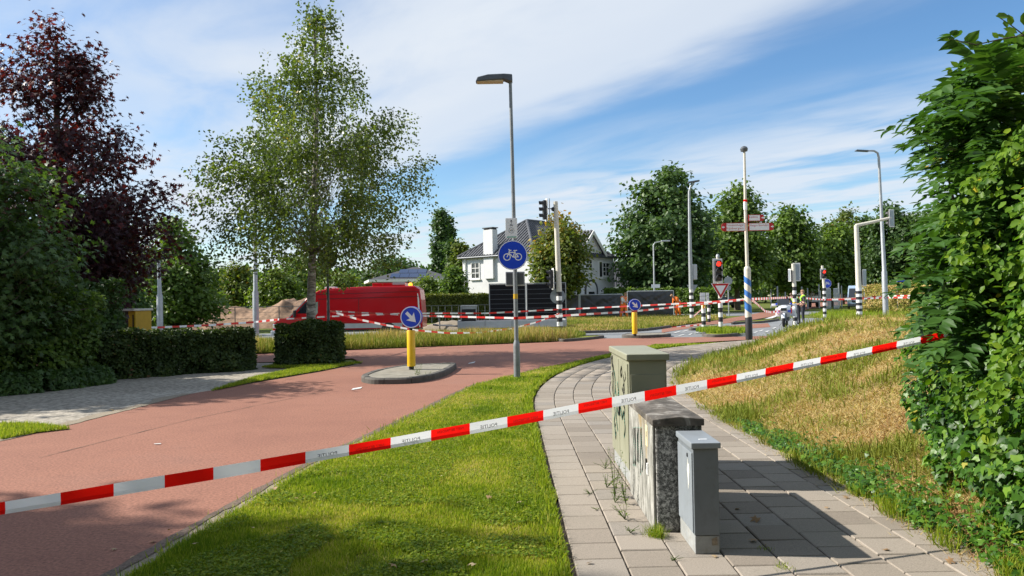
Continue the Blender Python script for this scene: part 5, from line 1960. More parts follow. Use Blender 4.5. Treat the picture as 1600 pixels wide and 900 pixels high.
def hedge(name, label, line, width, height, nleaf, lsize, kind, mat, seed=3, lump=0.12, cat='hedge', group=None, core=True, flat_top=True, frame_only=None):
    """clipped or loose hedge along a ground line; leaves stand on its faces and a twiggy mass fills it"""
    rg = np.random.default_rng(seed)
    P0 = Vector(line[0])
    root = empty(name, (P0.x, P0.y, 0), 0, label, cat, group)
    pts = [Vector(p) - P0 for p in line]
    segs = [(a, b_, (b_ - a).length) for a, b_ in zip(pts[:-1], pts[1:])]
    tot = sum(s[2] for s in segs)
    hs = height if isinstance(height, (list, tuple)) else [height] * len(pts)
    n = nleaf
    s = rg.uniform(-width * 0.35, tot + width * 0.35, n)
    X, Y, DX, DY, HH = (np.zeros(n) for _ in range(5))
    acc = 0.0
    for i, (a, b_, L) in enumerate(segs):
        d = (b_ - a) / L
        sel = (s >= acc) & (s < acc + L) if 0 < i < len(segs) - 1 else ((s < acc + L) if i == 0 and len(segs) > 1 else (s >= acc) if i == len(segs) - 1 and len(segs) > 1 else np.ones(n, bool))
        t = s[sel] - acc
        X[sel], Y[sel] = a.x + d.x * t, a.y + d.y * t
        DX[sel], DY[sel] = d.x, d.y
        HH[sel] = hs[i] + (hs[i + 1] - hs[i]) * np.clip(t / L, 0, 1)
        acc += L
    # round cross-section: angle 0 = front foot, pi/2 = top, pi = back
    a = rg.uniform(-0.1, 1.0, n) ** 1.0 * PI
    a = np.where(rg.random(n) < 0.7, rg.uniform(0.0, 0.62, n) * PI, a)
    pw = flat_top if isinstance(flat_top, float) else (0.35 if flat_top else 0.7)
    ca, sa = np.cos(a), np.clip(np.sin(a), 0, 1)
    off = np.sign(ca) * np.abs(ca) ** pw * width / 2
    zz_ = sa ** pw * HH
    zz_ = np.where(rg.random(n) < 0.45, np.minimum(zz_, HH) * rg.random(n) ** 0.8, zz_)
    lm = np.array([noise.noise(Vector((x * 1.6, z_ * 1.9, seed + o_ * 1.2))) + 0.5 * noise.noise(Vector((x * 4.6, z_ * 4.6, seed + 7 + y * 4))) for x, y, z_, o_ in zip(X, Y, zz_, off)])
    inn = 1.0 + lump * lm * 2 - np.abs(rg.normal(0, 0.10, n))
    off = off * inn
    zz_ = zz_ * (1 + lump * 0.5 * lm)
    endf = np.clip((width * 0.35 - np.minimum(s + width * 0.35, tot + width * 0.35 - s)) / (width * 0.35), 0, 1)
    off *= np.sqrt(np.clip(1 - endf ** 2 * 0.8, 0.1, 1))
    NX, NY = DY, -DX                  # towards the viewer
    C = np.stack([X + NX * off, Y + NY * off, np.maximum(zz_, 0.02)], 1)
    O = np.stack([NX * ca, NY * ca, sa], 1)
    nr = O * 0.8 + np.array([0, 0, 0.3]) + rg.normal(0, 0.55, (n, 3))
    dr = rg.normal(0, 0.8, (n, 3)) + np.array([0, 0, -0.5]) + O * 0.5
    v = np.clip(0.42 + 0.35 * lm + rg.normal(0, 0.18, n), 0, 1)
    sz = lsize * rg.uniform(0.65, 1.25, n)
    o = leaf_object('foliage', root, C, nr, dr, sz, kind, v, M[mat])
    o['kind'] = 'stuff'
    if core:
        mb = MB()
        for i, (a_, b_, L) in enumerate(segs):
            d = (b_ - a_) / L
            k = max(1, int(L / 0.35))
            hh0, hh1 = hs[i], hs[i + 1]
            for j in range(k + 1):
                if j == k and i < len(segs) - 1:
                    continue
                t = j / k
                p = a_ + (b_ - a_) * t
                hc = (hh0 + (hh1 - hh0) * t) * 0.84
                w2 = width / 2 * 0.70
                nn = Vector((d.y, -d.x))
                stem = [Vector((p.x, p.y, -0.03)), Vector((p.x, p.y, hc * 0.5)) + Vector((nn.x, nn.y, 0)) * random.uniform(-w2, w2) * 0.3, Vector((p.x, p.y, hc))]
                mb.tube(stem, [0.03, 0.02, 0.008], 5, cap=False)
                for q in range(7):
                    z0_ = hc * random.uniform(0.1, 0.8)
                    tip = Vector((p.x, p.y, 0)) + Vector((nn.x, nn.y, 0)) * random.choice((-1, 1)) * w2 * random.uniform(0.6, 1.0) + Vector((d.x, d.y, 0)) * random.uniform(-0.3, 0.3) + Vector((0, 0, min(hc, z0_ + random.uniform(0.05, 0.5))))
                    mb.tube([Vector((p.x, p.y, z0_)), tip], [0.012, 0.005], 4, cap=False)
        mb.build('stems', M['bark'], root)['kind'] = 'stuff'
        # dense dead twigs and inner leaves in the middle
        n2 = int(nleaf * 0.35)
        pick = rg.integers(0, n, n2)
        C2 = C[pick].copy()
        C2[:, 0] -= NX[pick] * off[pick] * rg.uniform(0.25, 1.0, n2)
        C2[:, 1] -= NY[pick] * off[pick] * rg.uniform(0.25, 1.0, n2)
        C2[:, 2] *= rg.uniform(0.5, 0.98, n2)
        o2 = leaf_object('inner_leaves', root, C2, rg.normal(0, 1, (n2, 3)), rg.normal(0, 1, (n2, 3)), np.full(n2, lsize * 1.5), kind, np.clip(rg.normal(0.2, 0.15, n2), 0, 1), M[mat])
        o2['kind'] = 'stuff'
    return root


# -- birch in front of the red van
bb = P(493, 545, 21.5)
make_tree('birch_tree', 'tall airy birch with hanging twigs in front of the red van', (bb.x, bb.y, 0),
          [(2.9, 1.7, 1.7), (3.4, 2.8, 2.5), (3.9, 3.0, 2.8), (4.6, 2.7, 2.8), (5.4, 3.0, 3.6), (6.2, 2.9, 2.8), (7.0, 2.5, 2.8), (7.6, 1.9, 2.2), (8.2, 1.35, 1.6), (9.0, 0.85, 1.1), (9.6, 0.45, 0.5), (10.1, 0.12, 0.12)],
          190, 42000, 0.092, 'diamond', 'lf_birch', 0.125, 'birch_bark', 11, cl_r=0.24, hang=1.3, rise=0.75, trunk_bend=0.12, trunk_top=0.97, cl_flat=1.0, shell=0.42, lumpy=0.55)
# -- copper maple
bb = P(92, 560, 22.0)
make_tree('copper_maple', 'dark purple-leaved maple towering on the left', (bb.x, bb.y, 0),
          [(1.6, 2.6, 2.0), (3.1, 4, 3.0), (4.35, 4, 3.9), (5.6, 3.6, 2.7), (6.7, 2.8, 2.2), (8, 1.6, 1.5), (9, 1.0, 0.95), (9.95, 0.3, 0.4)],
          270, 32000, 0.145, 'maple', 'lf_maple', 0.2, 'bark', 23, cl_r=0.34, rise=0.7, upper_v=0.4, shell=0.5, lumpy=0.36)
# -- green tree in front of it at the left edge
bb = P(-30, 600, 15.0)
make_tree('maple_tree', 'dark green tree leaning in at the left edge before the purple maple', (bb.x, bb.y, 0),
          [(0.9, 1.8, 1.9), (2.5, 2, 2.0), (3.6, 2, 1.75), (4.6, 1.5, 1.2), (5.3, 0.3, 0.4)],
          130, 15000, 0.12, 'maple', 'lf_dark', 0.13, 'bark', 31, cl_r=0.28, rise=0.6, shell=0.5)
# -- trees out of view on the left; their shade lies on the road and lawn in front
make_tree('roadside_tree', 'tree outside the picture on the left whose shade falls on the road', (-18.0, 5.9, 0),
          [(8.5, 1.6, 1.6), (10.0, 2.2, 2.2), (12.5, 2.0, 2.0), (14.5, 0.6, 0.6)], 90, 12000, 0.26, 'diamond', 'lf_green', 0.16, 'bark', 37, cl_r=0.4)
make_tree('roadside_tree', 'tree outside the picture on the far left shading the forecourt', (-17.5, 15.5, 0), [(2.0, 2.6, 2.6), (4.5, 3.4, 3.4), (7.5, 2.8, 2.8), (9.5, 0.6, 0.6)], 170, 24000, 0.30, 'diamond', 'lf_green', 0.2, 'bark', 38, cl_r=0.5)
for i, (x, y, hh) in enumerate(((-6.5, -6.5, 11), (0.5, -7, 12), (7.5, -6.2, 11), (15, -2, 10))):  # added behind the viewer, unseen: dense crowns block sky light on the cabinet fronts
    make_tree('roadside_tree', ['broad tree behind the viewer, leftmost of four', 'broad tree straight behind the viewer', 'broad tree behind the viewer to the right', 'broad tree behind the bank to the right of the viewer'][i], (x, y, 0),
              [(0.6, 3.2, 3.2), (3, 4.2, 4.2), (hh * 0.6, 4, 4), (hh * 0.85, 2.4, 2.4), (hh, 0.4, 0.4)], 130, 15000, 0.8, 'diamond', 'lf_dark', 0.25, 'bark', 41 + i, cl_r=0.6)

# -- hedges on the left
def gl(*pp):
    return [G(a, b_).to_3d() * 1.0 for a, b_ in pp]


hedge('clipped_hedge', 'long dark clipped hedge behind the shaded forecourt', [Vector((-9.7, 16.9, 0)), Vector((-8.2, 18.0, 0)), Vector((-6.75, 18.95, 0))], 0.95, [1.02, 1.0, 0.96], 19000, 0.075, 'oval', 'lf_hedge', 51, 0.24, flat_top=0.48)
hedge('clipped_hedge', 'short squat clipped hedge at the foot of the birch', [Vector((-5.70, 19.9, 0)), Vector((-5.3, 20.0, 0)), Vector((-4.85, 20.1, 0))], 1.15, [1.0, 1.16, 1.04], 11000, 0.075, 'oval', 'lf_hedge', 52, 0.24, flat_top=0.55)
hedge('shrub_border', 'overgrown dark shrubs at the left edge of the forecourt', [Vector((-13.5, 12.6, 0)), Vector((-11.6, 13.6, 0)), Vector((-10.1, 15.2, 0)), Vector((-9.6, 16.6, 0))], 1.5, [2.3, 2.2, 2.3, 1.9], 16000, 0.10, 'oval', 'lf_green', 53, 0.28, cat='shrubs', flat_top=False)
hedge('ivy_border', 'low ivy creeping along the foot of the left shrubs', [Vector((-13.0, 11.6, 0)), Vector((-11.0, 12.9, 0)), Vector((-9.3, 14.9, 0)), Vector((-8.9, 16.2, 0))], 0.9, [0.42, 0.4, 0.36, 0.32], 7000, 0.085, 'ivy', 'lf_dark', 54, 0.22, cat='ground cover', flat_top=False, core=False)
hedge('shrub_border', 'tall loose shrubs behind the dark hedge on the left', [Vector((-13.5, 17.5, 0)), Vector((-10.6, 19.5, 0))], 1.8, [3.2, 2.2], 9000, 0.11, 'oval', 'lf_dark', 55, 0.3, cat='shrubs', flat_top=False)


# -- trees and bushes of the background, outlines taken row by row
def far_tree(name, label, px, Y, rows, mat, ncl, nleaf, lsize, kind='diamond', seed=1, trunk=0.3, cl=0.7, group=None, cat='tree', **kw):
    hor = 468 - 0.01745 * (px - 800)
    sc = Y / F
    prof = sorted([((hor - py) * sc + 1.6, (px - l) * sc, (r_ - px) * sc) for py, l, r_ in rows])
    prof = [(max(0.05, z), max(0.05, l), max(0.05, r_)) for z, l, r_ in prof]
    b_ = P(px, 470, Y)
    return make_tree(name, label, (b_.x, b_.y, 0), prof, ncl, nleaf, lsize * 1.18, kind, mat, trunk, 'bark', seed, cl_r=cl, cat=cat, group=group, **kw)


GT = 'trees beyond the junction'
far_tree('oak_tree', 'biggest dark green tree, left of the direction signs', 1047, 78, [(262, 1030, 1066), (285, 1000, 1090), (310, 978, 1098), (345, 955, 1108), (385, 952, 1118), (420, 958, 1120), (448, 975, 1112)], 'lf_dark', 200, 26000, 0.40, seed=61, trunk=0.38, cl=0.75, group=GT)
far_tree('broadleaf_tree', 'loose green tree directly behind the blue and white mast', 1152, 86, [(288, 1143, 1163), (320, 1122, 1190), (355, 1108, 1206), (400, 1105, 1212), (440, 1112, 1208)], 'lf_green', 140, 15000, 0.42, seed=62, cl=0.75, group=GT)
far_tree('broadleaf_tree', 'rounded mid green tree between the direction signs and the small red signal', 1236, 95, [(322, 1226, 1246), (345, 1204, 1266), (380, 1192, 1282), (420, 1188, 1288), (448, 1195, 1282)], 'lf_green', 140, 15000, 0.46, seed=63, cl=0.8, group=GT)
far_tree('broadleaf_tree', 'pale yellowish tree rising behind the others left of the portal mast', 1316, 118, [(327, 1304, 1330), (345, 1292, 1342), (370, 1288, 1348), (420, 1280, 1350)], 'lf_autumn', 90, 7000, 0.42, seed=64, cl=0.7, group=GT)
far_tree('broadleaf_tree', 'mid green tree left of the portal mast', 1298, 100, [(352, 1285, 1312), (375, 1268, 1330), (410, 1258, 1342), (448, 1262, 1338)], 'lf_green', 110, 12000, 0.46, seed=65, cl=0.8, group=GT)
far_tree('broadleaf_tree', 'dark tall tree behind the slim lamp on the right', 1398, 112, [(322, 1380, 1420), (345, 1356, 1440), (390, 1342, 1456), (430, 1340, 1460), (462, 1345, 1456)], 'lf_dark', 150, 17000, 0.52, seed=66, cl=0.9, group=GT)
far_tree('broadleaf_tree', 'dark tree between the portal mast and the slim lamp', 1356, 120, [(342, 1344, 1368), (370, 1328, 1386), (410, 1322, 1392), (455, 1326, 1390)], 'lf_dark', 110, 12000, 0.52, seed=67, cl=0.9, group=GT)
far_tree('broadleaf_tree', 'dark tree mostly hidden behind the foreground ivy', 1480, 105, [(318, 1460, 1500), (350, 1434, 1524), (400, 1424, 1536), (460, 1430, 1532)], 'lf_dark', 110, 11000, 0.55, seed=68, cl=0.9, group=GT)
far_tree('broadleaf_tree', 'dark low tree filling the gap between the two biggest trees', 1106, 92, [(330, 1096, 1116), (360, 1084, 1132), (410, 1078, 1138), (448, 1082, 1134)], 'lf_dark', 80, 9000, 0.45, seed=69, cl=0.75, group=GT)
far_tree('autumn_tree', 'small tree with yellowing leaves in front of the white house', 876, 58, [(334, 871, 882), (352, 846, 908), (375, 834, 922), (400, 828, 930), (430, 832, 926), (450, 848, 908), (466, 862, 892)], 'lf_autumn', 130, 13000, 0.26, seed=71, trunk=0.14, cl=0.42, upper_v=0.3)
GP = 'poplars behind the bungalow'
far_tree('poplar_tree', 'taller narrow poplar behind the bungalow', 690, 125, [(324, 687, 693), (345, 681, 699), (380, 678, 703), (420, 678, 704), (448, 680, 702)], 'lf_dark', 110, 9000, 0.42, seed=72, cl=0.55, group=GP, rise=2.0)
far_tree('poplar_tree', 'slimmer poplar right beside the taller one', 701, 128, [(332, 699, 704), (352, 694, 708), (390, 692, 710), (430, 692, 710)], 'lf_dark', 80, 6000, 0.42, seed=73, cl=0.5, group=GP, rise=2.0)
far_tree('conifer_tree', 'small dark pointed conifer left of the white house', 709, 110, [(370, 707, 711), (395, 703, 715), (440, 700, 718)], 'lf_dark', 60, 4000, 0.36, seed=74, cl=0.45)
far_tree('broadleaf_tree', 'brownish green tree tucked behind the left corner of the white house', 722, 105, [(378, 718, 728), (400, 708, 738), (440, 704, 744)], 'lf_autumn', 60, 4500, 0.40, seed=75, cl=0.55)
far_tree('leafy_bush', 'light green bush beside the bungalow roof', 668, 74, [(434, 660, 676), (446, 648, 690), (460, 642, 700)], 'lf_light', 50, 4000, 0.26, seed=76, cl=0.4, cat='bush', trunk=0.08)
far_tree('leafy_bush', 'light green bush against the white house wall', 711, 70, [(420, 706, 716), (438, 696, 722), (458, 690, 722)], 'lf_green', 45, 3600, 0.26, seed=77, cl=0.4, cat='bush', trunk=0.08)
GL = 'trees on the left beyond the street'
far_tree('broadleaf_tree', 'green tree right of the purple maple behind the silver mast', 272, 46, [(342, 262, 284), (370, 236, 312), (410, 218, 336), (450, 210, 346), (505, 212, 344)], 'lf_green', 130, 14000, 0.24, seed=81, cl=0.5, group=GL, trunk=0.15)
far_tree('broadleaf_tree', 'dark tree filling the gap under the purple maple', 165, 40, [(330, 140, 190), (400, 110, 220), (460, 105, 225), (520, 110, 220)], 'lf_dark', 110, 11000, 0.24, seed=82, cl=0.5, group=GL, trunk=0.15)
far_tree('leafy_bush', 'grey-brown thinning bush left of the second silver mast', 372, 74, [(412, 364, 380), (435, 352, 392), (470, 346, 398)], 'lf_autumn', 60, 4500, 0.28, seed=83, cl=0.45, cat='bush', trunk=0.08)
far_tree('leafy_bush', 'bright green bush behind the sand heap and van bonnet', 432, 66, [(424, 418, 446), (445, 398, 464), (478, 392, 470)], 'lf_light', 80, 8000, 0.25, seed=84, cl=0.45, cat='bush', trunk=0.08)
far_tree('leafy_bush', 'bright green bush behind the van roof', 530, 70, [(426, 516, 548), (442, 496, 566), (470, 490, 574)], 'lf_light', 80, 8000, 0.25, seed=85, cl=0.45, cat='bush', trunk=0.08)
far_tree('broadleaf_tree', 'mid green tree standing behind the birch crown', 470, 100, [(402, 452, 490), (425, 430, 515), (465, 424, 520)], 'lf_green', 90, 8000, 0.40, seed=86, cl=0.7, group=GL)
far_tree('broadleaf_tree', 'wide dark tree behind the bungalow', 612, 118, [(400, 596, 628), (415, 570, 650), (440, 560, 662)], 'lf_dark', 90, 8000, 0.42, seed=87, cl=0.7, group=GL)
far_tree('broadleaf_tree', 'low green tree just right of the maple and far behind', 330, 82, [(420, 322, 340), (440, 306, 356), (475, 300, 362)], 'lf_green', 70, 6000, 0.34, seed=88, cl=0.55, group=GL)
hedge('clipped_hedge', 'long pale green clipped hedge right of the van', [P(590, 480, 57), P(690, 480, 58), P(768, 480, 60)], 1.2, [2.05, 2.05, 2.05], 14000, 0.17, 'oval', 'lf_clipped', 91, 0.05)
hedge('clipped_hedge', 'dark green hedge behind the tarpaulin fences', [P(955, 470, 74), P(1060, 470, 72), P(1112, 470, 70)], 1.6, [2.4, 2.3, 2.2], 11000, 0.24, 'oval', 'lf_green', 92, 0.15)
hedge('reed_border', 'brown seeding tall herbs behind the tape on the right', [P(1362, 460, 66), P(1420, 460, 62), P(1500, 460, 58)], 2.4, [2.1, 2.4, 2.4], 12000, 0.2, 'lance', 'lf_straw', 93, 0.3, cat='tall herbs', flat_top=False, core=False)

# -- far-off wood closing the horizon
rg = np.random.default_rng(99)
N = 42000
px_ = rg.uniform(-250, 1800, N)
Yd = rg.uniform(150, 190, N)
X = (px_ - 800) / F * Yd
hgt_ = np.array([8.0 + 3.0 * noise.noise(Vector((x * 0.035, 2.0, 0))) + 2.0 * noise.noise(Vector((x * 0.13, 5.0, 0))) for x in X])
Z = hgt_ * rg.random(N) ** 0.6
C = np.stack([X, Yd, Z], 1)
o = leaf_object('distant_wood', None, C, rg.normal(0, 1, (N, 3)) + np.array([0, -0.4, 0.5]), rg.normal(0, 1, (N, 3)), rg.uniform(0.8, 1.7, N), 'diamond', np.clip(rg.normal(0.45, 0.2, N), 0, 1), M['lf_dark'])
tag(o, 'far-off dark green wood along the horizon', 'wood', kind='stuff')

# ================================================================ IVY, SHRUB AND HEDGE ON THE RIGHT
rg = np.random.default_rng(123)
PLAN = [Vector(p) for p in ((2.86, 2.6), (2.92, 4.2), (3.16, 5.3), (3.42, 6.2), (3.72, 6.9), (4.4, 7.6), (6.0, 8.2))]
seglen = [(b_ - a).length for a, b_ in zip(PLAN[:-1], PLAN[1:])]
PL = sum(seglen)


def plan(s):
    for (a, b_), L in zip(zip(PLAN[:-1], PLAN[1:]), seglen):
        if s <= L:
            d = (b_ - a) / L
            return a + d * s, Vector((-d.y, d.x))
        s -= L
    d = (PLAN[-1] - PLAN[-2]).normalized()
    return PLAN[-1] + d * s, Vector((-d.y, d.x))


def ivy_face(s, z):
    """outward offset of the ivy face"""
    p, n_ = plan(s)
    bulge = 0.16 * noise.noise(Vector((s * 1.1, z * 1.2, 3))) + 0.10 * noise.noise(Vector((s * 2.9, z * 2.9, 8))) + 0.05 * noise.noise(Vector((s * 7, z * 7, 1)))
    belly = 0.20 * math.sin(min(1.0, max(0.0, (z - 0.1) / 1.15)) * PI) - 0.25 * max(0.0, z - 1.45)
    return bulge + belly


def shell(n, s_rng, z_rng, depth, extra=0.0, seed=5):
    S = rg.uniform(*s_rng, n)
    Z = rg.uniform(*z_rng, n)
    C, O = np.zeros((n, 3)), np.zeros((n, 3))
    for i in range(n):
        p, n_ = plan(S[i])
        o_ = ivy_face(S[i], Z[i]) + extra - abs(rg.normal(0, depth))
        q = p + n_ * o_
        C[i] = (q.x, q.y, max(0.0, bank_z(p.x, p.y)) * 0.6 + Z[i])
        O[i] = (n_.x, n_.y, 0.15)
    return C, O, S, Z


root = empty('ivy_hedge', (0, 0, 0), 0, 'glossy dark ivy thicket where the foreground tape is tied', 'ivy')
n = 11000
C, O, S, Z = shell(n, (0.6, 6.4), (0.0, 2.15), 0.07)
nr = O * 0.75 + np.array([0, -0.25, 0.45]) + rg.normal(0, 0.45, (n, 3))
dr = np.array([0, 0, -1.0]) + rg.normal(0, 0.45, (n, 3)) + O * 0.3
v = np.clip(rg.normal(0.45, 0.26, n) + 0.25 * np.array([noise.noise(Vector((a * 2, b_ * 2, 0))) for a, b_ in zip(S, Z)]), 0, 1)
v = np.where(rg.random(n) < 0.975, np.minimum(v, 0.93), 1.0)
sz = rg.uniform(0.035, 0.078, n)
hole = np.array([noise.noise(Vector((a * 3.1, b_ * 3.1, 5.0))) for a, b_ in zip(S, Z)]) < -0.08
C, nr, dr, v, sz = C[~hole], nr[~hole], dr[~hole], v[~hole], sz[~hole]
inframe = np.array([(lambda q: q is not None and 0 < q[0] < 1600 and 0 < q[1] < 900)(project(c)) for c in C])
split_leaves(root, C, nr, dr, sz, 'ivy', v, M['lf_ivy'], 300, 'ivy_leaf', 'ivy_foliage', inframe)
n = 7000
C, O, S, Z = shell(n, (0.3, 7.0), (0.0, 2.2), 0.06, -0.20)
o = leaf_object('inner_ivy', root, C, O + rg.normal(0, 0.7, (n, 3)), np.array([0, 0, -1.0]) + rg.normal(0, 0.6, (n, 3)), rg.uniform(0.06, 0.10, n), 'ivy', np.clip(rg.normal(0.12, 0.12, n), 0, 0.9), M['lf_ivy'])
o['kind'] = 'stuff'
# matted stems that fill the inside
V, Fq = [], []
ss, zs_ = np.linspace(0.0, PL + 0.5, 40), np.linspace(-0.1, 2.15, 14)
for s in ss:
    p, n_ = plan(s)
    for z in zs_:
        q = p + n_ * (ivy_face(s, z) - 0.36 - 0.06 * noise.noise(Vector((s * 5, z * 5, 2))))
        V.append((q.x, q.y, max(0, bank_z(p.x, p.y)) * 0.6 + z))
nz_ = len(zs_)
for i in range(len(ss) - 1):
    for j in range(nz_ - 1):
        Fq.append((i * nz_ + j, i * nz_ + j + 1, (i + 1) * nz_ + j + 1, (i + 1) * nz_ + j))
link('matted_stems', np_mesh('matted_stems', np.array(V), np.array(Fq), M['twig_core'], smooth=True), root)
# pale flower heads of the ivy
mb = MB()
for k in range(26):
    s, z = random.uniform(1.2, 5.2), random.uniform(0.25, 1.5)
    p, n_ = plan(s)
    q = p + n_ * (ivy_face(s, z) + 0.02)
    c = Vector((q.x, q.y, max(0, bank_z(p.x, p.y)) * 0.6 + z))
    for j in range(9):
        d = Vector((random.gauss(0, 1), random.gauss(0, 1), random.gauss(0.3, 1))).normalized() * 0.02
        mb.tube([c, c + d], [0.001, 0.004], 4, cap=True)
mb.build('flower_heads', M['lf_weed'], root)['kind'] = 'stuff'

# -- shrub with feathered leaves above the ivy
root = empty('feather_leaf_tree', (4.05, 6.7, bank_z(4.05, 6.7) - 0.03), 0, 'green tree with long feathered leaves arching over the ivy', 'tree')
org = Vector(root.location)
mb = MB()
stems = []
for tx, ty, tz in ((3.75, 6.5, 3.0), (3.55, 6.2, 2.5), (4.2, 6.4, 3.3), (3.9, 5.7, 3.0), (4.6, 6.9, 3.2), (4.2, 5.3, 2.9), (3.6, 6.6, 2.2)):
    e = Vector((tx, ty, tz)) - org
    pts_ = [Vector((random.uniform(-.06, .06), random.uniform(-.06, .06), 0)), e * 0.5 + Vector((0.12, 0.05, 0.15)), e]
    stems.append(pts_)
    mb.tube(pts_, [0.035, 0.022, 0.008], 7, cap=False)
mb.build('trunk', M['bark'], root)
LC, LN, LD, LS, LV = [], [], [], [], []
rach = MB()


def frond(p, d, L, tone):
    """p start, d direction, drooping rachis with paired leaflets"""
    d = d.normalized()
    side = d.cross(Vector((0, 0, 1)))
    side = side.normalized() if side.length > 1e-4 else Vector((1, 0, 0))
    pts_ = []
    K = 8
    for k in range(K + 1):
        t = k / K
        pts_.append(p + d * L * t + Vector((0, 0, -0.30 * L * t * t)))
    rach.tube(pts_, [0.0035] * 4 + [0.0022] * 5, 4, cap=False)
    for k in range(1, K + 1):
        q = pts_[k]
        fw = (pts_[k] - pts_[k - 1]).normalized()
        up_ = side.cross(fw)
        for sg in (-1, 1):
            ld = (side * sg * 1.0 + fw * 0.55 + Vector((0, 0, -0.30 + random.gauss(0, 0.12)))).normalized()
            LC.append(q - org)
            LN.append(up_ * 1.0 + Vector((random.gauss(0, 0.25), random.gauss(0, 0.25), random.gauss(0, 0.2))))
            LD.append(ld)
            LS.append(L * 0.27 * math.sin(PI * (0.25 + 0.6 * k / K)) + 0.025)
            LV.append(min(0.94, max(0, random.gauss(tone, 0.13))) if tone < 1 else random.uniform(0.9, 1.0))
    LC.append(pts_[-1] - org)
    LN.append(Vector((0, 0, 1)))
    LD.append((pts_[-1] - pts_[-2]))
    LS.append(L * 0.18)
    LV.append(min(0.94, tone))


random.seed(77)
# fronds that make the outline, from the photograph
for (px, py, Y) in ((1382, 208, 6.5), (1395, 196, 6.5), (1410, 245, 6.4), (1384, 230, 6.5), (1445, 160, 6.3), (1462, 125, 6.1), (1478, 105, 6.0), (1456, 145, 6.2), (1440, 180, 6.3), (1405, 215, 6.4), (1420, 200, 6.3), (1430, 330, 6.5), (1422, 345, 6.5), (1437, 375, 6.5), (1432, 300, 6.6), (1418, 430, 6.3), (1408, 480, 6.2), (1412, 505, 6.1), (1418, 460, 6.3), (1430, 410, 6.4), (1490, 90, 5.9), (1510, 85, 5.7), (1530, 80, 5.6), (1447, 255, 6.5)):
    tip = P(px + 26, py, Y)
    L = random.uniform(0.42, 0.58)
    d = Vector((-1, random.uniform(-0.35, 0.15), random.uniform(0.0, 0.30))).normalized()
    st = tip - d * L + Vector((0, 0, 0.30 * L))
    frond(st, d, L, random.gauss(0.45, 0.12))
for k in range(560):
    for _ in range(40):
        px, py, Y = random.uniform(1430, 1640), random.uniform(95, 560), random.uniform(5.1, 7.3)
        # hollow between the two leafy tiers
        if 250 < py < 300 and px < 1500:
            continue
        lim = 1405 + abs(py - 215) * 0.35 if py < 265 else (1425 + max(0, 330 - py) * 0.6)
        if py < 160:
            lim = 1450 + (160 - py) * 0.4
        if px > lim + 62:
            break
    q = P(px, py, Y)
    d = Vector((-0.8 + random.gauss(0, 0.45), -0.35 + random.gauss(0, 0.5), random.uniform(-0.25, 0.45)))
    frond(q, d, random.uniform(0.32, 0.55), random.gauss(0.42, 0.15) if random.random() > 0.015 else 1.0)
rach.build('leaf_stalks', M['lf_weed'], root)['kind'] = 'stuff'
LC, LN, LD, LS, LV = (np.array([list(q) if hasattr(q, '__len__') else q for q in a]) for a in (LC, LN, LD, LS, LV))
inframe = np.array([(lambda q: q is not None and 0 < q[0] < 1600 and 0 < q[1] < 900)(project(Vector(c) + org)) for c in LC])
# nearest leaflets as parts: distances are measured in the tree's own space
dist = np.linalg.norm(LC + np.array(org) - np.array(EYE), axis=1)
split_leaves(root, LC, LN, LD, LS, 'leaflet', LV, M['lf_pinnate'], 300, 'leaflet', 'foliage', inframe & (dist < 6.4))

# -- bright hornbeam hedge at the right edge
root = empty('hornbeam_hedge', (3.25, 4.3, 0.0), 0, 'bright yellow-green leafy hedge at the right edge of the picture', 'hedge')
org = Vector(root.location)
n = 8500
y = rg.uniform(3.3, 5.0, n)
z = rg.uniform(0.1, 2.75, n)
px_lim = 0.625 + 0.020 * np.sin(z * 5) + 0.018 * np.sin(y * 9 + z * 3)
px_lim = np.where(z > 2.05, px_lim + (z - 2.05) * 0.12, px_lim)
px_lim = np.where(z < 1.0, px_lim + (1.0 - z) * 0.04, px_lim)
x = px_lim * 4.55 + np.abs(rg.normal(0, 0.14, n)) - 0.03 * (y - 4.0)
C = np.stack([x, y, z], 1) - np.array(org)
nr = np.stack([rg.normal(-0.6, 0.4, n), rg.normal(-0.4, 0.45, n), rg.normal(0.6, 0.4, n)], 1)
dr = np.stack([rg.normal(-0.5, 0.5, n), rg.normal(-0.2, 0.5, n), rg.normal(-0.6, 0.35, n)], 1)
v = np.clip(rg.normal(0.42, 0.2, n), 0, 0.95)
v = np.where(rg.random(n) < 0.006, 1.0, v)
hole = np.array([noise.noise(Vector((a * 3.2, b_ * 2.6, 11.0))) + 0.6 * noise.noise(Vector((a * 8, b_ * 7, 4.0))) for a, b_ in zip(y, z)]) < -0.10
C, nr, dr, v = C[~hole], nr[~hole], dr[~hole], v[~hole]
n = len(C)
sz = rg.uniform(0.032, 0.068, n)
inframe = np.array([(lambda q: q is not None and 0 < q[0] < 1600 and 0 < q[1] < 900)(project(Vector(c) + org)) for c in C])
split_leaves(root, C, nr, dr, sz, 'oval', v, M['lf_hornbeam'], 300, 'leaf', 'foliage', inframe)
mb = MB()
for k in range(26):
    a = Vector((random.uniform(-0.1, 0.5), random.uniform(-0.9, 0.6), 0.0))
    pts_ = [a, a + Vector((random.uniform(-.1, .1), random.uniform(-.1, .1), 1.2)), a + Vector((random.uniform(-.25, .1), random.uniform(-.2, .2), 2.4))]
    mb.tube(pts_, [0.014, 0.009, 0.004], 5, cap=False)
mb.build('stems', M['bark'], root)['kind'] = 'stuff'
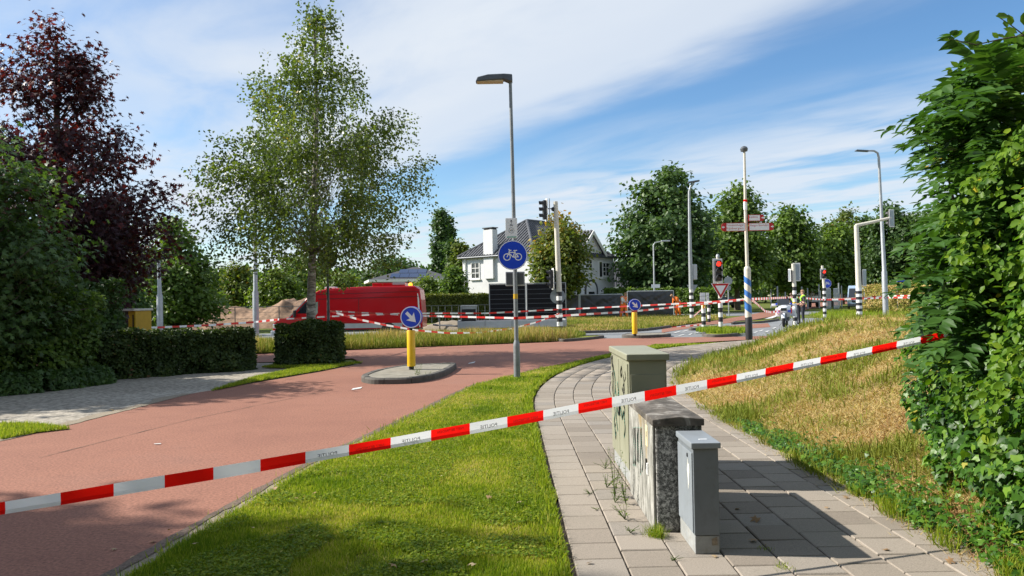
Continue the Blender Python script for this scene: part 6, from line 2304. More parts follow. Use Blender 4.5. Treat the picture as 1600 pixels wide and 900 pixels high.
# the long twig reaching into the sky
tw = [P(1640, 30, 4.4), P(1600, 55, 4.4), P(1560, 62, 4.4), P(1525, 70, 4.35), P(1482, 60, 4.3)]
org2 = tw[0].copy()
root = empty('bare_twig', org2, 0, 'thin twig with a few leaves crossing the sky at upper right', 'twig')
MB().tube([q - org2 for q in tw], [0.006, 0.005, 0.004, 0.003, 0.002], 6).tube([P(1600, 55, 4.4) - org2, P(1578, 38, 4.4) - org2, P(1556, 24, 4.4) - org2], [0.004, 0.003, 0.002], 5).build('stem', M['bark'], root)
lf = [(1484, 62, .035), (1498, 66, .03), (1508, 68, .028), (1535, 66, .07), (1545, 68, .03), (1560, 60, .05), (1572, 58, .06), (1590, 52, .08), (1556, 26, .085), (1568, 33, .05), (1580, 40, .07), (1598, 70, .07), (1600, 40, .08)]
cen = np.array([list(P(a, b_, 4.36) - org2) for a, b_, c in lf])
for i, c in enumerate(lf):
    V_, F_, A_ = leaf_arrays(cen[i:i + 1], np.array([[random.uniform(-.3, .3), -1, random.uniform(0, .8)]]), np.array([[random.uniform(-1, .3), 0, random.uniform(-.4, 1)]]), np.array([c[2]]), 'oval', np.array([random.uniform(0.2, 0.7)]))
    link('leaf', np_mesh('leaf', V_, F_, M['lf_hornbeam'], A_), root)

# -- ground cover along the foot of the bank
n = 5200
y = 4.0 + 5.6 * rg.random(n) ** 0.9
e = np.abs(rg.normal(0, 0.26, n)) * (1.5 - 0.12 * y) + 0.05 * np.sin(y * 7) + 0.02
x = np.array([path_right(t) for t in y]) + e
z = np.array([bank_z(a, b_) for a, b_ in zip(x, y)]) + np.abs(rg.normal(0.05, 0.06, n)) * np.clip(1.8 - y * 0.15, 0.3, 1.4)
nr = np.stack([rg.normal(-0.3, 0.4, n), rg.normal(-0.3, 0.4, n), np.ones(n)], 1)
o = leaf_object('ground_ivy', None, np.stack([x, y, z], 1), nr, rg.normal(0, 1, (n, 3)), rg.uniform(0.02, 0.05, n), 'ivy', np.clip(rg.normal(0.55, 0.2, n), 0, 0.93), M['lf_ivy'])
tag(o, 'low green ground cover spilling onto the footpath tiles', 'ground cover', kind='stuff')
n = 9000
y = 4.0 + 6.5 * rg.random(n)
e = np.abs(rg.normal(0, 0.22, n)) + 0.04 * np.sin(y * 9) - 0.03
x = np.array([path_right(t) for t in y]) + e
clump = noise_vec(x, y, 3.0, 2) > -0.05
x, y = x[clump], y[clump]
z = np.array([bank_z(a, b_) for a, b_ in zip(x, y)])
blades('grass', np.stack([x, y, z], 1), rg.uniform(0.06, 0.22, len(x)) * np.clip(1.7 - 0.16 * y, 0.35, 1), rg.uniform(0.004, 0.008, len(x)), np.clip(rg.normal(0.33, 0.2, len(x)), 0, 1), M['lf_grass'], 0.8, True, label='fresh grass tufts at the foot of the bank beside the tiles')

# -- straw litter lying on the tiles beside the bank
n = 900
y = 4.2 + 6.0 * rg.random(n)
x = np.array([path_right(t) for t in y]) - np.abs(rg.normal(0, 0.12, n)) + 0.1
blades('straw', np.stack([x, y, np.full(n, 0.038)], 1), rg.uniform(0.03, 0.10, n), np.full(n, 0.004), np.clip(rg.normal(0.8, 0.1, n), 0, 1), M['lf_straw'], 0.2, False, flat=1.0, label='bits of dry straw scattered on the tiles along the bank', cat='straw')


# ================================================================ WEEDS AND FALLEN LEAVES
def weed(px, py, h, n_st, label, spread=0.05, leaf=0.045, kind='lance', z0=0.034):
    b_ = G(px, py, z0)
    rt = empty('weed', b_, 0, label, 'weed', 'weeds growing between the tiles')
    mb = MB()
    C, D, Nn, S_ = [], [], [], []
    for s in range(n_st):
        tip = Vector((random.gauss(0, spread), random.gauss(0, spread), h * random.uniform(0.6, 1.0)))
        mb.tube([(0, 0, 0), tip * 0.5 + Vector((0, 0, h * 0.08)), tip], [0.003, 0.002, 0.001], 4)
        K = max(4, int(tip.z / 0.022))
        for k in range(K):
            t = (k + 1) / K
            a = k * 2.4 + s
            C.append(tuple(tip * t))
            D.append((math.cos(a), math.sin(a), 0.35))
            Nn.append((-math.cos(a) * 0.4, -math.sin(a) * 0.4, 1))
            S_.append(leaf * random.uniform(0.6, 1.1) * (1.15 - 0.6 * t))
    mb.build('stem', M['lf_weed'], rt)
    C, D, Nn, S_ = map(np.array, (C, D, Nn, S_))
    leaf_object('leaves', rt, C, Nn, D, S_, kind, np.clip(rg.normal(0.5, 0.25, len(C)), 0, 1), M['lf_weed'])['kind'] = 'stuff'
    return rt


weed(961, 776, 0.42, 4, 'tall spindly weed against the side of the graffitied cabinet', 0.05)
weed(978, 788, 0.36, 4, 'tall weed between the graffitied and the concrete cabinet', 0.05)
weed(946, 732, 0.09, 6, 'low bushy weed on the path left of the tall cabinet', 0.05, 0.035)
weed(948, 762, 0.13, 7, 'dense low weed in a tile joint left of the cabinets', 0.06, 0.035)
weed(961, 785, 0.10, 6, 'small weed below the tall spindly one', 0.05, 0.035)
weed(977, 812, 0.12, 7, 'weed at the left foot of the concrete cabinet', 0.05, 0.04)
weed(985, 832, 0.06, 5, 'tiny weed in the joint before the concrete cabinet', 0.04, 0.03)
weed(922, 772, 0.04, 5, 'tiny weed in the long joint left of the cabinets', 0.04, 0.025)
weed(933, 797, 0.03, 4, 'tiny sprig further down the long joint', 0.03, 0.022)
weed(1050, 876, 0.03, 4, 'tiny sprig in front of the grey cabinet', 0.03, 0.02)
weed(652, 594, 0.42, 6, 'weed growing from the kerb below the yellow bollard', 0.08, 0.07, z0=0.0)
weed(663, 593, 0.16, 7, 'low weed spreading at the kerb of the near island', 0.14, 0.06, z0=0.0)
weed(686, 583, 0.14, 5, 'small weed at the right kerb of the near island', 0.08, 0.05, z0=0.0)
for px, py, n, hh, lab in ((1026, 838, 260, 0.10, 'grass tuft at the front corner of the concrete cabinet'), (1222, 886, 60, 0.03, 'tiny grass tuft on the tiles right of the grey cabinet'), (1196, 858, 50, 0.02, 'tiny grass tuft in the shade of the grey cabinet')):
    b_ = G(px, py, 0.034)
    pts_ = np.stack([rg.normal(0, 0.028, n), rg.normal(0, 0.035, n), np.zeros(n)], 1)
    rt = empty('grass_tuft', b_, 0, lab, 'grass tuft')
    blades('blades', pts_, rg.uniform(0.4, 1.0, n) * hh, np.full(n, 0.0035), np.clip(rg.normal(0.35, 0.2, n), 0, 1), M['lf_grass'], 0.8, True, parent=rt)['kind'] = 'stuff'


def fallen(px, py, size, z, where, tone):
    b_ = G(px, py, z)
    a = random.uniform(0, 2 * PI)
    nr_ = np.array([[random.gauss(0, 0.25), random.gauss(0, 0.25), 1.0]])
    kind = random.choice(('maple', 'oval', 'maple'))
    V_, F_, A_ = leaf_arrays(np.array([[0, 0, 0.0]]), nr_, np.array([[math.cos(a), math.sin(a), 0]]), np.array([size]), kind, np.array([tone]))
    V_[:, 2] += 0.006 + 0.10 * size * rg.random(len(V_))
    o_ = link('fallen_leaf', np_mesh('fallen_leaf', V_, F_, M['dry_leaf'], A_))
    o_.location = b_
    tag(o_, 'dry brown leaf lying on the %s' % where, 'leaf', 'fallen leaves on the %s' % where)


for px, py, s in ((1187, 815, .075), (1173, 844, .06), (1157, 796, .05), (1386, 861, .05), (1480, 880, .05), (1325, 778, .05), (1290, 795, .035), (1240, 776, .03), (1120, 872, .04), (925, 880, .04)):
    fallen(px, py, s, 0.036, 'footpath tiles', random.uniform(0.2, 1))
for px, py, s in ((430, 767, .06), (466, 779, .04), (495, 770, .05), (397, 827, .05), (450, 826, .06), (300, 852, .05), (560, 716, .04), (596, 752, .05), (815, 785, .05), (760, 778, .05), (668, 876, .05), (455, 838, .05), (690, 745, .04), (618, 884, .06), (742, 884, .05), (580, 645 + 60, .04)):
    fallen(px, py, s, 0.075, 'mown verge', random.uniform(0.2, 1))
for px, py, s in ((243, 846, .05), (264, 830, .03), (173, 641, .12), (180, 858, .04), (208, 870, .045)):
    fallen(px, py, s, 0.003, 'red road edge', random.uniform(0.2, 0.8))

# ================================================================ HOUSES
HU = Vector((0.75, -0.66, 0)).normalized()      # along the sunlit wall
HV = Vector((0.66, 0.75, 0)).normalized()       # along the shaded front, going away
hA = P(724, 480, 75.0)
hA.z = 0
L1, L2 = 9.0, 12.8
EZ = P(722, 402, 75.0).z          # eaves
RZ = P(821, 347, 76.6).z          # ridge
house = empty('white_house', hA, 0, 'white painted villa with dark tiled hipped roof behind the fences', 'house')


def hp(u, v_, z):
    return HU * u + HV * v_ + Vector((0, 0, z))


MB().add([hp(0, 0, -0.1), hp(L1, 0, -0.1), hp(L1, L2, -0.1), hp(0, L2, -0.1), hp(0, 0, EZ), hp(L1, 0, EZ), hp(L1, L2, EZ), hp(0, L2, EZ)],
         [(0, 1, 5, 4), (1, 2, 6, 5), (2, 3, 7, 6), (3, 0, 4, 7)]).build('wall', M['white_wall'], house)
ov = 0.35
rr = L1 / 2
rf = MB().add([hp(-ov, -ov, EZ - 0.05), hp(L1 + ov, -ov, EZ - 0.05), hp(L1 + ov, L2 + ov, EZ - 0.05), hp(-ov, L2 + ov, EZ - 0.05), hp(rr, rr, RZ), hp(rr, L2 - rr, RZ)],
              [(0, 1, 4), (1, 2, 5, 4), (2, 3, 5), (3, 0, 4, 5), (3, 2, 1, 0)]).build('roof', M['tile_roof'], house)
# rows of roof tiles running up the slopes, each a raised row
def tile_rows(parent, a, b_, c, d, n, wid=0.55, lift=0.06, mat='tile_roof'):
    """quad a-b at the eaves, d-c at the ridge (a under d)"""
    nn = (b_ - a).cross(d - a).normalized()
    if nn.z < 0:
        nn = -nn
    for k in range(n):
        t0, t1 = (k + 0.5 - wid / 2) / n, (k + 0.5 + wid / 2) / n
        lo0, lo1 = a.lerp(b_, t0), a.lerp(b_, t1)
        # tile lines run up the fall of the roof until they meet the hip or the ridge
        sl = (d - a) - (b_ - a).normalized() * (d - a).dot((b_ - a).normalized())
        eave = (b_ - a).length
        ex = (d - a).dot((b_ - a).normalized())
        ex2 = eave - (c - a).dot((b_ - a).normalized())

        def top(t):
            x = t * eave
            f = 1.0
            if x < ex:
                f = x / max(ex, 1e-6)
            if eave - x < ex2:
                f = min(f, (eave - x) / max(ex2, 1e-6))
            return f
        f0 = min(top(t0), top(t1))
        if f0 < 0.05:
            continue
        h0, h1 = lo0 + sl * f0, lo1 + sl * f0
        up_ = nn * lift
        MB().add([lo0, lo1, h1, h0, lo0 + up_, lo1 + up_, h1 + up_, h0 + up_], [(4, 5, 6, 7), (0, 1, 5, 4), (1, 2, 6, 5), (3, 0, 4, 7), (2, 3, 7, 6)]).build('tile_row', M[mat], parent)


tile_rows(rf, hp(-ov, -ov, EZ - 0.05), hp(L1 + ov, -ov, EZ - 0.05), hp(rr, rr, RZ), hp(rr, rr, RZ), 26, 0.5, 0.08)
tile_rows(rf, hp(L1 + ov, -ov, EZ - 0.05), hp(L1 + ov, L2 + ov, EZ - 0.05), hp(rr, L2 - rr, RZ), hp(rr, rr, RZ), 40, 0.5, 0.08)
MB().tube([hp(-ov, -ov, EZ), hp(rr, rr, RZ + 0.05)], 0.14, 8).tube([hp(rr, rr, RZ + 0.05), hp(rr, L2 - rr, RZ + 0.05)], 0.14, 8).tube([hp(L1 + ov, -ov, EZ), hp(rr, rr, RZ + 0.05)], 0.14, 8).build('ridge_tiles', M['tile_roof'], rf)
MB().tube([hp(-ov, -ov, EZ - 0.12), hp(L1 + ov, -ov, EZ - 0.12)], 0.09, 8).tube([hp(L1 + ov, -ov, EZ - 0.12), hp(L1 + ov, L2 + ov, EZ - 0.12)], 0.09, 8).build('gutter', M['dark_steel'], rf)
# chimney on the sunlit wall
cu_ = [(3.05, -0.25), (4.25, -0.25), (4.25, 0.45), (3.05, 0.45)]
z0_, z1_ = EZ - 1.6, P(780, 361, 74).z
vs = [hp(u, v_, z) for z in (EZ - 2.2, z1_) for u, v_ in cu_]
ch = MB().add(vs, [(0, 1, 5, 4), (1, 2, 6, 5), (2, 3, 7, 6), (3, 0, 4, 7), (4, 5, 6, 7)]).build('chimney', M['white_wall'], house)
vs = [hp(3.65 + (u - 3.65) * 1.12, 0.1 + (v_ - 0.1) * 1.15, z) for z in (z1_ + 0.14, z1_ + 0.22) for u, v_ in cu_]
MB().add(vs, [(0, 1, 5, 4), (1, 2, 6, 5), (2, 3, 7, 6), (3, 0, 4, 7), (4, 5, 6, 7), (3, 2, 1, 0)]).add([hp(u, v_, z) for z in (z1_, z1_ + 0.14) for u, v_ in ((3.1, -0.2), (3.3, -0.2), (3.3, 0.4), (3.1, 0.4))], [(0, 1, 5, 4), (1, 2, 6, 5), (2, 3, 7, 6), (3, 0, 4, 7)]).add([hp(u, v_, z) for z in (z1_, z1_ + 0.14) for u, v_ in ((4.0, -0.2), (4.2, -0.2), (4.2, 0.4), (4.0, 0.4))], [(0, 1, 5, 4), (1, 2, 6, 5), (2, 3, 7, 6), (3, 0, 4, 7)]).build('chimney_cap', M['slate'], ch)


def house_window(fn, c, w, h, cols, rows, frame=0.09, label=None, sill=True):
    """fn(a, b, out): point on the wall, a along, b up, out of the wall"""
    a0, b0_ = c
    def boxp(mb, a1, a2, b1, b2, o1, o2):
        vs_ = [fn(a, b_, o_) for o_ in (o1, o2) for a, b_ in ((a1, b1), (a2, b1), (a2, b2), (a1, b2))]
        mb.add(vs_, [(3, 2, 1, 0), (4, 5, 6, 7), (0, 1, 5, 4), (1, 2, 6, 5), (2, 3, 7, 6), (3, 0, 4, 7)])
    mb = MB()
    boxp(mb, a0 - w / 2, a0 - w / 2 + frame, b0_ - h / 2, b0_ + h / 2, 0.0, 0.07)
    boxp(mb, a0 + w / 2 - frame, a0 + w / 2, b0_ - h / 2, b0_ + h / 2, 0.0, 0.07)
    boxp(mb, a0 - w / 2 + frame, a0 + w / 2 - frame, b0_ - h / 2, b0_ - h / 2 + frame, 0.0, 0.069)
    boxp(mb, a0 - w / 2 + frame, a0 + w / 2 - frame, b0_ + h / 2 - frame, b0_ + h / 2, 0.0, 0.069)
    for k in range(1, cols):
        x_ = a0 - w / 2 + frame + (w - 2 * frame) * k / cols
        boxp(mb, x_ - 0.03, x_ + 0.03, b0_ - h / 2 + frame, b0_ + h / 2 - frame, 0.012, 0.05)
    for k in range(1, rows):
        y_ = b0_ - h / 2 + frame + (h - 2 * frame) * k / rows
        boxp(mb, a0 - w / 2 + frame, a0 + w / 2 - frame, y_ - 0.03, y_ + 0.03, 0.013, 0.048)
    win = mb.build('window', M['white_paint'], house)
    for i in range(cols):
        for j in range(rows):
            pw, ph = (w - 2 * frame) / cols, (h - 2 * frame) / rows
            x_, y_ = a0 - w / 2 + frame + pw * i, b0_ - h / 2 + frame + ph * j
            mb = MB()
            mb.add([fn(x_, y_, 0.011), fn(x_ + pw, y_, 0.011), fn(x_ + pw, y_ + ph, 0.011), fn(x_, y_ + ph, 0.011)], [(0, 1, 2, 3)])
            mb.build('pane', M['glass_dark'], win)
    if sill:
        mb = MB()
        boxp(mb, a0 - w / 2 - 0.1, a0 + w / 2 + 0.1, b0_ - h / 2 - 0.12, b0_ - h / 2 - 0.005, 0.0, 0.16)
        mb.build('sill', M['white_paint'], win)
    return win


wall_s = lambda a, b_, o_: hp(a, -o_, b_)           # sunlit wall
front = lambda a, b_, o_: hp(L1 + o_, a, b_)        # shaded front
wz = lambda px, py, Y: P(px, py, Y).z
house_window(wall_s, (1.75, (wz(748, 412, 75) + wz(748, 435, 75)) / 2), 1.15, wz(748, 410.5, 75) - wz(748, 436, 75), 2, 3)


def v_at(px):
    t = (px - 800) / F
    b0_ = hA + HU * L1
    return (t * b0_.y - b0_.x) / (HV.x - t * HV.y)


fy = lambda px: (hA + HU * L1 + HV * v_at(px)).y
for px, py0, py1, w, c_, r_ in ((947, 410, 432, 1.2, 2, 3), (939, 408, 434, 0.7, 1, 1), (948.5, 452, 459, 1.3, 2, 1), (893, 452, 461, 1.5, 2, 2), (939.5, 452, 457, 0.5, 1, 1), (921, 405, 419, 1.1, 2, 2)):
    Y = fy(px)
    za, zb = wz(px, py1, Y), wz(px, py0, Y)
    house_window(front, (v_at(px), (za + zb) / 2), w, zb - za, c_, r_)
# arched door
vd = v_at(923.5)
Yd = fy(923.5)
dt = wz(923.5, 440, Yd)
arch = [(-0.85, 0.05), (0.85, 0.05)] + [(0.85 * math.cos(t), dt - 0.85 + 0.85 * math.sin(t)) for t in np.linspace(0, PI, 13)]
arch2 = [(u * 1.28, (w - 0.05) * 1.06 + 0.05) for u, w in arch]
mb = MB()
mb.add([front(vd + u, w, 0.06) for u, w in arch2] + [front(vd + u, w, 0.0) for u, w in arch2], [tuple(range(15))] + [(i, (i + 1) % 15, 15 + (i + 1) % 15, 15 + i) for i in range(15)])
dfr = mb.build('door_surround', M['slate'], house)
mb = MB()
mb.add([front(vd + u, w, 0.064) for u, w in arch], [tuple(range(15))])
dp = mb.build('door', M['white_paint'], house)
mb = MB()
mb.add([front(vd + u, w, 0.068) for u, w in ((-0.5, 0.1), (0.5, 0.1), (0.5, dt - 1.0), (-0.5, dt - 1.0))], [(0, 1, 2, 3)]).build('door_leaf', M['glass_dark'], dp)
for sgn in (-1, 1):
    MB().lathe([(0.05, -0.3), (0.16, -0.2), (0.18, 0.15), (0.05, 0.35)], c=front(vd + sgn * 2.2, dt - 0.9, 0.2), n=8).build('wall_lamp', M['black_paint'], house)
# gable over the front
va, vb = v_at(924) , v_at(941)
gw = vb - va
gz0, gz1 = wz(941, 393, fy(941)), wz(924, 362, fy(924))
gb = MB().add([front(va - gw, EZ - 0.4, 0.02), front(va + gw, EZ - 0.4, 0.02), front(va + gw, gz0, 0.02), front(va, gz1, 0.02), front(va - gw, gz0, 0.02)],
              [(0, 1, 2, 3, 4)]).build('gable', M['white_wall'], house)
gr = MB().add([front(va - gw - 0.3, gz0 - 0.2, 0.35), front(va, gz1 + 0.12, 0.35), front(va, gz1 + 0.12, -5.5), front(va - gw - 0.3, gz0 - 0.2, -5.5), front(va + gw + 0.3, gz0 - 0.2, 0.35), front(va + gw + 0.3, gz0 - 0.2, -5.5)], [(0, 1, 2, 3), (1, 4, 5, 2)]).build('gable_roof', M['tile_roof'], house)
tile_rows(gr, front(va - gw - 0.3, gz0 - 0.2, -5.5), front(va - gw - 0.3, gz0 - 0.2, 0.35), front(va, gz1 + 0.12, 0.35), front(va, gz1 + 0.12, -5.5), 14, 0.5, 0.08)
for sgn in (-1, 1):
    a, b_ = front(va + sgn * (gw + 0.3), gz0 - 0.2, 0.36), front(va, gz1 + 0.12, 0.36)
    dn = Vector((0, 0, -0.42))
    MB().add([a, b_, b_ + dn, a + dn, a + HU * 0.08, b_ + HU * 0.08, b_ + dn + HU * 0.08, a + dn + HU * 0.08], [(3, 2, 1, 0), (4, 5, 6, 7), (0, 1, 5, 4), (2, 3, 7, 6)]).build('barge_board', M['white_paint'], house)
MB().tube([hp(0.45, -0.09, 0), hp(0.45, -0.09, EZ - 0.2)], 0.07, 8).build('downpipe', M['white_paint'], house)

# -- bungalow with solar panels
Yb = 92.0
bc = P(645, 470, Yb)
bg_ = empty('bungalow', (bc.x, bc.y, 0), R(14), 'low bungalow with dark hipped roof and solar panels', 'house')
hwid = (710 - 575) / F * Yb / 2
e_z = P(640, 436, Yb).z
t_z = P(650, 417, Yb + 4).z
MB().box((0, 4.5, e_z / 2 - 0.1), (hwid * 2 - 1.2, 8.0, e_z - 0.2)).build('wall', M['brown_brick'], bg_)
a_, b_ = hwid, 0.0
rf = MB().add([(-a_, -0.6, e_z), (a_, -0.6, e_z), (a_, 9.6, e_z), (-a_, 9.6, e_z), (0.6, 4.5, t_z), (1.2, 4.5, t_z)], [(0, 1, 5, 4), (1, 2, 5), (2, 3, 4, 5), (3, 0, 4), (3, 2, 1, 0)]).build('roof', M['slate'], bg_)
MB().box((0, 4.5, e_z - 0.17), (a_ * 2 + 0.05, 10.25, 0.30)).build('fascia', M['white_paint'], bg_)
dirr = Vector((0, 5.1, t_z - e_z))
for j in range(2):
    for i in range(4 - j):
        u0 = -a_ * 0.52 + i * 1.12 + j * 1.25
        f0, f1 = 0.10 + j * 0.36, 0.10 + j * 0.36 + 0.32
        base_ = Vector((u0, -0.6, e_z)) + dirr * f0 + Vector((0, -0.03, 0.06))
        top_ = Vector((u0 + 0.35, -0.6, e_z)) + dirr * f1 + Vector((0, -0.03, 0.06))
        MB().add([base_, base_ + Vector((1.08, 0, 0)), top_ + Vector((1.08, 0, 0)), top_, base_ - Vector((0, 0, .06)), base_ + Vector((1.08, 0, -.06)), top_ + Vector((1.08, 0, -.06)), top_ - Vector((0, 0, .06))], [(0, 1, 2, 3), (4, 5, 1, 0), (1, 5, 6, 2), (2, 6, 7, 3), (3, 7, 4, 0)]).build('solar_panel', M['solar'], rf)
for px in (690, 699, 625, 648):
    u = (px - 645) / F * Yb
    w = MB().box((u, 0.46, e_z - 0.85), (0.62, 0.08, 0.62)).build('window', M['white_paint'], bg_)
    MB().box((u, 0.41, e_z - 0.85), (0.46, 0.03, 0.46)).build('pane', M['glass_dark'], w)

# -- grey-roofed house right of the villa and brown building behind the big tree
Yg = 104.0
c = P(972, 470, Yg)
g_ = empty('grey_roof_house', (c.x, c.y, 0), R(-6), 'low house with steep grey tiled roof right of the white villa', 'house')
w2 = 15 / F * Yg + 1.0
ez_, rz_ = P(972, 449, Yg).z, P(972, 406, Yg).z
MB().box((0, 4, ez_ / 2), (w2 * 2, 7.4, ez_)).build('wall', M['white_wall'], g_)
rf = MB().add([(-w2 - .3, -0.2, ez_), (w2 + .3, -0.2, ez_), (w2 + .3, 8.2, ez_), (-w2 - .3, 8.2, ez_), (-w2 - .3, 4, rz_), (w2 + .3, 4, rz_)], [(0, 1, 5, 4), (2, 3, 4, 5), (1, 2, 5), (3, 0, 4)]).build('roof', M['slate'], g_)
tile_rows(rf, Vector((-w2 - .3, -0.2, ez_)), Vector((w2 + .3, -0.2, ez_)), Vector((w2 + .3, 4, rz_)), Vector((-w2 - .3, 4, rz_)), 16, 0.5, 0.07, 'slate')
MB().box((0, -0.25, ez_ - 0.2), (w2 * 2 + .6, 0.1, 0.55)).build('fascia', M['white_paint'], g_)
Yr = 100.0
c = P(1080, 470, Yr)
g_ = empty('brick_building', (c.x, c.y, 0), R(3), 'low brown brick building behind the biggest tree', 'building')
w2 = 48 / F * Yr
z1_ = P(1080, 438, Yr).z
MB().box((0, 4, z1_ / 2), (w2 * 2, 8, z1_)).build('wall', M['brown_brick'], g_)
MB().box((0, 4, z1_ + 0.12), (w2 * 2 + 0.5, 8.5, 0.26)).build('roof_edge', M['white_paint'], g_)
for k in range(4):
    w = MB().box((-w2 + 1.3 + k * w2 * 0.55, -0.02, z1_ * 0.55), (1.2, 0.08, 1.1)).build('window', M['white_paint'], g_)
    MB().box((-w2 + 1.3 + k * w2 * 0.55, -0.07, z1_ * 0.55), (1.0, 0.03, 0.9)).build('pane', M['glass_dark'], w)

# ================================================================ RED VAN
YV = 36.6
SV = YV / F
vx = P(424, 505, YV).x
van = empty('red_van', (vx, YV, 0), 0, 'red high-roofed van parked behind the birch', 'van')
VH = 468 - 0.01745 * (540 - 800)


def vp(px, py):
    """side-view point of the van: metres from its nose, height"""
    return ((px - 424) * SV, 1.6 - (py - VH) * SV)


side = [vp(424, 517), vp(423.5, 508), vp(426, 503), vp(432, 499), vp(451, 494), vp(477, 467), vp(486, 459), vp(498, 453), vp(515, 450.5), vp(560, 448.5), vp(620, 448), vp(648, 448.5), vp(656, 454), vp(658, 470), vp(660, 500), vp(660, 514)]
n_ = len(side)
mb = MB()
VW = 2.0


def tumble(x, z):
    return 0.13 * max(0.0, (z - 1.05) / 1.3) ** 1.3 + 0.22 * max(0.0, 1 - x / 0.5) ** 2


vs = [(x, tumble(x, z), z) for x, z in side] + [(x, VW - tumble(x, z), z) for x, z in side]
fs = [tuple(range(n_)), tuple(reversed(range(n_, 2 * n_)))] + [(i, n_ + i, n_ + (i + 1) % n_, (i + 1) % n_) for i in range(n_)]
body = mb.add(vs, fs).build('body', M['van_red'], van, bevel=0.05, seg=3)


def side_panel(name, pts, mat, parent, off=0.004, thick=0.012, bevel=0.0):
    q = [vp(*p) for p in pts]
    vs_ = [(x, tumble(x, z) - off, z) for x, z in q] + [(x, tumble(x, z) - off + thick, z) for x, z in q]
    k = len(q)
    return MB().add(vs_, [tuple(range(k)), tuple(reversed(range(k, 2 * k)))] + [(i, k + i, k + (i + 1) % k, (i + 1) % k) for i in range(k)]).build(name, mat, parent, bevel=bevel)


side_panel('window_surround', [(453, 497), (477.5, 471), (487.6, 470.5), (487.6, 497)], M['black_paint'], van, 0.003)
side_panel('cab_window', [(457, 495), (478.5, 473), (486.6, 472.5), (486.6, 495)], M['glass_dark'], van, 0.006)
side_panel('pillar_trim', [(450.5, 494.6), (452.5, 494.6), (477.5, 468.6), (476, 468.2)], M['silver'], van, 0.008)  # silver strip painting a highlight along the windscreen pillar
side_panel('door_handle', [(499, 500), (504, 500), (504, 498.8), (499, 498.8)], M['black_paint'], van, 0.02)
side_panel('wheel_arch', [(598, 517)] + [(607 + 12 * math.cos(t), 517 - 12 * math.sin(t)) for t in np.linspace(PI, 0, 9)], M['black_paint'], van, 0.007)
side_panel('quarter_window', [(489.0, 473), (497, 470.5), (496.5, 488), (493.5, 492), (489.0, 492)], M['cab_glass'], van)
side_panel('window_trim', [(452, 497.5), (486, 497.5), (486, 496), (454, 496)], M['silver'], van)
side_panel('sill_panel', [(528, 513), (628, 513), (629, 506), (530, 505.5)], M['silver'], van, 0.006)
side_panel('body_crease', [(497, 467.2), (655, 465.4), (655, 464.6), (497, 466.2)], M['van_seam'], van, 0.006)
side_panel('roof_seam', [(490, 460), (655, 457.5), (655, 456.8), (490, 459.1)], M['van_seam'], van, 0.006)
side_panel('door_seam', [(497.2, 505), (498, 505), (500, 470), (499.2, 470)], M['black_paint'], van, 0.002)
side_panel('side_door_seam', [(560.2, 505), (560.9, 505), (560.9, 467), (560.2, 467)], M['black_paint'], van, 0.002)
side_panel('rear_trim', [(655.0, 513), (656.6, 513), (655.2, 470), (653.2, 460), (652.2, 460)], M['white_paint'], van, 0.012)
x0_, z0_ = vp(428, 508)
hl = MB().box((x0_ + 0.10, 0.20, z0_), (0.42, 0.16, 0.22), M=Matrix.Rotation(R(-18), 3, 'Z')).build('headlight', M['chrome'], van, bevel=0.04)
MB().box((x0_ + 0.10, VW - 0.20, z0_), (0.42, 0.16, 0.22), M=Matrix.Rotation(R(18), 3, 'Z')).build('headlight', M['chrome'], van, bevel=0.04)
MB().box((0.10, VW / 2, vp(424, 519)[1]), (0.35, VW - 0.1, 0.26)).build('bumper', M['silver'], van, bevel=0.06)
MB().box((-0.015, VW / 2, z0_ - 0.03), (0.06, 1.1, 0.20)).build('grille', M['black_paint'], van, bevel=0.02)
a_, b_ = vp(453, 492.5), vp(476, 468.5)
MB().add([(a_[0] - 0.02, 0.24, a_[1] + 0.03), (a_[0] - 0.02, VW - 0.24, a_[1] + 0.03), (b_[0] - 0.02, VW - 0.32, b_[1] + 0.03), (b_[0] - 0.02, 0.32, b_[1] + 0.03)], [(0, 1, 2, 3)]).build('windscreen', M['glass_dark'], van)
mx, mz = vp(462, 489)
MB().box((mx, -0.16, mz), (0.12, 0.20, 0.34)).build('mirror', M['black_paint'], van, bevel=0.04)
MB().box((3.7, VW / 2, 0.36), (6.6, VW - 0.25, 0.34)).build('underbody', M['black_paint'], van)
for wx in (1.10, 5.58):
    for yy in (0.16, VW - 0.16):
        RXm = Matrix.Rotation(R(90), 3, 'X')
        w = MB().lathe([(0.20, -0.11), (0.32, -0.11), (0.345, -0.07), (0.345, 0.07), (0.32, 0.11), (0.20, 0.11)], c=(wx, yy, 0.335), n=26, M=RXm).build('tyre', M['rubber'], van)
        MB().lathe([(0.06, -0.115), (0.20, -0.105), (0.20, 0.105), (0.06, 0.115)], c=(wx, yy, 0.335), n=20, M=RXm).build('rim', M['silver'], w)
lb0, lb1 = vp(580, 449), vp(632, 442.5)
lbx = MB().box(((lb0[0] + lb1[0]) / 2, 1.0, (lb0[1] + lb1[1]) / 2), (lb1[0] - lb0[0], 1.2, lb1[1] - lb0[1])).build('roof_box', M['van_red'], van, bevel=0.03)
MB().box(((lb0[0] + lb1[0]) / 2 + 0.5, 0.38, (lb0[1] + lb1[1]) / 2 + 0.05), (0.6, 0.05, 0.12)).build('roof_lamp', M['silver'], lbx, bevel=0.01)
bx_, bz_ = vp(640, 447)
MB().lathe([(0.10, -0.04), (0.10, 0.08), (0.07, 0.13), (0.02, 0.15)], c=(bx_, 0.5, bz_ - 0.03), n=12).build('amber_beacon', M['amber_on'], van)
MB().box((bx_, 1.0, bz_ - 0.06), (0.5, 1.3, 0.06)).build('beacon_bar', M['silver'], van)
vx_, vz_ = vp(512, 450.5)
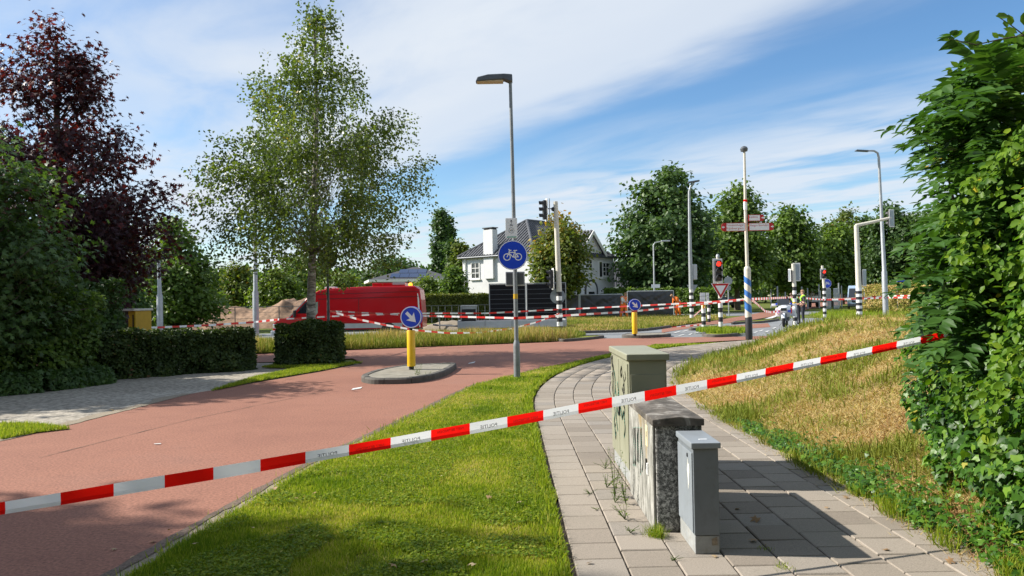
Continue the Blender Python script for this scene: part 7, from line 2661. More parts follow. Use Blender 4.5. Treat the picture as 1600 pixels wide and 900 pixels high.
MB().box((vx_, 0.8, vz_ + 0.05), (0.5, 0.6, 0.09)).build('roof_vent', M['white_paint'], van, bevel=0.03)

# ================================================================ TRAILER, PRIVACY FENCE, SAND, WIRE FENCES
YT = 38.0
tx = P(716, 505, YT).x
tl = empty('flatbed_trailer', (tx, YT, 0), 0, 'long grey flatbed trailer behind the rough grass', 'trailer')
LT = (884 - 716) * YT / F
zT = lambda py: P(800, py, YT).z
MB().box((LT / 2, 0, (zT(501) + zT(512)) / 2), (LT, 0.05, zT(501) - zT(512))).build('side_board', M['silver'], tl, bevel=0.01)
MB().box((LT / 2, 1.9, (zT(501) + zT(512)) / 2), (LT, 0.05, zT(501) - zT(512))).build('side_board', M['silver'], tl, bevel=0.01)
MB().box((LT / 2, 0.95, zT(511)), (LT - 0.02, 1.84, 0.06)).build('bed', M['wood'], tl)
for xx in (0.0, LT):
    MB().box((xx, 0.95, (zT(500) + zT(513)) / 2), (0.07, 2.0, zT(500) - zT(513))).build('end_board', M['silver'], tl, bevel=0.01)
for k in range(1, 4):
    MB().box((LT * k / 4, -0.03, (zT(500.6) + zT(512)) / 2), (0.06, 0.03, zT(500.6) - zT(512))).build('stake', M['galv'], tl)
MB().box((LT / 2, -0.035, zT(513)), (LT, 0.03, 0.05)).build('reflector_strip', M['yellow_box'], tl)
MB().tube([(0, 0.3, 0.32), (-1.1, 0.95, 0.36), (0, 1.6, 0.32)], 0.04, 8).tube([(-1.1, 0.95, 0.36), (-1.35, 0.95, 0.4)], 0.05, 8).build('drawbar', M['dark_steel'], tl)
MB().tube([(-1.0, 0.9, 0.0), (-1.0, 0.9, 0.7)], 0.03, 8).build('jockey_stand', M['dark_steel'], tl)
for xx in (LT * 0.52, LT * 0.64):
    RXm = Matrix.Rotation(R(90), 3, 'X')
    MB().lathe([(0.12, -0.08), (0.25, -0.08), (0.27, 0.0), (0.25, 0.08), (0.12, 0.08)], c=(xx, 0.15, 0.25), n=20, M=RXm).build('wheel', M['rubber'], tl)
MB().box((LT - 0.15, -0.04, zT(514)), (0.34, 0.05, 0.14)).build('tail_lamp', M['black_paint'], tl, bevel=0.01)
cb = empty('equipment_box', (P(733, 490, YT + 0.8).x, YT + 0.8, zT(511) + 0.03), 0, 'dark wooden crate standing on the front of the trailer', 'crate')
hz_ = zT(478) - zT(511)
cw = 24 * YT / F
for k in range(5):
    MB().box((0, -0.36, 0.08 + k * (hz_ - 0.16) / 4.0), (cw, 0.04, (hz_ - 0.1) / 5 - 0.03)).build('slat', M['black_paint'] if k in (1, 2, 3) else M['galv'], cb, bevel=0.004)
MB().box((0, 0, hz_ / 2), (cw - 0.04, 0.66, hz_ - 0.06)).build('box_body', M['black_print'], cb, bevel=0.01)
MB().box((0, 0, hz_), (cw + 0.06, 0.8, 0.05)).build('lid', M['galv'], cb, bevel=0.01)
for sx in (-1, 1):
    MB().box((sx * cw / 2, -0.38, hz_ / 2), (0.05, 0.05, hz_)).build('corner_post', M['galv'], cb)

YF = 41.0
slat_h = P(820, 443, YF).z - 0.08
slat_me = None
for i, (pa, pb) in enumerate(((765, 822), (823.5, 885))):
    xa, xb = P(pa, 480, YF).x, P(pb, 480, YF).x
    f_ = empty('slat_fence', (xa, YF + 0.05 * i, 0), 0, ['black slatted screen panel behind the trailer, left of the two', 'black slatted screen panel behind the trailer, right of the two'][i], 'fence panel', 'black slatted screen panels')
    Wd = xb - xa
    ns = 23
    sw = Wd / ns
    for k in range(ns):
        if slat_me is None:
            o = MB().box((0, 0, 0), (sw * 1.01, 0.006, slat_h)).build('slat', M['mesh_black'], f_)
            slat_me, sw0 = o.data, sw
        else:
            o = link('slat', slat_me, f_)
        o.location = ((k + 0.5) * sw, 0.004 if k % 2 else -0.004, slat_h / 2 + 0.06)
        o.scale.x = sw / sw0
    for k in range(10):
        MB().box((Wd / 2, -0.016, 0.12 + k * (slat_h - 0.1) / 9), (Wd, 0.008, 0.022)).build('cross_wire', M['dark_steel'], f_)
    for xx in (0.0, Wd - 0.02):
        MB().box((xx, 0.0, slat_h / 2 + 0.05), (0.05, 0.06, slat_h + 0.1)).build('post', M['galv'], f_)
    MB().box((Wd / 2, 0.0, slat_h + 0.09), (Wd, 0.05, 0.04)).build('top_rail', M['galv'], f_)

# sand heap on the left and the patch of sand right of the van
def heap(name, label, pxs, tops, Y, depth, base_z=-0.03, mat='excavated', seed=0):
    hor = lambda px: 468 - 0.01745 * (px - 800)
    x0, x1 = (pxs[0] - 800) / F * Y, (pxs[-1] - 800) / F * Y
    nx, ny = 70, 24
    V, Fq = [], []
    for i in range(nx + 1):
        t = i / nx
        px = pxs[0] + (pxs[-1] - pxs[0]) * t
        top = float(np.interp(px, pxs, tops))
        zt_ = 1.6 + (hor(px) - top) * Y / F
        for j in range(ny + 1):
            s = j / ny
            prof = math.sin(min(1, s * 1.15) * PI) ** 0.8 if s < 0.87 else 0.0
            prof = max(0.0, math.sin(PI * s)) ** 0.9
            x = x0 + (x1 - x0) * t
            y = Y + (s - 0.5) * depth
            rough = 1 + 0.22 * noise.noise(Vector((x * 0.8, y * 0.8, seed))) + 0.10 * noise.noise(Vector((x * 2.5, y * 2.5, seed)))
            V.append((x, y, base_z + max(0.0, (zt_ - base_z) * prof * rough)))
    for i in range(nx):
        for j in range(ny):
            a = i * (ny + 1) + j
            Fq.append((a, a + ny + 1, a + ny + 2, a + 1))
    o = link(name, np_mesh(name, np.array(V), np.array(Fq), M[mat], smooth=True))
    tag(o, label, kind='structure')
    return o


heap('sand_heap', 'long heap of excavated sand behind the wire fence on the left', [296, 312, 335, 360, 395, 420, 440, 452, 466, 478, 500, 530], [503, 488, 480, 479, 482, 480, 472, 466, 473, 465, 474, 500], 54, 7, seed=3)
heap('sand_heap', 'low patch of dug sand between the van and the trailer', [640, 668, 690, 715, 735], [513, 506, 502, 503, 513], 40, 2.5, mat='sand', seed=6)


def rail_fence(label, a, b_, n, h, mats, wires=3, r=0.03):
    rt = empty('wire_fence', a, 0, label, 'fence')
    d = b_ - a
    for k in range(n + 1):
        MB().tube([d * k / n + Vector((0, 0, -0.05)), d * k / n + Vector((0, 0, h))], r, 8).build('post', M[mats], rt)
    for k in range(wires):
        z = h * (k + 1) / wires - 0.02
        MB().tube([Vector((0, 0, z)), d + Vector((0, 0, z))], 0.018 if k == wires - 1 else 0.008, 6).build('rail', M[mats], rt)
    return rt


a, b_ = P(262, 480, 48), P(470, 480, 49)
a.z = b_.z = 0
rail_fence('thin dark wire fence in front of the long sand heap', a, b_, 6, P(350, 480, 48.5).z, 'dark_steel', 4)
a, b_ = P(664, 480, 55), P(768, 480, 56)
a.z = b_.z = 0
rail_fence('low dark metal fence before the pale clipped hedge', a, b_, 10, P(700, 477, 55).z, 'dark_steel', 3)

# ================================================================ TARPAULIN FENCES
GF = 'construction fences covered with dark sheeting'
for pa, pb, ta, tb, ba, bb, Y, lab in ((879, 905, 461, 460.5, 500, 499.5, 58.5, 'narrow tarpaulin-covered fence, leftmost of three'), (907, 973, 461, 459.5, 499.5, 497.5, 59.5, 'tarpaulin-covered fence behind the left orange worker'), (981, 1053, 455, 454.5, 495.5, 494, 61.0, 'tallest tarpaulin-covered fence, between the two orange workers')):
    A_, B_ = P(pa, ba, Y), P(pb, bb, Y)
    rt = empty('site_fence', (A_.x, Y, 0), 0, lab, 'site fence', GF)
    W_ = B_.x - A_.x
    zb_, zt_ = 0.12, P((pa + pb) / 2, (ta + tb) / 2, Y).z
    for nm, pts_ in (('frame_post', [(0, 0, 0), (0, 0, zt_)]), ('frame_post', [(W_, 0, 0), (W_, 0, zt_)]), ('frame_rail', [(0, 0, zt_), (W_, 0, zt_)]), ('frame_rail', [(0, 0, zb_), (W_, 0, zb_)])):
        MB().tube(pts_, 0.035, 8).build(nm, M['silver'], rt)
    for xx in (0, W_):
        MB().box((xx, 0, 0.05), (0.25, 0.7, 0.14)).build('concrete_foot', M['kerb'], rt, bevel=0.02)
    nx, nyy = 48, 26
    V, Fq = [], []
    for i in range(nx + 1):
        for j in range(nyy + 1):
            u, w = i / nx, j / nyy
            x, z = 0.04 + (W_ - 0.08) * u, zb_ + 0.03 + (zt_ - zb_ - 0.07) * w
            cr1 = abs(noise.noise(Vector(((x * 1.1 - z * 1.6) * 1.3, (x + z) * 0.25, pa))))
            cr2 = abs(noise.noise(Vector(((x * 0.9 + z * 1.3) * 2.2, (x - z) * 0.3, pa + 5))))
            dd = 0.16 * (0.5 - cr1) + 0.08 * (0.5 - cr2) + 0.05 * noise.noise(Vector((x * 3, z * 3, pa)))
            edge = min(1.0, 6 * min(u, 1 - u, w, 1 - w) + 0.1)
            V.append((x, -0.045 - 0.6 * dd * edge, z))
    for i in range(nx):
        for j in range(nyy):
            q = i * (nyy + 1) + j
            Fq.append((q, q + nyy + 1, q + nyy + 2, q + 1))
    link('tarpaulin', np_mesh('tarpaulin', np.array(V), np.array(Fq), M['tarp'], smooth=True), rt)
    if pa == 907:
        MB().box((-0.12, -0.05, zt_ / 2), (0.28, 0.03, zt_ - 0.1)).build('edge_board', M['silver'], rt)


# ================================================================ MORE TAPE
def far_tape(pts, label, width=0.085, block=0.36, sag=0.0, start_red=True):
    width *= 0.8
    Ps = []
    for a, b_ in zip(pts[:-1], pts[1:]):
        a3, b3 = P(*a), P(*b_)
        k = max(2, int((b3 - a3).length / (block / 3)))
        for j in range(k):
            t = j / k
            Ps.append(a3.lerp(b3, t) + Vector((0, 0, -sag * 4 * t * (1 - t))))
    Ps.append(P(*pts[-1]))
    org_ = Ps[0].copy()
    mr, mw = MB(), MB()
    acc = 0.0
    for i in range(len(Ps) - 1):
        a3, b3 = Ps[i] - org_, Ps[i + 1] - org_
        tw0, tw1 = 0.5 * nz(i * 0.13, pts[0][0], 0, 1.0), 0.5 * nz((i + 1) * 0.13, pts[0][0], 0, 1.0)
        u0 = Vector((0, math.sin(tw0), math.cos(tw0))) * width / 2
        u1 = Vector((0, math.sin(tw1), math.cos(tw1))) * width / 2
        tgt = mr if (int(acc / block) % 2 == 0) == start_red else mw
        tgt.add([a3 - u0, b3 - u1, b3 + u1, a3 + u0], [(0, 1, 2, 3)])
        acc += (b3 - a3).length
    rt = empty('barrier_tape', org_, 0, label, 'barrier tape')
    mr.build('red_sections', M['tape_red_worn'], rt)['kind'] = 'stuff'
    mw.build('white_sections', M['tape_white_worn'], rt)['kind'] = 'stuff'
    return rt


far_tape([(515, 486, 22.55), (560, 499, 24), (600, 507.5, 25.5), (650, 516, 27), (700, 520.5, 28.5), (750, 520, 30), (800, 513.5, 31.8), (840, 503, 33), (874, 490, 34.05)], 'sagging tape from the dark post to the zebra-footed mast', 0.08)
far_tape([(515, 486, 22.5), (660, 493.5, 19), (803, 497, 15.62)], 'tape from the dark post to the cycle sign lamp post', 0.052)
far_tape([(809, 497, 15.62), (875, 493.5, 17.5), (990, 486.5, 20.6), (1100, 475, 25), (1164, 468.5, 28)], 'tape from the cycle sign lamp post to the blue striped mast', 0.062)
far_tape([(436, 499, 36.3), (515, 494.5, 36.2), (640, 489.5, 35.5), (760, 489.5, 34.8), (872, 483.5, 34.0)], 'tape stretched along the side of the red van', 0.085)
far_tape([(878, 483.5, 34.0), (1000, 477.5, 31.5), (1100, 472.5, 29.5), (1164, 467.5, 28.05)], 'upper tape from the zebra-footed mast to the blue striped mast', 0.075)
far_tape([(1172, 467, 27.9), (1182, 474, 31), (1195, 486, 34.5), (1205, 488, 36.5), (1222, 485, 38.5), (1241, 481, 40.8)], 'sagging tape between the blue striped mast and the officers', 0.12)
far_tape([(1173, 467.5, 28.1), (1240, 464.5, 41), (1290, 468.5, 47), (1340, 467, 46), (1384, 465, 48), (1470, 465, 44)], 'lower tape running to the right behind the bank', 0.12)
far_tape([(1292, 468, 47.2), (1345, 465.5, 60), (1384, 462.5, 60), (1470, 461, 55)], 'upper tape on the far right behind the slim lamp', 0.13)
far_tape([(196, 512.5, 37.5), (250, 511.5, 37.8), (330, 508, 37.8), (400, 503, 37.8), (436, 499, 36.3)], 'tape above the long dark hedge on the left', 0.12)
far_tape([(1050, 512, 40), (1078, 509.5, 41), (1098, 508, 42)], 'loose tape lying along the kerb by the zebra posts', 0.12)
far_tape([(1084, 494, 46), (1092, 487, 42), (1101, 480, 33.2)], 'short tape slanting to the zebra-banded post', 0.1)

# ================================================================ FAR VEHICLES AND SMALL THINGS ON THE RIGHT
def box_van(px0, px1, top, Y, label, col, yaw=0.0, name='parked_van'):
    w = (px1 - px0) * Y / F
    c = P((px0 + px1) / 2, 470, Y)
    h = P((px0 + px1) / 2, top, Y).z
    rt = empty(name, (c.x, Y, 0), yaw, label, 'van')
    prof = [(-0.1, 0.35), (-0.12, 0.95), (0.05, 1.15), (0.75, h * 0.93), (1.1, h), (4.6, h), (4.75, 0.35)]
    k = len(prof)
    vs_ = []
    for sx in (-1, 1):
        vs_ += [(sx * (w / 2 - 0.12 * max(0, z - 1.1) / 1.2), y, z) for y, z in prof]
    MB().add(vs_, [tuple(range(k)), tuple(reversed(range(k, 2 * k)))] + [(i, (i + 1) % k, k + (i + 1) % k, k + i) for i in range(k)]).build('body', col, rt, bevel=0.07, seg=2)
    z1_ = h * 0.88
    MB().add([(-w * 0.42, 0.06, 1.22), (w * 0.42, 0.06, 1.22), (w * 0.38, 0.62, z1_), (-w * 0.38, 0.62, z1_)], [(0, 1, 2, 3)]).build('windscreen', M['glass_dark'], rt)
    MB().box((0, -0.12, 0.82), (w * 0.5, 0.06, 0.18)).build('grille', M['black_paint'], rt)
    MB().box((0, -0.1, 0.45), (w * 0.96, 0.12, 0.25)).build('bumper', M['dark_steel'], rt, bevel=0.03)
    for sx in (-1, 1):
        MB().box((sx * w * 0.38, -0.08, 0.88), (w * 0.18, 0.1, 0.2)).build('headlight', M['chrome'], rt, bevel=0.03)
        MB().box((sx * (w / 2 + 0.14), 0.35, 1.35), (0.2, 0.12, 0.3)).build('mirror', M['black_paint'], rt, bevel=0.03)
        for yy in (0.75, 3.8):
            MB().lathe([(0.18, -0.1), (0.32, -0.1), (0.32, 0.1), (0.18, 0.1)], c=(sx * (w / 2 - 0.12), yy, 0.32), n=18, M=Matrix.Rotation(R(90), 3, 'Y')).build('wheel', M['rubber'], rt)
    return rt


M['van_blue'] = paint('pale_blue_van_paint', (0.30, 0.40, 0.52), 0.35, var=0.05, coat=0.4)
box_van(1325, 1351, 446, 78, 'pale blue van facing the viewer behind the portal mast', M['van_blue'], R(-24))
c = P(1271, 468, 96)
lr = empty('white_lorry', (c.x, c.y, 0), R(4), 'small white lorry far off between the thin stakes', 'lorry')
MB().box((0, 1.6, 1.75), (1.3, 3.0, 1.35)).build('cargo_box', M['white_paint'], lr, bevel=0.05)
MB().box((0.05, -0.3, 1.35), (1.25, 0.8, 1.4)).build('cab', M['white_paint'], lr, bevel=0.12)
MB().box((0.05, -0.68, 1.65), (1.0, 0.08, 0.5)).build('windscreen', M['glass_dark'], lr, bevel=0.03)
for sx in (-1, 1):
    for yy in (0.0, 2.4):
        MB().lathe([(0.15, -0.1), (0.35, -0.1), (0.35, 0.1), (0.15, 0.1)], c=(sx * 0.5, yy, 0.35), n=16, M=Matrix.Rotation(R(90), 3, 'Y')).build('wheel', M['rubber'], lr)
MB().box((0, 1.4, 0.7), (0.9, 3.6, 0.4)).build('chassis', M['black_paint'], lr)


def side_car(px0, px1, base_y, label, mat):
    Y = 1920.0 / (base_y - (468 - 0.01745 * ((px0 + px1) / 2 - 800)))
    Lc = (px1 - px0) * Y / F
    c = P(px0, 470, Y)
    rt = empty('parked_car', (c.x, Y, 0), 0, label, 'car')
    k = Lc / 4.3
    prof = [(0, .35), (0.02, .75), (.9, .92), (1.5, 1.42), (2.9, 1.46), (3.75, 1.0), (4.25, .92), (4.3, .4)]
    prof = [(x * k, z) for x, z in prof]
    n_ = len(prof)
    vs_ = [(x, 0.16 * max(0, z - .9), z) for x, z in prof] + [(x, 1.75 - 0.16 * max(0, z - .9), z) for x, z in prof]
    MB().add(vs_, [tuple(range(n_)), tuple(reversed(range(n_, 2 * n_)))] + [(i, n_ + i, n_ + (i + 1) % n_, (i + 1) % n_) for i in range(n_)]).build('body', mat, rt, bevel=0.05)
    for q in ([(1.1, .97), (1.55, 1.36), (2.15, 1.38), (2.15, .97)], [(2.25, .97), (2.25, 1.38), (2.85, 1.38), (3.4, 1.0)]):
        MB().add([(x * k, 0.16 * (z - .9) - 0.012, z) for x, z in q], [(0, 1, 2, 3)]).build('window', M['glass_dark'], rt)
    for xx in (0.8 * k, 3.45 * k):
        for yy in (0.1, 1.65):
            MB().lathe([(0.18, -0.1), (0.31, -0.1), (0.31, 0.1), (0.18, 0.1)], c=(xx, yy, 0.31), n=18, M=Matrix.Rotation(R(90), 3, 'X')).build('wheel', M['rubber'], rt)
    MB().box((0.05, 0.3, 0.68), (0.12, 0.3, 0.14)).build('headlight', M['chrome'], rt, bevel=0.02)
    MB().box((4.27 * k, 0.3, 0.8), (0.08, 0.3, 0.14)).build('tail_lamp', M['red_sign'], rt, bevel=0.02)
    return rt


side_car(1108, 1162, 481.5, 'black car parked behind the give way sign', M['black_paint'])
# white lattice gates, stakes, blue name sign
for i, (pa, pb) in enumerate(((1290.5, 1298), (1303, 1310))):
    Y = 84.0
    c = P((pa + pb) / 2, 470, Y)
    w = (pb - pa) * Y / F
    z1_ = P(pa, 451, Y).z
    rt = empty('white_gate', (c.x, Y, 0), 0, ['white barred gate panel, left of a pair under the trees', 'white barred gate panel, right of a pair under the trees'][i], 'gate')
    for xx in np.linspace(-w / 2, w / 2, 6):
        MB().box((xx, 0, z1_ / 2), (0.05, 0.05, z1_)).build('bar', M['white_paint'], rt)
    for zq in (0.25, z1_ * 0.5, z1_):
        MB().box((0, 0.03, zq), (w, 0.04, 0.08)).build('rail', M['white_paint'], rt)
for i, (px, py0, py1) in enumerate(((1215, 447, 470), (1227, 456, 472), (1253, 448, 470), (1262, 450, 470), (1280, 444, 473), (1311, 442, 472), (1315, 446, 470), (1205, 452, 470))):
    Y = 80 + 2 * i
    c = P(px, 470, Y)
    hgt__ = P(px, py0, Y).z
    rt = empty('tree_stake', (c.x, Y, 0), 0, ['thin pale stake under the trees left of the motorcycle', 'short pale stake just above the motorcycle', 'pale stake directly left of the officer\'s head', 'pale stake right of the officer\'s head', 'tall pale stake just left of the small red signal', 'tallest pale stake right of the white gates', 'pale stake beside the tallest one', 'leftmost thin stake under the far trees'][i], 'stake', 'thin stakes under the far trees')
    MB().lathe([(0.09, 0), (0.08, hgt__ - 0.05), (0.03, hgt__)], n=8).build('stake_post', M['galv'], rt)
c = P(1402, 460, 70)
rt = empty('street_name_sign', (c.x, 70, 0), 0, 'small blue street sign above the brown herbs on the right', 'street sign')
MB().tube([(0, 0, 0), (0, 0, P(1402, 437, 70).z)], 0.04, 8).build('post', M['galv'], rt)
MB().box((0.42, -0.05, P(1406, 439, 70).z), (0.8, 0.03, 0.16)).build('name_plate', M['blue_sign'], rt)

# ================================================================ PEOPLE
def lerp3(a, b_, t):
    return tuple(a[i] + (b_[i] - a[i]) * t for i in range(3))


def make_person(label, base, yaw, pose, regions, vest=None, hairmat='hair', scale=1.0, helmet=None, group=None, bulk=1.2):
    """pose: joint -> (x, y, z), facing -Y, standing about 1.8 m; the body is one skinned surface"""
    J = pose
    rad = dict(pelvis=(0.150, 0.115), waist=(0.135, 0.105), chest=(0.165, 0.12), collar=(0.125, 0.095), neck=(0.056, 0.058), chin=(0.068, 0.080), brow=(0.076, 0.094), crown=(0.055, 0.066),
               hipL=(0.095, 0.1), hipR=(0.095, 0.1), kneeL=(0.062, 0.066), kneeR=(0.062, 0.066), ankL=(0.046, 0.05), ankR=(0.046, 0.05), heelL=(0.045, 0.05), heelR=(0.045, 0.05), toeL=(0.042, 0.03), toeR=(0.042, 0.03),
               shL=(0.072, 0.076), shR=(0.072, 0.076), elL=(0.047, 0.05), elR=(0.047, 0.05), wrL=(0.030, 0.034), wrR=(0.030, 0.034), paL=(0.020, 0.040), paR=(0.020, 0.040))
    for k_ in rad:
        if k_[:2] not in ('ch', 'br', 'cr', 'ne', 'pa', 'wr') or k_ == 'chest':
            rad[k_] = (rad[k_][0] * bulk, rad[k_][1] * bulk)
    edges = [('pelvis', 'waist', 'torso'), ('waist', 'chest', 'torso'), ('chest', 'collar', 'torso'), ('collar', 'neck', 'neck'), ('neck', 'chin', 'head'), ('chin', 'brow', 'head'), ('brow', 'crown', 'head')]
    for s in 'LR':
        edges += [('pelvis', 'hip' + s, 'leg'), ('hip' + s, 'knee' + s, 'leg'), ('knee' + s, 'ank' + s, 'leg'), ('ank' + s, 'heel' + s, 'shoe'), ('heel' + s, 'toe' + s, 'shoe'),
                  ('collar', 'sh' + s, 'torso'), ('sh' + s, 'el' + s, 'arm'), ('el' + s, 'wr' + s, 'fore'), ('wr' + s, 'pa' + s, 'hand')]
    names = list(J.keys())
    bm = bmesh.new()
    lay = bm.verts.layers.skin.verify()
    bv_ = {}

    def addv(nm, co, r):
        v_ = bm.verts.new(Vector(co) * scale)
        v_[lay].radius = (r[0] * scale, r[1] * scale)
        bv_[nm] = v_
    for nm in names:
        addv(nm, J[nm], rad[nm])
    bv_['pelvis'][lay].use_root = True
    segs = []
    for a, b_, reg in edges:
        bm.edges.new((bv_[a], bv_[b_]))
        segs.append((Vector(J[a]) * scale, Vector(J[b_]) * scale, reg))
    # five fingers on each hand, thumb leaving the side of the palm
    for s in 'LR':
        wr, pa = Vector(J['wr' + s]), Vector(J['pa' + s])
        d = (pa - wr).normalized()
        sd = d.cross(Vector((0, 0, 1)))
        if sd.length < 0.2:
            sd = d.cross(Vector((1, 0, 0)))
        sd.normalize()
        cv__ = sd.cross(d)
        for k, (off, L) in enumerate(((-0.032, 0.055), (-0.011, 0.078), (0.010, 0.084), (0.030, 0.074), (-0.055, 0.05))):
            st = pa + sd * off if k < 4 else wr.lerp(pa, 0.4) + sd * -0.035
            dd = d if k < 4 else (d * 0.6 - sd * 0.8).normalized()
            prev = 'pa' + s
            for q in (1, 2):
                nm = 'f%s%d%d' % (s, k, q)
                co = st + dd * L * (q / 2) + cv__ * (-0.018 * q * q / 2)
                addv(nm, co, (0.0095, 0.0095))
                bm.edges.new((bv_[prev], bv_[nm]))
                prev = nm
            segs.append((st * scale, co * scale, 'hand'))
    # nose and ears
    ch, br = Vector(J['chin']), Vector(J['brow'])
    upv = (br - ch).normalized()
    fwd = Vector((0, -1, 0)) - upv * Vector((0, -1, 0)).dot(upv)
    fwd.normalize()
    lat = upv.cross(fwd)
    me = bpy.data.meshes.new('body')
    bm.to_mesh(me)
    bm.free()
    ob = bpy.data.objects.new('body_tmp', me)
    COL.objects.link(ob)
    ob.modifiers.new('skin', 'SKIN').use_smooth_shade = True
    ss_ = ob.modifiers.new('sub', 'SUBSURF')
    ss_.levels = ss_.render_levels = 1
    bpy.context.view_layer.update()
    dg = bpy.context.evaluated_depsgraph_get()
    me2 = bpy.data.meshes.new_from_object(ob.evaluated_get(dg))
    bpy.data.objects.remove(ob)
    bpy.data.meshes.remove(me)
    me2.name = 'body'
    mats_ = []
    slot = {}
    for reg, mt in regions.items():
        if mt not in mats_:
            mats_.append(mt)
        slot[reg] = mats_.index(mt)
    me2.materials.clear()
    for mt in mats_:
        me2.materials.append(M[mt])
    regs = []
    for p_ in me2.polygons:
        c_ = p_.center
        best, bd = 'torso', 9e9
        for a, b_, reg in segs:
            ab = b_ - a
            t = max(0, min(1, (c_ - a).dot(ab) / max(ab.length_squared, 1e-9)))
            d = (c_ - (a + ab * t)).length
            if reg in ('leg', 'head', 'shoe', 'hand'):
                d *= 0.9
            if d < bd:
                best, bd = reg, d
        regs.append(best)
        p_.material_index = slot.get(best, 0)
        p_.use_smooth = True
    root = empty('person', base, yaw, label, 'person', group)
    body = link('body', me2, root)
    # nose, ears as sub-parts of the same head
    mb = MB()
    nb_ = ch.lerp(br, 0.45) + fwd * 0.085
    mb.tube([(nb_ + upv * 0.03) * scale, (nb_ + fwd * 0.018 - upv * 0.008) * scale, (nb_ - upv * 0.012) * scale], [0.008 * scale, 0.014 * scale, 0.008 * scale], 6)
    for sx in (-1, 1):
        e0 = ch.lerp(br, 0.5) + lat * sx * 0.075
        mb.tube([(e0 - upv * 0.03) * scale, (e0 + lat * sx * 0.012) * scale, (e0 + upv * 0.03) * scale], [0.008 * scale, 0.014 * scale, 0.008 * scale], 6)
    mb.build('nose_and_ears', M['skin'], body)['kind'] = 'stuff'
    for sx in (-1, 1):
        MB().lathe([(0.004, -0.009), (0.011, 0), (0.004, 0.009)], c=(ch.lerp(br, 0.62) + fwd * 0.083 + lat * sx * 0.032) * scale, n=8).build('eye', M['black_print'], body)
    mo = ch.lerp(br, 0.08) + fwd * 0.078
    MB().tube([(mo - lat * 0.022) * scale, (mo + fwd * 0.004) * scale, (mo + lat * 0.022) * scale], [0.004, 0.006, 0.004], 6).build('mouth', M['red_sign'], body)
    # hair as a cap over the skull
    cr = Vector(J['crown'])
    vs_, fs_ = [], []
    K, Lr = 14, 5
    for i in range(Lr + 1):
        el = (i / Lr) * R(112)
        for k in range(K):
            t = 2 * PI * k / K
            dirv = upv * math.cos(el) + (lat * math.cos(t) + fwd * math.sin(t)) * math.sin(el)
            front_ = dirv.dot(fwd)
            r_ = 0.098 + 0.010 * abs(dirv.dot(fwd))
            cc = br + upv * 0.005
            if el > R(75) and front_ > 0.2:
                dirv = (dirv + upv * 0.5).normalized()
            vs_.append((cc + dirv * r_) * scale)
    for i in range(Lr):
        for k in range(K):
            fs_.append((i * K + k, i * K + (k + 1) % K, (i + 1) * K + (k + 1) % K, (i + 1) * K + k))
    MB().add(vs_, fs_, True).build('helmet' if helmet else 'hair', M[helmet or hairmat], root)
    # vest over the torso
    if vest:
        bm = bmesh.new()
        bm.from_mesh(me2)
        bm.faces.ensure_lookup_table()
        kill = [f for i, f in enumerate(bm.faces) if regs[i] != 'torso' or f.calc_center_median().z < J['pelvis'][2] * scale - 0.02]
        bmesh.ops.delete(bm, geom=kill, context='FACES')
        bm.normal_update()
        for v_ in bm.verts:
            v_.co += v_.normal * 0.018
        mv = bpy.data.meshes.new('vest')
        bm.to_mesh(mv)
        bm.free()
        mv.materials.clear()
        mv.materials.append(M[vest])
        mv.materials.append(M['reflective'])
        zmin = min(v_.co.z for v_ in mv.vertices)
        zmax = max(v_.co.z for v_ in mv.vertices)
        for p_ in mv.polygons:
            t = (p_.center.z - zmin) / (zmax - zmin)
            p_.material_index = 1 if 0.22 < t < 0.32 or 0.50 < t < 0.58 else 0
        link('vest', mv, root)
    return root


def stand(**kw):
    d = dict(pelvis=(0, 0, 0.96), waist=(0, 0, 1.12), chest=(0, 0, 1.30), collar=(0, 0.01, 1.44), neck=(0, 0, 1.53), chin=(0, -0.02, 1.60), brow=(0, -0.015, 1.70), crown=(0, 0, 1.77),
             hipL=(0.095, 0, 0.90), hipR=(-0.095, 0, 0.90), kneeL=(0.11, -0.02, 0.50), kneeR=(-0.11, -0.02, 0.50), ankL=(0.12, 0.01, 0.10), ankR=(-0.12, 0.01, 0.10), heelL=(0.12, 0.03, 0.05), heelR=(-0.12, 0.03, 0.05), toeL=(0.14, -0.17, 0.035), toeR=(-0.14, -0.17, 0.035),
             shL=(0.19, 0.01, 1.42), shR=(-0.19, 0.01, 1.42), elL=(0.26, 0.03, 1.14), elR=(-0.26, 0.03, 1.14), wrL=(0.25, -0.08, 0.90), wrR=(-0.25, -0.08, 0.90), paL=(0.25, -0.11, 0.82), paR=(-0.25, -0.11, 0.82))
    d.update(kw)
    return d


REG_W = dict(torso='orange', neck='skin', head='skin', leg='orange', shoe='black_paint', arm='orange', fore='orange', hand='skin')
REG_P = dict(torso='navy', neck='skin', head='skin', leg='navy', shoe='black_paint', arm='navy', fore='skin', hand='skin')
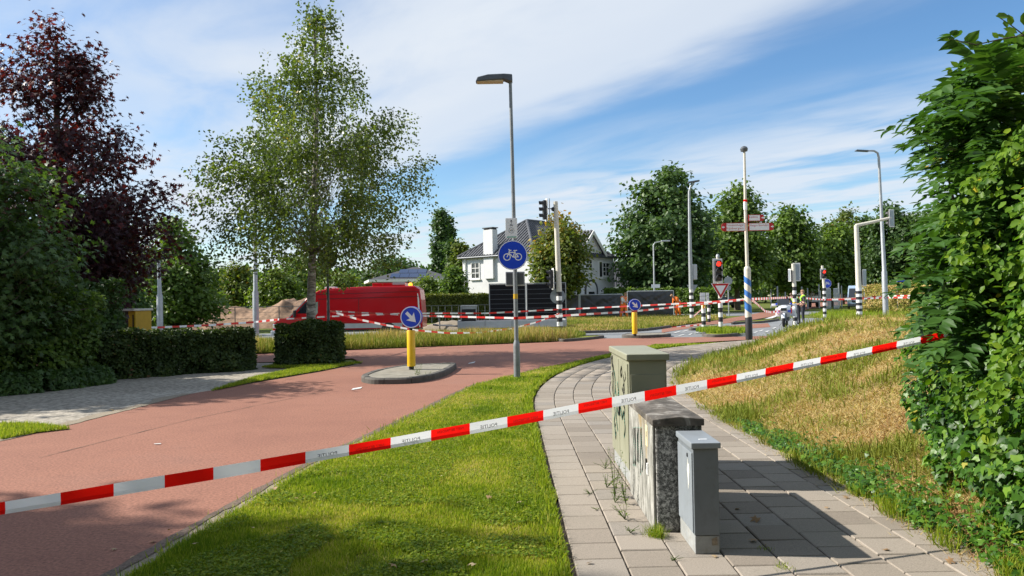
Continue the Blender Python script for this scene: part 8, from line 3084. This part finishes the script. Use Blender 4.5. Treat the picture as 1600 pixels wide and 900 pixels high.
# left worker: turned to the right, head bowed, hands in front on the sheeting
b_ = P(974.5, 498, 56.5)
b_.z = 0.0
make_person('worker in orange clothing with bowed head, beside the far yellow bollard', b_, R(42), stand(
    chest=(0, -0.03, 1.30), collar=(0, -0.06, 1.43), neck=(0, -0.11, 1.51), chin=(0, -0.18, 1.56), brow=(0, -0.20, 1.66), crown=(0, -0.18, 1.73),
    shL=(0.19, -0.05, 1.41), shR=(-0.19, -0.05, 1.41), elL=(0.24, -0.12, 1.14), elR=(-0.24, -0.14, 1.14), wrL=(0.17, -0.36, 1.08), wrR=(-0.17, -0.38, 1.10), paL=(0.15, -0.44, 1.08), paR=(-0.15, -0.46, 1.10),
    kneeL=(0.13, -0.14, 0.50), ankL=(0.14, -0.20, 0.10), heelL=(0.14, -0.18, 0.05), toeL=(0.15, -0.38, 0.035), kneeR=(-0.13, 0.06, 0.50), ankR=(-0.14, 0.16, 0.10), heelR=(-0.14, 0.18, 0.05), toeR=(-0.15, -0.02, 0.035)),
    dict(REG_W, arm='reflective', fore='skin'), 'orange', 'hair_fair', 1.12, None, 'workers in orange', 1.4)
# right worker: stooping to the left
b_ = P(1060, 497.5, 58.5)
b_.z = 0.0
make_person('worker in orange overalls stooping at the right end of the tarpaulin fences', b_, R(-70), stand(
    pelvis=(0, 0.06, 0.95), waist=(0, -0.01, 1.10), chest=(0, -0.13, 1.24), collar=(0, -0.26, 1.34), neck=(0, -0.34, 1.40), chin=(0, -0.42, 1.43), brow=(0, -0.49, 1.50), crown=(0, -0.52, 1.57),
    hipL=(0.095, 0.05, 0.89), hipR=(-0.095, 0.05, 0.89), kneeL=(0.11, 0.0, 0.50), kneeR=(-0.11, -0.10, 0.50), ankL=(0.12, 0.10, 0.10), ankR=(-0.12, -0.06, 0.10), heelL=(0.12, 0.12, 0.05), heelR=(-0.12, -0.04, 0.05), toeL=(0.13, -0.08, 0.035), toeR=(-0.13, -0.25, 0.035),
    shL=(0.19, -0.22, 1.31), shR=(-0.19, -0.22, 1.31), elL=(0.25, -0.20, 1.04), elR=(-0.25, -0.22, 1.04), wrL=(0.20, -0.34, 0.86), wrR=(-0.20, -0.38, 0.88), paL=(0.19, -0.39, 0.80), paR=(-0.19, -0.44, 0.83)),
    REG_W, 'orange', 'hair_fair', 1.12, None, 'workers in orange', 1.45)
# officers
b_ = P(1255.5, 507, 41.2)
b_.z = 0.0
make_person('police officer in bright yellow vest and dark trousers, seen from the side', b_, R(-108), stand(
    elL=(0.33, 0.08, 1.16), wrL=(0.22, -0.10, 1.04), paL=(0.16, -0.14, 1.02), elR=(-0.30, 0.05, 1.16), wrR=(-0.15, -0.18, 1.08), paR=(-0.08, -0.22, 1.07)),
    dict(REG_P, arm='black_paint'), 'hivis', 'hair_fair', 1.03, None, 'police officers')
b_ = P(1247, 506.5, 41.9)
b_.z = 0.0
make_person('police officer in bright vest half hidden by the zebra-footed signal mast', b_, R(-75), stand(
    chest=(0, -0.10, 1.27), waist=(0, -0.03, 1.11), collar=(0, -0.19, 1.39), neck=(0, -0.26, 1.46), chin=(0, -0.33, 1.51), brow=(0, -0.37, 1.60), crown=(0, -0.37, 1.67),
    shL=(0.19, -0.16, 1.37), shR=(-0.19, -0.16, 1.37), elL=(0.27, -0.18, 1.10), elR=(-0.27, -0.18, 1.10), wrL=(0.22, -0.36, 0.98), wrR=(-0.22, -0.38, 0.98), paL=(0.21, -0.44, 0.96), paR=(-0.21, -0.46, 0.96)),
    REG_P, 'hivis', 'hair', 1.0, None, 'police officers')

# ================================================================ POLICE MOTORCYCLE
b_ = P(1227, 509, 38.6)
b_.z = 0.0
mc = empty('motorcycle', b_, R(-24), 'white police motorcycle with red and blue flashes parked beside the officers', 'motorcycle')
RY = Matrix.Rotation(R(90), 3, 'Y')



for y, nm in ((-0.78, 'front_wheel'), (0.72, 'rear_wheel')):
    w = MB().lathe([(0.22, -0.06), (0.29, -0.065), (0.325, -0.03), (0.335, 0), (0.325, 0.03), (0.29, 0.065), (0.22, 0.06)], c=(0, y, 0.335), n=28, M=RY).build(nm, M['rubber'], mc)
    MB().lathe([(0.20, -0.045), (0.222, -0.05), (0.222, 0.05), (0.20, 0.045)], c=(0, y, 0.335), n=24, M=RY).build('rim', M['silver'], w)
    mb = MB()
    for k in range(6):
        t = k * PI / 3
        mb.tube([(0, y, 0.335), (0, y + 0.21 * math.cos(t), 0.335 + 0.21 * math.sin(t))], 0.016, 6)
    mb.build('spokes', M['dark_steel'], w)['kind'] = 'stuff'
    if y < 0:
        for sx in (-1, 1):
            MB().lathe([(0.08, -0.004), (0.15, -0.004), (0.15, 0.004), (0.08, 0.004)], c=(sx * 0.075, y, 0.335), n=22, M=RY).build('brake_disc', M['chrome'], w)
vs_, fs_ = [], []
for k in range(13):
    t = R(20 + 130 * k / 12)
    for sx, rr_ in ((-0.085, 0.345), (-0.05, 0.375), (0.05, 0.375), (0.085, 0.345)):
        vs_.append((sx, -0.78 + rr_ * math.cos(t) * -1, 0.335 + rr_ * math.sin(t)))
for k in range(12):
    for q in range(3):
        fs_.append((k * 4 + q, k * 4 + q + 1, k * 4 + q + 5, k * 4 + q + 4))
MB().add(vs_, fs_, True).build('front_mudguard', M['moto_white'], mc)
for sx in (-1, 1):
    MB().tube([(sx * 0.10, -0.78, 0.335), (sx * 0.10, -0.50, 0.95)], [0.032, 0.028], 10).build('fork_leg', M['dark_steel'], mc)
# fairing, built from cross-sections front to back
secs = [(-0.80, 0.10, 0.80, 0.92), (-0.74, 0.20, 0.72, 1.04), (-0.58, 0.30, 0.62, 1.10), (-0.38, 0.35, 0.50, 1.08), (-0.12, 0.30, 0.42, 1.00), (0.12, 0.24, 0.42, 0.98)]
vs_, fs_ = [], []
K = 14
for (y, hw_, z0_, z1_) in secs:
    zc2, hh = (z0_ + z1_) / 2, (z1_ - z0_) / 2
    for k in range(K):
        t = 2 * PI * k / K
        vs_.append((hw_ * abs(math.cos(t)) ** 0.7 * (1 if math.cos(t) > 0 else -1), y, zc2 + hh * abs(math.sin(t)) ** 0.8 * (1 if math.sin(t) > 0 else -1)))
for i in range(len(secs) - 1):
    for k in range(K):
        fs_.append((i * K + k, i * K + (k + 1) % K, (i + 1) * K + (k + 1) % K, (i + 1) * K + k))
fs_ += [tuple(range(K)), tuple(reversed(range((len(secs) - 1) * K, len(secs) * K)))]
fa = MB().add(vs_, fs_, True).build('fairing', M['moto_white'], mc)
MB().box((0, -0.81, 0.88), (0.30, 0.06, 0.15)).build('headlight', M['glass_dark'], fa, bevel=0.03)
for sx in (-1, 1):
    MB().add([(sx * 0.34, -0.56, 0.66), (sx * 0.37, -0.36, 0.68), (sx * 0.36, -0.36, 0.96), (sx * 0.33, -0.56, 0.94)], [(0, 1, 2, 3)]).build('red_flash', M['tape_red'], fa)
    MB().add([(sx * 0.20, -0.78, 0.74), (sx * 0.33, -0.62, 0.72), (sx * 0.32, -0.62, 0.86), (sx * 0.19, -0.78, 0.84)], [(0, 1, 2, 3)]).build('blue_flash', M['blue_sign'], fa)
    MB().tube([(sx * 0.30, -0.52, 1.08), (sx * 0.44, -0.54, 1.10)], 0.015, 6).box((sx * 0.49, -0.52, 1.10), (0.20, 0.07, 0.13)).build('mirror', M['moto_white'], mc, bevel=0.02)
    MB().tube([(sx * 0.06, -0.42, 1.12), (sx * 0.30, -0.34, 1.10), (sx * 0.40, -0.22, 1.08)], [0.015, 0.015, 0.02], 8).build('handlebar', M['black_paint'], mc)
    MB().box((sx * 0.37, 0.62, 0.72), (0.24, 0.56, 0.46)).build('pannier', M['moto_white'], mc, bevel=0.06)
    MB().tube([(sx * 0.14, 0.0, 0.30), (sx * 0.22, 0.5, 0.32), (sx * 0.24, 0.95, 0.38)], [0.03, 0.05, 0.055], 10).build('exhaust', M['chrome'], mc)
    MB().lathe([(0.03, 0), (0.045, 0.02), (0.045, 0.07), (0.02, 0.09)], c=(sx * 0.34, -0.60, 1.10), n=10).build('blue_beacon', M['blue_sign'], mc)
MB().add([(-0.28, -0.66, 1.10), (0.28, -0.66, 1.10), (0.22, -0.46, 1.46), (-0.22, -0.46, 1.46), (-0.15, -0.50, 1.50), (0.15, -0.50, 1.50)], [(0, 1, 2, 3), (3, 2, 5, 4)]).build('windscreen', M['glass_dark'], mc)
MB().lathe([(0.10, -0.3), (0.19, -0.2), (0.21, 0.0), (0.16, 0.22), (0.05, 0.3)], c=(0, 0.02, 0.92), n=16, M=Matrix.Rotation(R(90), 3, 'X')).build('fuel_tank', M['moto_white'], mc)
MB().box((0, 0.42, 0.86), (0.30, 0.62, 0.12)).build('seat', M['black_paint'], mc, bevel=0.05)
MB().box((0, 0.95, 1.02), (0.42, 0.36, 0.32)).build('top_box', M['moto_white'], mc, bevel=0.06)
MB().box((0, 0.02, 0.48), (0.42, 0.55, 0.36)).build('engine', M['dark_steel'], mc, bevel=0.05)
MB().tube([(-0.10, 0.15, 0.30), (-0.30, 0.10, 0.02)], 0.015, 6).build('side_stand', M['dark_steel'], mc)
